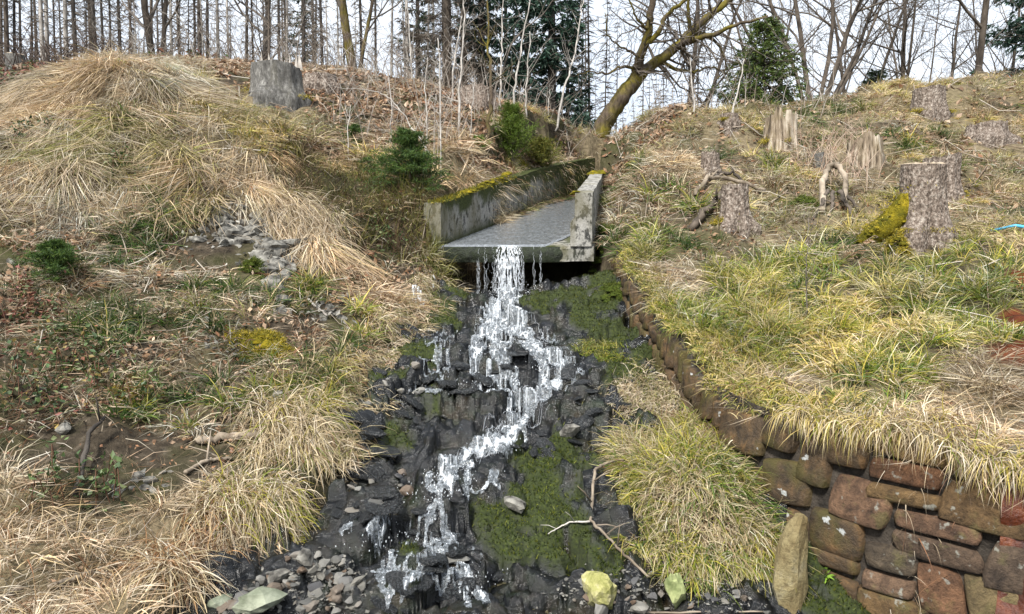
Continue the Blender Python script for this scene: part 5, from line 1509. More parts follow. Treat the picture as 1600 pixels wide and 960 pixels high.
# ------------------------------------------------------------------ mossy cushions as things of their own
def cushion(px, py, rx, h, label, pal, lumps=9, fuzz=1500, seed=1, blade=(.02, .05)):
    q = hit(px, py)
    e = empty("moss_cushion", q, label, "moss")
    rr = random.Random(seed); mb = MB(); pts = []
    lumps *= 4
    for i in range(lumps):
        a, f = rr.uniform(0, 6.283), rr.random() ** .6
        x, y = q[0] + math.cos(a) * f * rx * .95, q[1] + math.sin(a) * f * rx * .7
        r = rx * rr.uniform(.14, .28); z = float(H(np.array(x), np.array(y))) + h * (1 - f * f) * .75 - r * .2
        moss_lump(mb, (x, y, z), r, rr.uniform(.7, 1.0), 8, i + seed); pts.append((x, y, z, r))
    fcoord(mb, q); mb.build("cushion", MT["moss"] if pal is YMOSS else MT["green_moss"], e)["kind"] = "stuff"
    B = Blades()
    c = np.array(pts)[RNG.integers(0, lumps, fuzz)]
    th = RNG.uniform(0, 2 * np.pi, fuzz); el = np.arcsin(RNG.random(fuzz))
    n = np.stack([np.cos(el) * np.cos(th), np.cos(el) * np.sin(th), np.sin(el)], -1)
    p = c[:, :3] + n * c[:, 3:4] * .85
    B.add(p, n + RNG.normal(size=(fuzz, 3)) * .5 + [0, 0, .2], RNG.uniform(*blade, fuzz), RNG.uniform(.004, .008, fuzz), np.full(fuzz, .4), pick(pal, fuzz, .25), None, 2, False)
    B.build("moss_fuzz", None, None, "stuff", e, q)
    return e
YMOSS = np.array([[.26, .21, .02], [.36, .28, .03], [.17, .15, .02], [.44, .34, .05], [.12, .12, .02]])
GMOSS = np.array([[.07, .10, .014], [.11, .14, .02], [.05, .07, .012], [.15, .17, .03]])
cushion(400, 545, .22, .10, "rounded olive and yellow moss cushion on the left bank", YMOSS, 14, 2600, 1)
cushion(440, 562, .15, .09, "bright yellow end of the moss on the left bank beside the olive cushion", YMOSS, 9, 1600, 2)
cushion(398, 425, .14, .12, "green moss hump beside the broken grey slate face", GMOSS, 9, 1600, 3)
cushion(200, 625, .13, .05, "small yellow moss patch above the dark bare soil", YMOSS, 6, 800, 4)
cushion(930, 425, .26, .13, "bright green moss mound under the flume's right corner", GMOSS, 14, 2600, 5, (.02, .04))
cushion(960, 460, .22, .10, "lower green moss mound between the flume and the wall", GMOSS, 12, 2200, 6, (.02, .04))
cushion(1200, 665, .16, .04, "olive moss on the wall top at its bend", GMOSS, 9, 1200, 7)
cushion(455, 235, .14, .06, "yellow moss patch on the bank below the big grey stump", YMOSS, 7, 900, 8)
cushion(820, 265, .24, .08, "yellow green moss on the bank above the flume wall", YMOSS, 9, 1200, 9)

# ------------------------------------------------------------------ little conifers, shrubs
def spray(B, p, d, L, n, nl, w, pal):
    """needles along a twig, numpy"""
    t = RNG.random(n); base = np.array(p) + np.array(d) * (L * t)[:, None]
    nd = unit(RNG.normal(size=(n, 3)) + np.array(d) * .8)
    B.add(base, nd, nl * RNG.uniform(.6, 1.2, n), np.full(n, w), np.full(n, .05), pick(pal, n, .22), None, 2, False, .05)
def fir_bush(px, py, h, r, label, pal, nb=60, nl=.03, nw=.004, nn=40, name="spruce_sapling", cat="sapling", droop=-.1, seed=1):
    q = hit(px, py); rr = random.Random(seed)
    e = empty(name, q, label, cat)
    st = MB(); B = Blades()
    st.tube([(0, 0, -.03), (0.01, 0, h * .5), (0, 0, h)], [.014 * h / .5, .009 * h / .5, .003], 5)
    for i in range(int(nb * .62)):
        t = rr.random() ** .8
        z = h * (.06 + .92 * t); L = r * (1 - t * .82) * rr.uniform(.35, 1.35)
        a = rr.uniform(0, 6.283)
        d = Vector((math.cos(a), math.sin(a), droop + .55 * t)).normalized()
        st.tube([(0, 0, z), tuple(Vector((0, 0, z)) + d * L)], [.004, .0012], 3, False)
        spray(B, (0, 0, z), d, L, nn, nl, nw, pal)
        for s in range(4):
            f = rr.uniform(.3, .95); p = Vector((0, 0, z)) + d * L * f
            d2 = (d + Vector((rr.gauss(0, .6), rr.gauss(0, .6), rr.gauss(0, .25)))).normalized()
            spray(B, p, d2, L * .45, nn // 2, nl, nw, pal)
    st.build("stem", MT["twig"], e); B.build("needles", None, None, "stuff", e, np.zeros(3))
    return e
FIR = np.array([[.045, .088, .020], [.066, .12, .026], [.030, .06, .016], [.10, .15, .03]])
fir_bush(85, 440, .30, .30, "small dense green fir bush on the left bank", FIR, 170, .045, .0045, 46, seed=1)
fir_bush(640, 300, .68, .50, "bushy young spruce left of the flume's mouth", FIR, 230, .06, .007, 40, seed=2)
fir_bush(800, 262, .95, .55, "light green broom bush above the middle of the flume wall", np.array([[.10, .16, .02], [.14, .19, .03], [.07, .11, .018]]), 280, .06, .008, 34, "broom_bush", "bush", .9, 3)
fir_bush(845, 272, .50, .5, "olive broom bush drooping over the flume wall", np.array([[.13, .14, .025], [.09, .11, .02], [.18, .16, .03]]), 190, .05, .008, 34, "broom_bush", "bush", .5, 4)
fir_bush(745, 250, .24, .2, "tiny bright green shoot left of the broom bush", np.array([[.12, .2, .03], [.1, .16, .025]]), 30, .05, .008, 26, "broom_bush", "bush", .6, 5)
fir_bush(555, 232, .3, .25, "small green fir on the leaf covered bank beside the arched sapling", FIR, 40, .05, .007, 26, seed=6)
fir_bush(575, 275, .2, .2, "low green fir seedling left of the young spruce", FIR, 30, .05, .006, 26, seed=7)
# heather-like stems: a mass
B = Blades()
x, y = sel('shrub', 1)
tufts(B, x, y, 30, .40, .0060, .12, [(np.array([[.055, .06, .018], [.085, .085, .025], [.035, .038, .014]]), .6), (np.array([[.12, .08, .045], [.08, .05, .03]]), .35), (np.array([[.17, .16, .04]]), .15)], 1.2, .55, .1, .12, 4, None, .35)
B.build("undergrowth", "dark olive upright stems of undergrowth left of the flume")
# bramble: arching stems with leaves that can be told apart
def bramble(px, py, n, r, label, seed, pal):
    q = hit(px, py); rr = random.Random(seed)
    e = empty("bramble", q, label, "bramble")
    mb = MB(); Lv = Leaves(); C = []
    for i in range(n):
        a = rr.uniform(0, 6.28); L = rr.uniform(.5, 1.0) * r
        p0 = Vector((rr.gauss(0, r * .4), rr.gauss(0, r * .25), 0)); pts = []
        for k in range(7):
            f = k / 6
            x = p0.x + math.cos(a) * L * f; y = p0.y + math.sin(a) * L * .6 * f
            z = float(H(np.array(q[0] + x), np.array(q[1] + y))) - q[2] + .22 * math.sin(math.pi * min(1, f * 1.05)) * rr.uniform(.4, 1.1) + .01
            pts.append((x, y, z))
        mb.tube(pts, [.0028] * 6 + [.0015], 4, False, (.10, .052, .032))
        for p in pts[1:]:
            for s in range(rr.randint(2, 5)): C.append(Vector(p) + Vector((rr.gauss(0, .03), rr.gauss(0, .03), rr.gauss(0.01, .02))))
    mb.build("stem", MT["stem"], e)
    C = np.array([c[:] for c in C]); Lv.add(C, RNG.uniform(.028, .055, len(C)), RNG.uniform(.02, .036, len(C)), pick(pal, len(C), .3), .8)
    Lv.build("leaves", None, "stuff", e)
REDL = np.array([[.17, .055, .042], [.12, .05, .03], [.07, .09, .03], [.20, .11, .06], [.12, .09, .05]])
GRL = np.array([[.05, .09, .03], [.08, .12, .04], [.12, .14, .06], [.26, .19, .06], [.05, .075, .035], [.13, .09, .05]])
bramble(20, 500, 12, .35, "bramble with dark red leaves at the photo's left edge", 1, REDL)
bramble(95, 590, 12, .35, "bramble with green and yellow leaves above the dark soil", 2, GRL)
bramble(30, 640, 12, .35, "bramble with yellowing leaves at the lower left edge", 3, GRL)
bramble(160, 620, 9, .28, "low bramble with grey green leaves beside the yellow moss patch", 4, GRL)
bramble(90, 775, 4, .16, "small green leafed bramble at the edge of the straw mat", 5, GRL[:3])
bramble(165, 790, 4, .14, "green bramble leaves in the straw below the dark branch", 6, GRL[:3])
bramble(600, 385, 9, .28, "bramble with pale green leaves beside the flume's left corner", 7, GRL[:3])
bramble(40, 225, 9, .3, "dark green bramble on the left flank of the mound", 8, DARKG)
bramble(180, 275, 7, .25, "green leaves growing through the mound's straw", 9, GRL[:2])
# green shoots at the wall's foot
def shoot(px, py, h, label):
    q = hitb(px, py); B = Blades()
    n = 16; th = RNG.uniform(0, 6.28, n)
    B.add(np.repeat(np.array([[0, 0, h * .5]]), n, 0) + RNG.normal(size=(n, 3)) * [0, 0, h * .2], np.stack([np.cos(th), np.sin(th), np.full(n, .5)], -1), RNG.uniform(.04, .06, n), np.full(n, .012), np.full(n, .3), pick(np.array([[.17, .30, .03], [.22, .36, .05]]), n), None, 3, False)
    e = empty("green_shoot", q, label, "plant")
    B.build("leaves", None, None, "stuff", e, np.zeros(3))
    mb = MB(); mb.tube([(0, 0, -.02), (0, 0, h * .8)], [.004, .002], 4); mb.build("stem", MT["green_moss"], e)
shoot(1292, 915, .09, "bright green shoot growing beside the leaning stone at the wall's foot")
shoot(1400, 958, .05, "small green shoot at the foot of the wall near the picture's lower edge")
# ------------------------------------------------------------------ stumps
def stump_body(R, h, seed, jag=0.0, flare=.35, lean=(0, 0), slope=0.0, nth=40, nz=12):
    ph = [random.Random(seed + i).uniform(0, 6.28) for i in range(4)]
    th = np.linspace(0, 2 * np.pi, nth, endpoint=False)
    top = h * (1 + slope * np.cos(th - ph[3])) + 0 * th
    if jag: top = h * (1 - jag * (0.5 + 1.0 * fbm(th * 3.5 + seed, th * 0 + seed, seed, 3)) - jag * .9 * (np.cos(th - ph[2]) * .5 + .5) * .6 - jag * .16 * RNG.random(nth))
    V = []
    for i in range(nz + 1):
        f = i / nz
        z = -0.35 + (top + 0.35) * f
        zz_ = np.maximum(z, 0) / max(h, .01)
        lob = 1 + flare * np.exp(-zz_ * 5.5) * (1 + .75 * np.cos(4 * th + ph[0]) * .8 + .4 * np.cos(7 * th + ph[1]))
        r = R * lob * (1 - .06 * zz_) * (1 + .13 * fbm(th * 2.2 + seed * 3, zz_ * 2.5, seed, 4) + .05 * np.cos(11 * th + ph[2]))
        V.append(np.stack([r * np.cos(th) + lean[0] * z, r * np.sin(th) + lean[1] * z, z], -1))
    V = np.array(V); n, k = V.shape[:2]
    i = np.arange(n - 1)[:, None]; j = np.arange(k)[None]; j2 = (j + 1) % k
    F = np.stack([i * k + j, i * k + j2, (i + 1) * k + j2, (i + 1) * k + j], -1).reshape(-1, 4)
    return V.reshape(-1, 3), F, V[-1]
def stump(px, py, R, h, label, bark, seed, jag=0.0, top="cut_wood", flare=.35, lean=(0, 0), slope=.04, moss=None, spikes=0, sink=0.0):
    q = hit(px, py) if not isinstance(px, tuple) else np.array(px)
    q = q - np.array([0, -R * .4, sink - .05]); h = h * 1.08
    e = empty("tree_stump", q, label, "tree stump")
    V, F, rim = stump_body(R, h, seed, jag, flare, lean, slope)
    link("bark", np_mesh("bark", V, [F], MT[bark], True), e)
    # top: rim, sunk ring, middle
    c = rim.mean(0); k = len(rim)
    inner = c + (rim - c) * .86 + np.array([0, 0, .008 if not jag else -h * .10]) + (RNG.normal(size=rim.shape) * [0, 0, .006] if not jag else 0)
    inner[:, 2] = inner[:, 2] if not jag else np.minimum(inner[:, 2], rim[:, 2] - .02)
    mid = c + (rim - c) * .4 + np.array([0, 0, .004 if not jag else -h * .25])
    if jag: mid[:, 2] = c[2] - h * .25 + RNG.normal(size=k) * .02
    VV = np.concatenate([rim, inner, mid, [mid.mean(0)]])
    j = np.arange(k); j2 = (j + 1) % k
    Q = np.concatenate([np.stack([j, j2, k + j2, k + j], -1), np.stack([k + j, k + j2, 2 * k + j2, 2 * k + j], -1)])
    T = np.stack([2 * k + j, 2 * k + j2, np.full(k, 3 * k)], -1)
    link("cut_top", np_mesh("cut_top", VV, [Q, T], MT[top], False), e)
    rr = random.Random(seed)
    for s in range(spikes):
        a = math.pi * (.15 + .7 * s / max(1, spikes - 1)) + rr.uniform(-.1, .1)
        w = rr.uniform(.02, .045); hh = rr.uniform(.12, .26)
        mb = MB(); x, y = R * .9 * math.cos(a) + lean[0] * h, R * .9 * math.sin(a) + lean[1] * h
        mb.add([(x - w, y, h * .9), (x + w, y, h * .9), (x + w * .6, y + .02, h * .9), (x - w * .6, y + .02, h * .9), (x + rr.uniform(-.02, .02), y, h + hh)], [(0, 1, 4), (1, 2, 4), (2, 3, 4), (3, 0, 4), (3, 2, 1, 0)])
        mb.build("splinter", MT["pale_twig"], e, False)
    if moss:
        for mi, (dx, dy, dz, r, n) in enumerate(moss):
            mb = MB()
            if dz > .3:
                mb.tube([(dx * f_, dy * f_, dz * (1 - f_) - .05 - .10 * math.sin(f_ * 3.1)) for f_ in (.1, .3, .5, .7, .9, 1.1)], [r * .8, r * .85, r * .9, r * .9, r * .75, r * .4], 12)
            for i in range(n * 5):
                f = rr.random()
                moss_lump(mb, (dx * f + rr.gauss(0, r * .35), dy * f + rr.gauss(0, r * .5), dz * (1 - f) * (1 - .75 * rr.random() ** 2) + rr.gauss(0, r * .1)), r * rr.uniform(.10, .2), .9, 7, seed + i)
            mb.build("moss", MT["moss"], e)["kind"] = "stuff"
            B = Blades(); nn = 2200
            f = RNG.random(nn); p = np.stack([dx * f + RNG.normal(size=nn) * r * .5, dy * f + RNG.normal(size=nn) * r * .65, dz * (1 - f) * (1 - .7 * RNG.random(nn) ** 2) + RNG.random(nn) * r * .5], -1)
            B.add(p, RNG.normal(size=(nn, 3)) + [0, -.3, .6], RNG.uniform(.015, .04, nn), np.full(nn, .006), np.full(nn, .3), pick(YMOSS, nn, .25), None, 2, False)
            B.build("moss_fuzz", None, None, "stuff", e, np.zeros(3))
    return e
def rm(px, d): return px * d / FPX           # a pixel width at a depth, in metres
stump(428, 160, .37, .50, "big weathered grey stump with pale splinters behind and yellow moss on one flank", "grey_stump", 1, .14, "cut_wood", .22, (0, 0), .08, [(-.50, -.12, .42, .13, 16), (.48, -.1, .0, .10, 6)], 6)
stump(745, 168, .30, .32, "reddish brown stump on the crest beside the dark spruces", "stump", 2, .2, "cut_wood", .2, (0, 0), .1)
stump(498, 138, .26, .22, "low reddish stump on the crest right of the big grey stump", "stump", 3, .3, "cut_wood", .2)
stump(20, 92, .16, .34, "small pale stump at the forest edge in the upper left corner", "grey_stump", 4, 0, "cut_wood", .15)
stump(1222, 232, .24, .70, "tall splintered pale stump torn to a spike on its right side", "splinter", 5, .60, "splinter", .08, (.02, 0), 0, [(.02, -.22, .10, .07, 5), (-.3, -.1, .2, .08, 4)])
stump(1356, 252, .22, .42, "short rotten stump with jagged pale splinters on the right slope", "splinter", 6, .7, "splinter", .15)
stump(1456, 182, .26, .46, "reddish brown stump standing highest on the right slope", "stump", 7, .1, "cut_wood", .25, (0, 0), .04, [(.35, -.1, .05, .1, 6), (-.35, -.15, .0, .12, 6)])
stump(1546, 222, .28, .28, "leaning brown stump with a bare root near the right edge", "stump", 8, .2, "cut_wood", .4, (.15, 0), .12)
stump(1473, 312, .21, .50, "tall grey brown stump right behind the big mossy cut stump", "stump", 9, .12, "cut_wood", .25, (.06, 0), .05, [(.3, 0, .05, .1, 6)])
stump(1447, 374, .21, .66, "big cut stump with bright yellow moss sloping down its left side", "stump", 10, 0, "cut_wood", .42, (0, 0), .03, [(-.56, .05, .60, .135, 22), (-.30, -.14, .02, .10, 8), (.10, -.22, .02, .10, 6)])
stump(1150, 360, .155, .46, "pale barked stump with spreading roots among the dark grass tufts", "stump", 11, .08, "cut_wood", .55, (0, 0), .05, [(-.24, -.05, .15, .08, 6)])
stump(1111, 275, .12, .26, "little brown stump in the straw left of the root tangle", "stump", 12, .15, "cut_wood", .2)
stump(1141, 196, .14, .12, "tiny stump with yellow moss on the right crest below the green spruce", "stump", 13, .1, "cut_wood", .2, (0, 0), .04, [(-.12, -.1, .06, .06, 5)])
stump(1281, 270, .07, .24, "thin grey stake of a stump in the pink grass below the rotten stump", "grey_stump", 14, .2, "cut_wood", .2)
# mossy hump against the big cut stump's left
cushion(1405, 395, .14, .20, "upright mossy root hump at the left foot of the big cut stump", YMOSS, 8, 1400, 21)

# ------------------------------------------------------------------ roots, branches, sticks on the ground
def stick(name, pts, r0, r1, label, mat="dry_wood", forks=0, cat="branch", seed=1, world=False, side=6):
    rr = random.Random(seed)
    Q = []
    for p in pts:
        if world: Q.append(np.array(p))
        else:
            q = hitb(p[0], p[1]) if len(p) > 3 else hit(p[0], p[1])
            Q.append(q + np.array([0, -.02, (p[2] if len(p) > 2 else .02)]))
    o = Q[0].copy()
    # smooth
    P_ = []
    for i in range(len(Q) - 1):
        for k in range(5):
            f = k / 5; P_.append(Q[i] * (1 - f) + Q[i + 1] * f + np.array([rr.gauss(0, r0 * .3), rr.gauss(0, r0 * .3), rr.gauss(0, r0 * .3)]))
    P_.append(Q[-1])
    n = len(P_)
    mb = MB(); mb.tube([p - o for p in P_], [(r0 + (r1 - r0) * i / (n - 1)) * rr.uniform(.85, 1.15) for i in range(n)], side)
    for f in range(forks):
        i = rr.randint(n // 4, n - 2); b = P_[i] - o
        d = Vector((rr.gauss(0, 1), rr.gauss(0, .4), rr.uniform(.0, 1))).normalized() * rr.uniform(.08, .22)
        r = r0 + (r1 - r0) * i / (n - 1)
        mb.tube([b, b + np.array(d) * .5 + np.array([0, 0, .01]), b + np.array(d)], [r * .6, r * .45, r * .2], 5)
    ob = mb.build(name, MT[mat]); ob.location = o
    return tag(ob, label, cat)
stick("root_log", [(310, 692), (345, 690), (380, 688), (415, 686)], .028, .022, "thick weathered root lying flat above the straw tussock", forks=1, seed=1)
stick("branch", [(290, 742), (320, 728), (335, 720), (365, 722)], .013, .010, "forked pale branch below the weathered root", forks=2, seed=2)
stick("branch", [(118, 782, .02), (135, 740, .06), (145, 700, .10), (168, 685, .12)], .016, .010, "dark bent branch standing in the bare soil", "bark_dark", 1, seed=3)
stick("stick", [(80, 925), (115, 910), (148, 900)], .014, .010, "straight grey stick lying on the straw mat", seed=4)
stick("stick", [(0, 946), (18, 938), (38, 930)], .015, .012, "grey stick end at the photo's lower left corner", seed=5)
stick("stick", [(52, 762), (68, 760), (85, 757)], .010, .008, "short pale stick at the upper edge of the straw mat", seed=6)
stick("stick", [(195, 378), (210, 360), (220, 345)], .014, .010, "short pale broken stick on the bank under the mound", seed=7)
stick("stick", [(482, 472), (500, 487), (512, 500)], .012, .009, "split pale stick on the slate splinters", "pale_twig", seed=8)
stick("stick", [(428, 238), (448, 243), (464, 248)], .03, .022, "dark brown log end below the big grey stump", "bark_brown", seed=9)
stick("dead_branch", [(985, 728, .06, 1), (945, 738, .06, 1), (928, 745, .05, 1), (925, 790, .05, 1), (922, 822, .04, 1), (940, 840, .04, 1), (965, 862, .03, 1), (990, 885, .02, 1), (1015, 905, .02, 1)], .010, .007, "bare forked dead branch lying across the black rock and moss", "dry_wood", 5, seed=10)
stick("dead_branch", [(922, 824, .04, 1), (890, 825, .04, 1), (870, 832, .03, 1), (856, 838, .02, 1)], .006, .003, "thin pale twig over the big moss patch", "pale_twig", 2, seed=11)
stick("stick", [(1000, 958, .01, 1), (1100, 957, .01, 1), (1190, 956, .01, 1)], .006, .004, "long thin twig on the wet gravel at the lower edge", "dry_wood", 0, seed=12)
stick("stick", [(1075, 905, .02, 1), (1100, 910, .02, 1), (1130, 916, .02, 1)], .003, .002, "thin straw stalk between the green stone and the clump", "pale_twig", 0, seed=13)
stick("root", [(1085, 310, .04), (1105, 292, .10), (1130, 292, .12), (1165, 300, .10), (1195, 306, .05)], .032, .022, "bleached root arching over the pale barked stump", "dry_wood", 2, seed=14)
stick("root", [(1095, 300, .05), (1120, 288, .12), (1145, 286, .12), (1160, 296, .08)], .026, .018, "thin bleached root above the pale barked stump", "bark_brown", 2, seed=15)
stick("root", [(1080, 362, .03), (1100, 345, .08), (1118, 330, .12), (1130, 318, .14)], .045, .036, "thick reddish root running down left of the pale barked stump", "bark_brown", 1, seed=16)
stick("root", [(1285, 335, .03), (1284, 312, .20), (1290, 300, .30), (1306, 297, .32), (1316, 306, .26), (1318, 330, .05)], .040, .032, "arched bare root standing up like a handle from the right terrace", "dry_wood", 0, seed=17)
for i, (a, b) in enumerate([((1292, 305), (1268, 345)), ((1300, 302), (1295, 345)), ((1312, 312), (1335, 350)), ((1316, 318), (1350, 340))]):
    q0 = hit(1300, 322) + np.array([(a[0] - 1300) * .006, 0, .18]); q1 = hit(*b)
    stick("root", [q0, (q0 + q1) / 2 + np.array([0, -.03, .02]), q1], .026, .012, ["short root of the arched root reaching down left", "dark root under the middle of the arched root", "root of the arched root reaching down right", "thin long root trailing right of the arched root"][i], "bark_brown", 1, seed=30 + i, world=True)
cushion(1255, 325, .20, .14, "green moss bank left of the arched root", GMOSS, 9, 1400, 22)
for i, (p, lb) in enumerate([([(1380, 170), (1420, 150)], "fallen pale stick on the right crest left of the highest stump"), ([(1560, 220), (1596, 200)], "bare fallen branch by the leaning stump"), ([(1500, 275), (1480, 240)], "thin fallen branch between the stumps on the right slope"),
                            ([(1330, 262), (1290, 245)], "thin fallen stick beside the rotten stump"), ([(1190, 330), (1230, 300)], "grey stick lying in the grass between the two root stumps"), ([(950, 300), (990, 330)], "stalk leaning in the grass beside the flume's short wall")]):
    stick("stick", p, .018, .010, lb, "dry_wood", 2, seed=60 + i)
# the blue pipe at the right edge
q0, q1, q2 = hit(1540, 372), hit(1575, 378), hit(1640, 386)
mb = MB(); mb.tube([q0 - q0 + [0, -.05, .06], (q1 - q0) + [0, -.1, .15], (q2 - q0) + [0, -.1, .14]], [.016, .016, .016], 8)
o = mb.build("blue_pipe", MT["hose"]); o.location = q0
tag(o, "light blue plastic pipe lying on the soil at the right edge", "pipe")
# twigs everywhere on the slopes: uncountable
mb = MB()
tx_, ty_ = candidates(9, (-9, 12, 2.5, 15)); kk = off_stream(tx_, ty_, .1, .2)
for x, y in zip(tx_[kk], ty_[kk]):
    a = random.uniform(0, 6.28); L = random.uniform(.08, .3) * float(wsc(x, y)); r = random.uniform(.0015, .004) * float(wsc(x, y))
    pts = []
    for f in (0, .5, 1):
        X, Y = x + math.cos(a) * L * f, y + math.sin(a) * L * f
        pts.append((X, Y, float(H(np.array(X), np.array(Y))) + .05 + random.uniform(0, .06)))
    if off_stream(np.array([pts[2][0]]), np.array([pts[2][1]]))[0]:
        c = random.choice(((.30, .25, .2), (.2, .15, .11), (.42, .38, .32)))
        mb.tube(pts, [r, r, r * .5], 3, False, c)
tag(mb.build("fallen_twigs", MT["stem"]), "fallen twigs strewn through the grass of both banks", kind="stuff")

# ------------------------------------------------------------------ trees
def grow(mb, p, d, L, r, lev, rr, prm, sides):
    """one limb and, from it, its smaller limbs"""
    n = max(3, int(prm['seg'][lev]))
    pts, rad = [Vector(p)], [r]
    d = Vector(d).normalized(); step = L / n
    for i in range(n):
        d = (d + Vector((rr.gauss(0, 1), rr.gauss(0, 1), rr.gauss(0, 1))) * prm['wob'][lev] + Vector((0, 0, prm['up'][lev]))).normalized()
        pts.append(pts[-1] + d * step); rad.append(max(r * (1 - (i + 1) / n * prm['tap']), prm['min']))
    mb.tube(pts, rad, sides[lev], False)
    if lev + 1 < len(prm['seg']):
        m_ = prm['kids'][lev]; m_ = int(m_) + (rr.random() < m_ - int(m_))
        for k in range(m_):
            f = prm['from'][lev] + (1 - prm['from'][lev]) * (k + rr.random()) / m_
            i = min(n - 1, int(f * n)); g = f * n - i
            q = pts[i].lerp(pts[i + 1], min(1, g))
            t = (pts[i + 1] - pts[i]).normalized()
            o = t.orthogonal().normalized(); o.rotate(__import__('mathutils').Quaternion(t, rr.uniform(0, 6.283)))
            a = R(prm['ang'][lev] + rr.gauss(0, 12))
            nd = t * math.cos(a) + o * math.sin(a)
            grow(mb, q, nd, L * prm['len'][lev] * rr.uniform(.55, 1.15) * (1 - .45 * f), max(rad[i] * prm['rad'][lev], prm['min']), lev + 1, rr, prm, sides)

def bare_spruce(seed, h, r, bark, twig, base=1.0, dens=1.0, tl=1.0, dead=True):
    rr = random.Random(seed)
    e = bpy.data.objects.new("bare_spruce", None)
    mb = MB()
    n = 10; lx, ly = rr.uniform(-.012, .012), rr.uniform(-.012, .012)
    ax = lambda z: Vector((lx * z + .03 * math.sin(z * .5 + seed), ly * z + .03 * math.cos(z * .6 + seed), z))
    mb.tube([ax(-.3 + (h + .3) * i / n) for i in range(n + 1)], [r * 1.12 if i == 0 else r * (1 - .86 * i / n) for i in range(n + 1)], 8)
    link("trunk", mb.mesh("trunk", MT[bark]), e)
    mb = MB(); z = base
    while z < h * .97:
        for k in range(rr.randint(3, 7)):
            if rr.random() > dens: continue
            a = rr.uniform(0, 6.283); L = rr.uniform(.35, 1.5) * tl * (1 - .65 * z / h)
            d = Vector((math.cos(a), math.sin(a), rr.uniform(-.35, .12)))
            p0 = ax(z); p1 = p0 + d * L * .55; p2 = p0 + d * L + Vector((0, 0, -L * .12))
            mb.tube([p0, p1, p2], [.022, .016, .006], 3, False)
            for s in range(rr.randint(2, 5)):
                f = rr.uniform(.3, .95); q = p0.lerp(p2, f)
                dd = Vector((rr.gauss(0, 1), rr.gauss(0, 1), rr.gauss(-.4, .4))).normalized() * L * rr.uniform(.15, .35)
                mb.tube([q, q + dd], [.011, .004], 3, False)
        z += rr.uniform(.16, .38)
    link("branches", mb.mesh("branches", MT[twig]), e)
    return e
def place_tree(proto, x, y, label, group, rot=0.0, s=1.0, z=None, cat="tree", tilt=(0, 0)):
    c = copy_tree(proto)
    c.location = (x, y, float(H(np.array(x), np.array(y))) - .05 if z is None else z)
    c.rotation_euler = (tilt[0], tilt[1], rot); c.scale = (s, s, s)
    tag(c, label, cat, group)
    return c
PR = {"brown": [bare_spruce(1, 15, .19, "bark_brown", "twig", .6, .9), bare_spruce(2, 16, .16, "bark_brown", "twig", 1.0, .9, 1.2)],
      "dark": [bare_spruce(3, 15, .20, "bark_dark", "twig", .8, .95, 1.1), bare_spruce(4, 14, .15, "bark_dark", "twig", .5, 1.0, 1.3)],
      "pale": [bare_spruce(5, 15, .17, "bark_pale", "twig", 1.5, .75), bare_spruce(6, 14, .14, "bark_pale", "twig", 1.0, .8, 1.1)],
      "thin": [bare_spruce(7, 11, .07, "bark_brown", "twig", .6, .9, .6), bare_spruce(8, 10, .055, "bark_dark", "twig", .4, 1.0, .7)]}
TR = random.Random(77)
def at_px(px, d): return px_x(px) * d
def px_x(px): return (px - 800) / FPX
trunks = [(10, "brown", 8.5, 0), (24, "brown", 12, 0), (33, "dark", 7, 0), (45, "dark", 7, 0), (81, "pale", 10, "pale trunk with an orange scar at the left forest edge"), (114, "pale", 10, "whitest barked trunk behind the left end of the mound"), (132, "dark", 10, "dark trunk just right of the whitest barked one"),
          (144, "thin", 4, 0), (162, "dark", 11, "thick dark trunk above the mound's crest"), (174, "dark", 6, 0), (199, "dark", 9, 0), (206, "brown", 6, 0), (241, "brown", 9, 0), (289, "brown", 7, 0), (313, "dark", 7, 0), (330, "pale", 5, 0), (349, "pale", 9, "pale trunk above the dip between mound and big grey stump"),
          (366, "pale", 6, 0), (388, "brown", 9, "brown trunk just left of the big grey stump"), (441, "dark", 7, 0), (452, "pale", 6, 0), (478, "dark", 9, 0), (495, "thin", 5, 0), (509, "dark", 7, 0), (535, "pale", 5, 0), (573, "dark", 8, 0),
          (611, "pale", 7, "pale trunk right of the yellow mossed tree"), (638, "pale", 5, "slim white trunk left of the brown dead spruce"), (666, "pale", 6, "straight white trunk in front of the brown dead spruce"), (223, "brown", 6, 0), (270, "dark", 6, 0), (300, "thin", 4, 0), (405, "dark", 6, 0), (425, "brown", 5, 0), (590, "dark", 6, 0), (62, "dark", 6, 0), (98, "dark", 5, 0), (186, "dark", 5, 0)]
SHL = {"brown": "tall brown bare spruce in the left forest", "dark": "tall dark bare spruce in the left forest", "pale": "tall pale bare spruce in the left forest", "thin": "thin dead spruce pole in the left forest"}
def WHERE(px):
    for lim, t in ((60, "standing at the left edge"), (150, "standing above the mound's left shoulder"), (240, "standing over the mound's crest"), (340, "standing above the mound's right shoulder"), (440, "standing behind the big grey stump"), (540, "standing right of the big grey stump"), (630, "standing by the yellow mossed tree")):
        if px < lim: return t
    return "standing before the brown dead spruces"
for i, (px, kd, w, lb) in enumerate(trunks):
    pr = PR[kd][i % 2]; r = {"brown": (.19, .16), "dark": (.20, .15), "pale": (.17, .14), "thin": (.07, .055)}[kd][i % 2]
    d = TR.uniform(17, 27); sc_ = w * .74 * d / FPX / (2 * r)
    o = place_tree(pr, at_px(px, d), d, lb or SHL[kd].replace("in the left forest", WHERE(px)), None if lb else "bare spruce trunks of the left forest", TR.uniform(0, 6.28), 1.0)
    o.scale = (sc_, sc_, max(sc_, .75)); o.rotation_euler = (TR.gauss(0, .018), TR.gauss(0, .022), TR.uniform(0, 6.28))
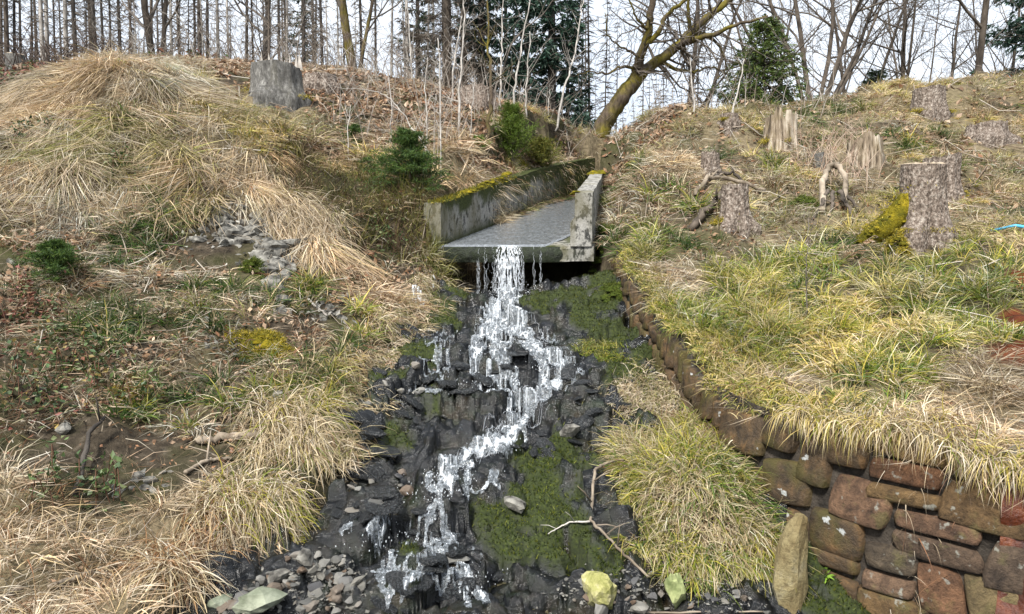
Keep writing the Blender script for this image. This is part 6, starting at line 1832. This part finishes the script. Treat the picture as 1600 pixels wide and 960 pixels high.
# deeper rows of the forest
for i in range(46):
    d = TR.uniform(26, 52); px = TR.uniform(-160, 720)
    kd = TR.choice(("brown", "dark", "pale", "brown", "pale", "thin"))
    o = place_tree(PR[kd][i % 2], at_px(px, d), d, SHL[kd].replace("in the left forest", WHERE(px).replace("standing", "deep in the forest")), "bare spruce trunks of the left forest", TR.uniform(0, 6.28), 1.0)
    o.scale = (.6, .6, TR.uniform(.8, 1.1))
# sparse dead poles behind the flume and far right
for px, d in [(905, 30), (912, 34), (918, 26), (943, 30), (962, 32), (971, 40), (884, 36), (1020, 40), (1045, 44), (1072, 38), (1095, 46), (1120, 40), (985, 44), (1000, 36), (1150, 42), (930, 42), (952, 46), (1010, 48), (1060, 50), (1085, 30), (1035, 32)]:
    place_tree(PR["thin"][int(px) % 2], at_px(px, d), d, ("slender dead spruce pole " + ("left of the leaning tree" if px < 935 else "just right of the leaning tree's base" if px < 1000 else "under the leaning tree's right limbs" if px < 1090 else "left of the green spruce on the right") + (" far off" if d > 39 else "")), "dead poles in the gap beyond the flume", TR.uniform(0, 6.28), TR.uniform(.7, 1.05))
for k in PR:
    for p in PR[k]:
        for ch in list(p.children): bpy.data.objects.remove(ch)
        bpy.data.objects.remove(p)

# broad bare trees
BROAD = dict(seg=[9, 7, 5, 4], wob=[.07, .12, .17, .2], up=[.02, .07, .05, .02], tap=.78, min=.0042, kids=[7, 6, 4.6], **{"from": [.25, .2, .15]}, ang=[36, 42, 45], len=[.62, .52, .5], rad=[.55, .55, .55])
def broad(name, x, y, stems, label, bark, seed, prm=BROAD, sides=(7, 5, 4, 3), cat="bare tree"):
    q = on_ground(x, y); e = empty(name, q, label, cat); rr = random.Random(seed)
    tr, cr_ = MB(), MB()
    for (dx, dz, L, r) in stems:
        d = Vector((dx, rr.uniform(-.15, .15), dz)).normalized()
        n = 10; pts = [Vector((0, 0, -.2))]; rad = [r * 1.25]
        for i in range(n):
            d = (d + Vector((rr.gauss(0, .05), rr.gauss(0, .05), rr.gauss(0.02, .04)))).normalized()
            pts.append(pts[-1] + d * L / n); rad.append(r * (1 - .8 * (i + 1) / n))
        tr.tube(pts, rad, 8)
        for k in range(int(L * 2.0)):
            f = rr.uniform(.18, 1); i = min(n - 1, int(f * n)); p = pts[i].lerp(pts[i + 1], f * n - i)
            t = (pts[i + 1] - pts[i]).normalized(); o = t.orthogonal(); o.rotate(__import__('mathutils').Quaternion(t, rr.uniform(0, 6.28)))
            a = R(rr.gauss(44, 12)); nd = t * math.cos(a) + o * math.sin(a)
            grow(cr_, p, nd, L * .48 * (1 - .5 * f) * rr.uniform(.6, 1.2), rad[i] * .5, 1, rr, prm, sides)
    tr.build("trunk", MT[bark], e); cr_.build("crown", MT["twig"], e)
    return e
broad("bare_tree", at_px(1266, 17), 17, [(-.60, 1, 6.5, .045), (-.34, 1, 7.5, .055), (-.10, 1, 8.5, .07), (.08, 1, 8.5, .06), (.28, 1, 8.5, .07), (.52, 1, 7.5, .055), (.85, 1, 6.5, .045)], "broad many stemmed bare tree on the right crest", "bark_brown", 11)
broad("bare_tree", at_px(1330, 22), 22, [(-.2, 1, 8, .07), (.2, 1, 8, .07)], "grey bare tree just right of the broad many stemmed one", "bark_brown", 12)
broad("bare_tree", at_px(1398, 20), 20, [(.0, 1, 9, .075), (.12, 1, 7, .05)], "slim bare tree between the small spruce and the tall straight tree", "bark_brown", 13)
LARCH = dict(BROAD); LARCH.update(ang=[70, 60, 55], up=[.0, .02, .01, 0])
broad("bare_tree", at_px(1510, 17), 17, [(.01, 1, 10, .085)], "tall straight bare tree with wide thin branches near the right edge", "bark_brown", 14, LARCH)
broad("bare_tree", at_px(1472, 20), 20, [(.0, 1, 6.5, .06)], "shorter bare tree left of the tall straight one on the right crest", "bark_brown", 15, LARCH)
broad("bare_tree", at_px(1200, 24), 24, [(-.2, 1, 9, .07), (.15, 1, 9, .07)], "bare tree behind the green spruce on the right", "bark_brown", 16)
broad("bare_tree", at_px(1070, 20), 20, [(-.1, 1, 8, .09), (.2, 1, 7, .08)], "bare tree behind the leaning mossy tree's crown", "bark_brown", 17)
broad("bare_tree", at_px(258, 20), 20, [(-.04, 1, 10, .12), (.09, 1, 9, .08)], "twin stemmed bare leafy kind of tree behind the mound", "bark_brown", 18)
broad("bare_tree", at_px(416, 21), 21, [(.02, 1, 10, .10), (.2, 1, 8, .06)], "straight dark bare tree behind the big grey stump", "bark_dark", 19)
broad("mossy_tree", at_px(561, 16), 16, [(-.10, 1, 8, .115), (.10, 1, 6.5, .05)], "bare tree with yellow moss along its trunk on the crest", "bark_moss", 20)
broad("bare_tree", at_px(1560, 24), 24, [(.0, 1, 9, .065), (-.2, 1, 8, .05)], "bare tree beside the dark spruce at the right edge", "bark_brown", 21)
broad("bare_tree", at_px(1435, 26), 26, [(-.2, 1, 9, .06), (.2, 1, 8, .05)], "far bare tree between the two straight trees on the right", "bark_brown", 22)

# the leaning mossy tree
def curve(pts, r0, r1, mb, sides=8, sub=5, jit=.012, rr=random.Random(2)):
    P_ = []
    for i in range(len(pts) - 1):
        a = Vector(pts[max(0, i - 1)]); b = Vector(pts[i]); c = Vector(pts[i + 1]); d = Vector(pts[min(len(pts) - 1, i + 2)])
        for k in range(sub):
            t = k / sub
            P_.append(.5 * ((2 * b) + (c - a) * t + (2 * a - 5 * b + 4 * c - d) * t * t + (3 * b - a - 3 * c + d) * t ** 3) + Vector((rr.gauss(0, jit), rr.gauss(0, jit), rr.gauss(0, jit))))
    P_.append(Vector(pts[-1])); n = len(P_)
    rad = [r0 + (r1 - r0) * i / (n - 1) for i in range(n)]
    mb.tube(P_, rad, sides)
    return P_, rad
D0 = 13.6
q = hit(938, 214)
D0 = q[1]
def tp(px, py, dd=0.0): return Vector(P(px, py, D0 + dd)) - Vector(q)
e = empty("leaning_tree", q, "old leaning tree with yellow moss on its trunk at the head of the flume", "bare tree")
tr, br, tw = MB(), MB(), MB(); rr = random.Random(5)
limbs = [([(934, 222, 0), (945, 195, 0), (962, 165, 0), (985, 135, .1), (1003, 112, .2)], .20, .15, tr),
         ([(1000, 115, .2), (1025, 98, .3), (1055, 75, .4), (1078, 52, .5), (1105, 28, .6), (1140, 0, .7), (1175, -35, .8)], .125, .055, tr),
         ([(995, 122, .2), (1000, 92, .0), (1010, 62, -.2), (1016, 30, -.3), (1020, -10, -.4), (1022, -60, -.5)], .11, .05, br),
         ([(1008, 70, -.2), (1030, 50, -.3), (1040, 25, -.3), (1062, 8, -.4), (1100, -20, -.5)], .06, .03, br),
         ([(1050, 78, .4), (1085, 62, .0), (1115, 55, -.2), (1150, 40, -.4), (1200, 25, -.5)], .075, .02, br),
         ([(1075, 55, .5), (1105, 55, .8), (1125, 75, 1.0), (1135, 105, 1.1), (1120, 125, 1.1)], .05, .012, br),
         ([(1030, 95, .3), (1060, 110, .5), (1085, 112, .6), (1110, 105, .7), (1140, 118, .8)], .045, .012, br),
         ([(1000, 108, .1), (970, 105, -.2), (950, 115, -.4), (925, 112, -.5), (900, 118, -.6)], .035, .008, br),
         ([(1005, 95, 0), (985, 80, -.3), (968, 72, -.4), (950, 55, -.6), (945, 20, -.7)], .032, .008, br),
         ([(1012, 45, -.3), (995, 30, -.4), (985, 5, -.5), (970, -30, -.6)], .03, .01, br),
         ([(1080, 52, .5), (1075, 20, .3), (1080, -20, .2)], .05, .02, br)]
for pts, a, b, mb in limbs:
    P_, rad = curve([tp(*p) for p in pts], a, b, mb, 9 if a > .1 else 6)
    if a < .2:
        L = sum((P_[i + 1] - P_[i]).length for i in range(len(P_) - 1))
        for k in range(int(5 + L * 5)):
            i = rr.randint(2, len(P_) - 2); t = (P_[i + 1] - P_[i]).normalized(); o = t.orthogonal(); o.rotate(__import__('mathutils').Quaternion(t, rr.uniform(0, 6.28)))
            an = R(rr.gauss(55, 14)); nd = t * math.cos(an) + o * math.sin(an) + Vector((0, 0, -.15))
            grow(tw, P_[i], nd, rr.uniform(.5, 1.6), max(.008, rad[i] * .35), 2 if rr.random() < .6 else 1, rr, dict(BROAD, up=[0, -.01, -.02, -.04], wob=[.1, .2, .26, .3], kids=[5, 4, 3.2], len=[.6, .5, .5], rad=[.5, .5, .6]), (6, 4, 3, 3))
tr.build("trunk", MT["bark_moss"], e); br.build("limbs", MT["bark_moss"], e); tw.build("twigs", MT["twig"], e)

# ------------------------------------------------------------------ evergreen spruces
SPG = np.array([[.016, .034, .014], [.026, .050, .020], [.011, .024, .012], [.042, .068, .026]])
SPB = np.array([[.022, .050, .034], [.034, .074, .050], [.015, .034, .026], [.052, .095, .062]])
SPD = np.array([[.085, .066, .050], [.12, .095, .072], [.06, .047, .036], [.15, .125, .098]])
SPY = np.array([[.06, .10, .022], [.09, .13, .028], [.036, .065, .016], [.13, .16, .04]])
def spruce(x, y, h, r, label, pal, seed, bark="bark_dark", base=.04, dens=1.0, nl=.10, nw=.028, droop=.35, group=None, dz=0.0, leafn=22):
    q = on_ground(x, y) - np.array([0, 0, dz]); rr = random.Random(seed)
    e = empty("spruce", q, label, "spruce", group)
    tr, br, B = MB(), MB(), Blades()
    tr.tube([(0, 0, -.2), (.02, 0, h * .4), (0, .02, h * .8), (0, 0, h)], [h * .014, h * .010, h * .004, .006], 7)
    z = h * base; P0, D0_, L0 = [], [], []
    while z < h * .985:
        f = z / h
        for k in range(max(3, int(rr.randint(4, 7) * dens))):
            a = rr.uniform(0, 6.283); L = r * (1 - f) ** .85 * rr.uniform(.55, 1.12) + .08
            d = Vector((math.cos(a), math.sin(a), .25 - droop * (1 - f)))
            p0 = Vector((0, 0, z)); p1 = p0 + d * L * .6; p2 = p0 + d * L + Vector((0, 0, L * .12))
            br.tube([p0, p1, p2], [.010 + .004 * L, .008, .003], 3, False)
            m_ = max(3, int(L * 9 * dens))
            for s in range(m_):
                g = (s + rr.random()) / m_; p = p0.lerp(p1, g / .6) if g < .6 else p1.lerp(p2, (g - .6) / .4)
                sd = Vector((-d.y, d.x, 0)) * rr.choice((-1, 1))
                dd = (d * .6 + sd * rr.uniform(.2, 1.0) + Vector((0, 0, rr.uniform(-.55, .05)))).normalized()
                P0.append(p[:]); D0_.append(dd[:]); L0.append((.16 + .26 * L * (1 - g)) * rr.uniform(.6, 1.2))
        z += h * .030 * rr.uniform(.7, 1.3) / max(.6, dens ** .5)
    P0, D0_, L0 = np.array(P0), np.array(D0_), np.array(L0)
    i = np.repeat(np.arange(len(P0)), leafn); N = len(i)
    t = RNG.random(N)
    base_ = P0[i] + D0_[i] * (L0[i] * t)[:, None]
    nd = unit(D0_[i] * .9 + RNG.normal(size=(N, 3)) * .55 + [0, 0, -.15])
    B.add(base_, nd, nl * RNG.uniform(.6, 1.3, N), np.full(N, nw), np.full(N, .15), pick(pal, N, .25), None, 2, False, .1)
    tr.build("trunk", MT[bark], e); br.build("branches", MT["twig"], e); B.build("needles", None, None, "stuff", e, np.zeros(3), MT["leaf"])
    return e
spruce(at_px(822, 24), 24, 10.5, 1.6, "dark green spruce left of the tallest pair behind the flume", SPB, 2, leafn=12, nl=.2, nw=.06, dz=1)
spruce(at_px(860, 23), 23, 13, 1.75, "tall dark green spruce in the middle behind the flume", SPB, 3, leafn=13, nl=.2, nw=.06, dz=1)
spruce(at_px(885, 26), 26, 8.5, 1.3, "dark green spruce at the right end of the row behind the flume", SPB, 4, leafn=9, nl=.2, nw=.06, dz=1)
spruce(at_px(752, 25), 25, 13, 1.5, "slim dark green spruce beside the brown dead one", SPB, 5, leafn=12, nl=.2, nw=.06, dz=1)
spruce(at_px(790, 30), 30, 12, 1.6, "farther dark spruce between the slim one and the tall pair", SPB, 6, leafn=5, nl=.2, nw=.06, dz=1)
spruce(at_px(700, 23), 23, 13, 2.3, "dense brown dead spruce with all its twigs behind the crest", SPD, 7, "bark_brown", .03, 1.2, .20, .022, leafn=6, dz=1)
spruce(at_px(725, 27), 27, 13, 2.0, "second brown dead spruce just behind the dense one", SPD, 8, "bark_brown", .03, 1.1, .20, .022, leafn=6, dz=1)
spruce(at_px(655, 30), 30, 12, 1.5, "small dark spruce behind the white trunks", SPG, 9, leafn=5, nl=.2, nw=.06, dz=1)
spruce(at_px(1187, 15.5), 15.5, 2.3, 1.15, "loose green spruce on the right crest left of the broad bare tree", SPY, 10, "bark_brown", .05, 1.1, .10, .024, .2, leafn=14, dz=.1)
spruce(at_px(1360, 19), 19, 2.0, .85, "small dark green spruce in front of the bare trees on the right crest", SPG, 11, "bark_brown", .05, 1.1, .10, .02, .2, leafn=12, dz=.2)
spruce(at_px(1600, 20), 20, 8.5, 1.6, "big blue green spruce at the upper right corner", SPB, 12, leafn=12, nl=.15, nw=.045, droop=.3)
spruce(at_px(480, 34), 34, 12, 1.6, "dark spruce deep in the left forest behind the grey stump", SPG, 13, leafn=5, nl=.2, nw=.06, dz=1)
spruce(at_px(905, 19), 19, 1.5, .6, "low dark spruce at the foot of the row behind the flume", SPB, 14, leafn=8, nl=.12, nw=.035)

# ------------------------------------------------------------------ pale saplings in front of the forest
def sapling(pts, d, r, label, mat="pale_twig", n=9, seed=1, tl=.6, name="bare_sapling"):
    b = hit(*pts[0]); d = b[1]
    V_ = [Vector((0, 0, -.05))] + [Vector(P(px, py, d + .12 * i)) - Vector(b) for i, (px, py) in enumerate(pts[1:], 1)]
    e = empty(name, b, label, "sapling"); rr = random.Random(seed)
    mb, tw = MB(), MB()
    P_, rad = curve(V_, r, r * .35, mb, 5, 5, r * .5, rr)
    for k in range(n):
        i = rr.randint(len(P_) // 4, len(P_) - 2); t = (P_[i + 1] - P_[i]).normalized(); o = t.orthogonal(); o.rotate(__import__('mathutils').Quaternion(t, rr.uniform(0, 6.28)))
        a = R(rr.gauss(42, 10))
        grow(tw, P_[i], t * math.cos(a) + o * math.sin(a), tl * rr.uniform(.5, 1.3), rad[i] * .55, 2, rr, dict(BROAD, min=.0025, kids=[3, 3, 2.2], wob=[.1, .1, .12, .15]), (5, 4, 3, 3))
    mb.build("stem", MT[mat], e)
    if n: tw.build("twigs", MT[mat], e)
    return e
sapling([(690, 285), (688, 200), (687, 110), (684, 60)], 8.8, .014, "pale straight sapling beside the young spruce at the flume", seed=1, tl=.35)
sapling([(717, 223), (720, 140), (724, 60), (727, -20)], 10, .022, "white straight sapling on the litter bank left of the mossy stem", seed=2)
sapling([(705, 158), (708, 120), (714, 70), (722, 25)], 12, .02, "forking whitish sapling behind the straight white one", seed=3)
sapling([(762, 223), (764, 170), (768, 120), (762, 60), (760, -20)], 10.5, .035, "dark mossy young tree stem above the broom bush", "bark_moss", 10, 4, .7)
sapling([(765, 160), (785, 110), (808, 55), (840, 30), (872, -10)], 10.5, .022, "long thin branch stem slanting up right from the mossy stem", "twig", 9, 5, .6)
sapling([(781, 172), (783, 110), (785, 60), (786, -10)], 12, .022, "pale sapling right of the mossy young stem", seed=6)
sapling([(800, 192), (806, 130), (815, 70), (829, -5)], 12, .024, "pale sapling bending right before the tall spruces", seed=7)
sapling([(822, 195), (822, 150), (825, 100), (828, 50)], 12, .018, "thin pale sapling between two bending ones", seed=8)
sapling([(868, 206), (880, 150), (895, 96), (905, 40), (912, 0)], 12, .026, "pale sapling in front of the rightmost dark spruce", seed=9)
sapling([(858, 206), (857, 170), (859, 140)], 12.4, .014, "short pale sapling at the foot of the dark spruces", seed=10, tl=.3)
sapling([(685, 270), (668, 235), (643, 199), (615, 160), (590, 145), (551, 138)], 9.5, .013, "arched sapling bowing left over the litter bank", seed=11, n=6, tl=.4)
sapling([(1144, 180), (1150, 150), (1163, 93)], 13, .022, "bare white stake leaning right in front of the green spruce", n=2, seed=12, tl=.2)
sapling([(1262, 505), (1260, 430), (1262, 370), (1264, 330)], 6, .006, "thin grey sapling in the middle of the right terrace", "twig", 7, 13, .22)
sapling([(1086, 180), (1082, 140), (1078, 90)], 13, .018, "thin white stem at the right crest left of the green spruce", seed=14, n=4)
sapling([(610, 225), (612, 170), (606, 110)], 11, .012, "very thin pale sapling on the litter bank by the arched one", seed=15, n=5, tl=.4)
sapling([(665, 235), (668, 190), (664, 140), (668, 90)], 11, .012, "slender pale sapling left of the straight white one", seed=16, n=6, tl=.4)
sapling([(735, 215), (738, 170), (742, 110)], 11, .011, "thin pale whip right of the straight white sapling", seed=17, n=5, tl=.4)
sapling([(545, 250), (544, 200), (548, 165)], 10.5, .010, "short pale whip above the dark undergrowth", seed=18, n=5, tl=.35)
sapling([(645, 130), (640, 70), (636, 0)], 13, .02, "pale stem standing on the crest left of the brown dead spruce", seed=19, n=6)
# tangle of thin stems along the crest: uncountable
mb = MB(); rr = random.Random(9)
def thicket(n, xr_, yr_, hr, cols, r=.006):
    for i in range(n):
        px = rr.uniform(*xr_); d = rr.uniform(*yr_); x = px_x(px) * d
        z = float(H(np.array(x), np.array(d))); h = rr.uniform(*hr) * rr.uniform(.5, 1)
        if not off_stream(np.array([x]), np.array([d]), .3, .3)[0] or (8 < d < 13.4 and fl_l(d) - .6 < x < fl_r(d) + .6): continue
        a, b = rr.gauss(0, .45), rr.gauss(0, .45)
        pts = [(x, d, z - .05), (x + a * h * .4, d + b * h * .4, z + h * .5), (x + a * h * 1.1, d + b * h, z + h)]
        c = rr.choice(cols); mb.tube(pts, [r * 1.4, r, r * .4], 3, False, c)
        for k in range(rr.randint(1, 4)):
            f = rr.uniform(.3, .9); p = Vector(pts[1]).lerp(Vector(pts[2]), f)
            mb.tube([p, p + Vector((rr.gauss(0, .2), rr.gauss(0, .2), rr.uniform(.05, .3))) * h], [r * .6, r * .25], 3, False, c)
GB_ = [(.20, .165, .13), (.28, .24, .20), (.13, .10, .08), (.36, .33, .29)]
thicket(420, (180, 700), (12.5, 17), (.3, 1.5), GB_)
thicket(420, (-60, 200), (12.5, 17), (.4, 1.0), [(.10, .075, .06), (.15, .11, .085), (.07, .05, .04)], .009)
thicket(180, (700, 1000), (13, 18), (.3, 1.5), GB_)
thicket(200, (1000, 1300), (12.5, 19), (.3, 1.2), GB_)
thicket(160, (1300, 1640), (15, 20), (.2, .8), GB_)
thicket(170, (520, 900), (9.5, 12.5), (.4, 1.3), [(.46, .42, .37), (.36, .32, .28), (.26, .2, .16)], .004)
thicket(110, (1240, 1370), (8.8, 11), (.25, .7), [(.40, .29, .22), (.34, .24, .18), (.46, .36, .28)], .004)
tag(mb.build("undergrowth", MT["stem"]), "tangle of thin bare stems along the crest and forest edge", kind="stuff")
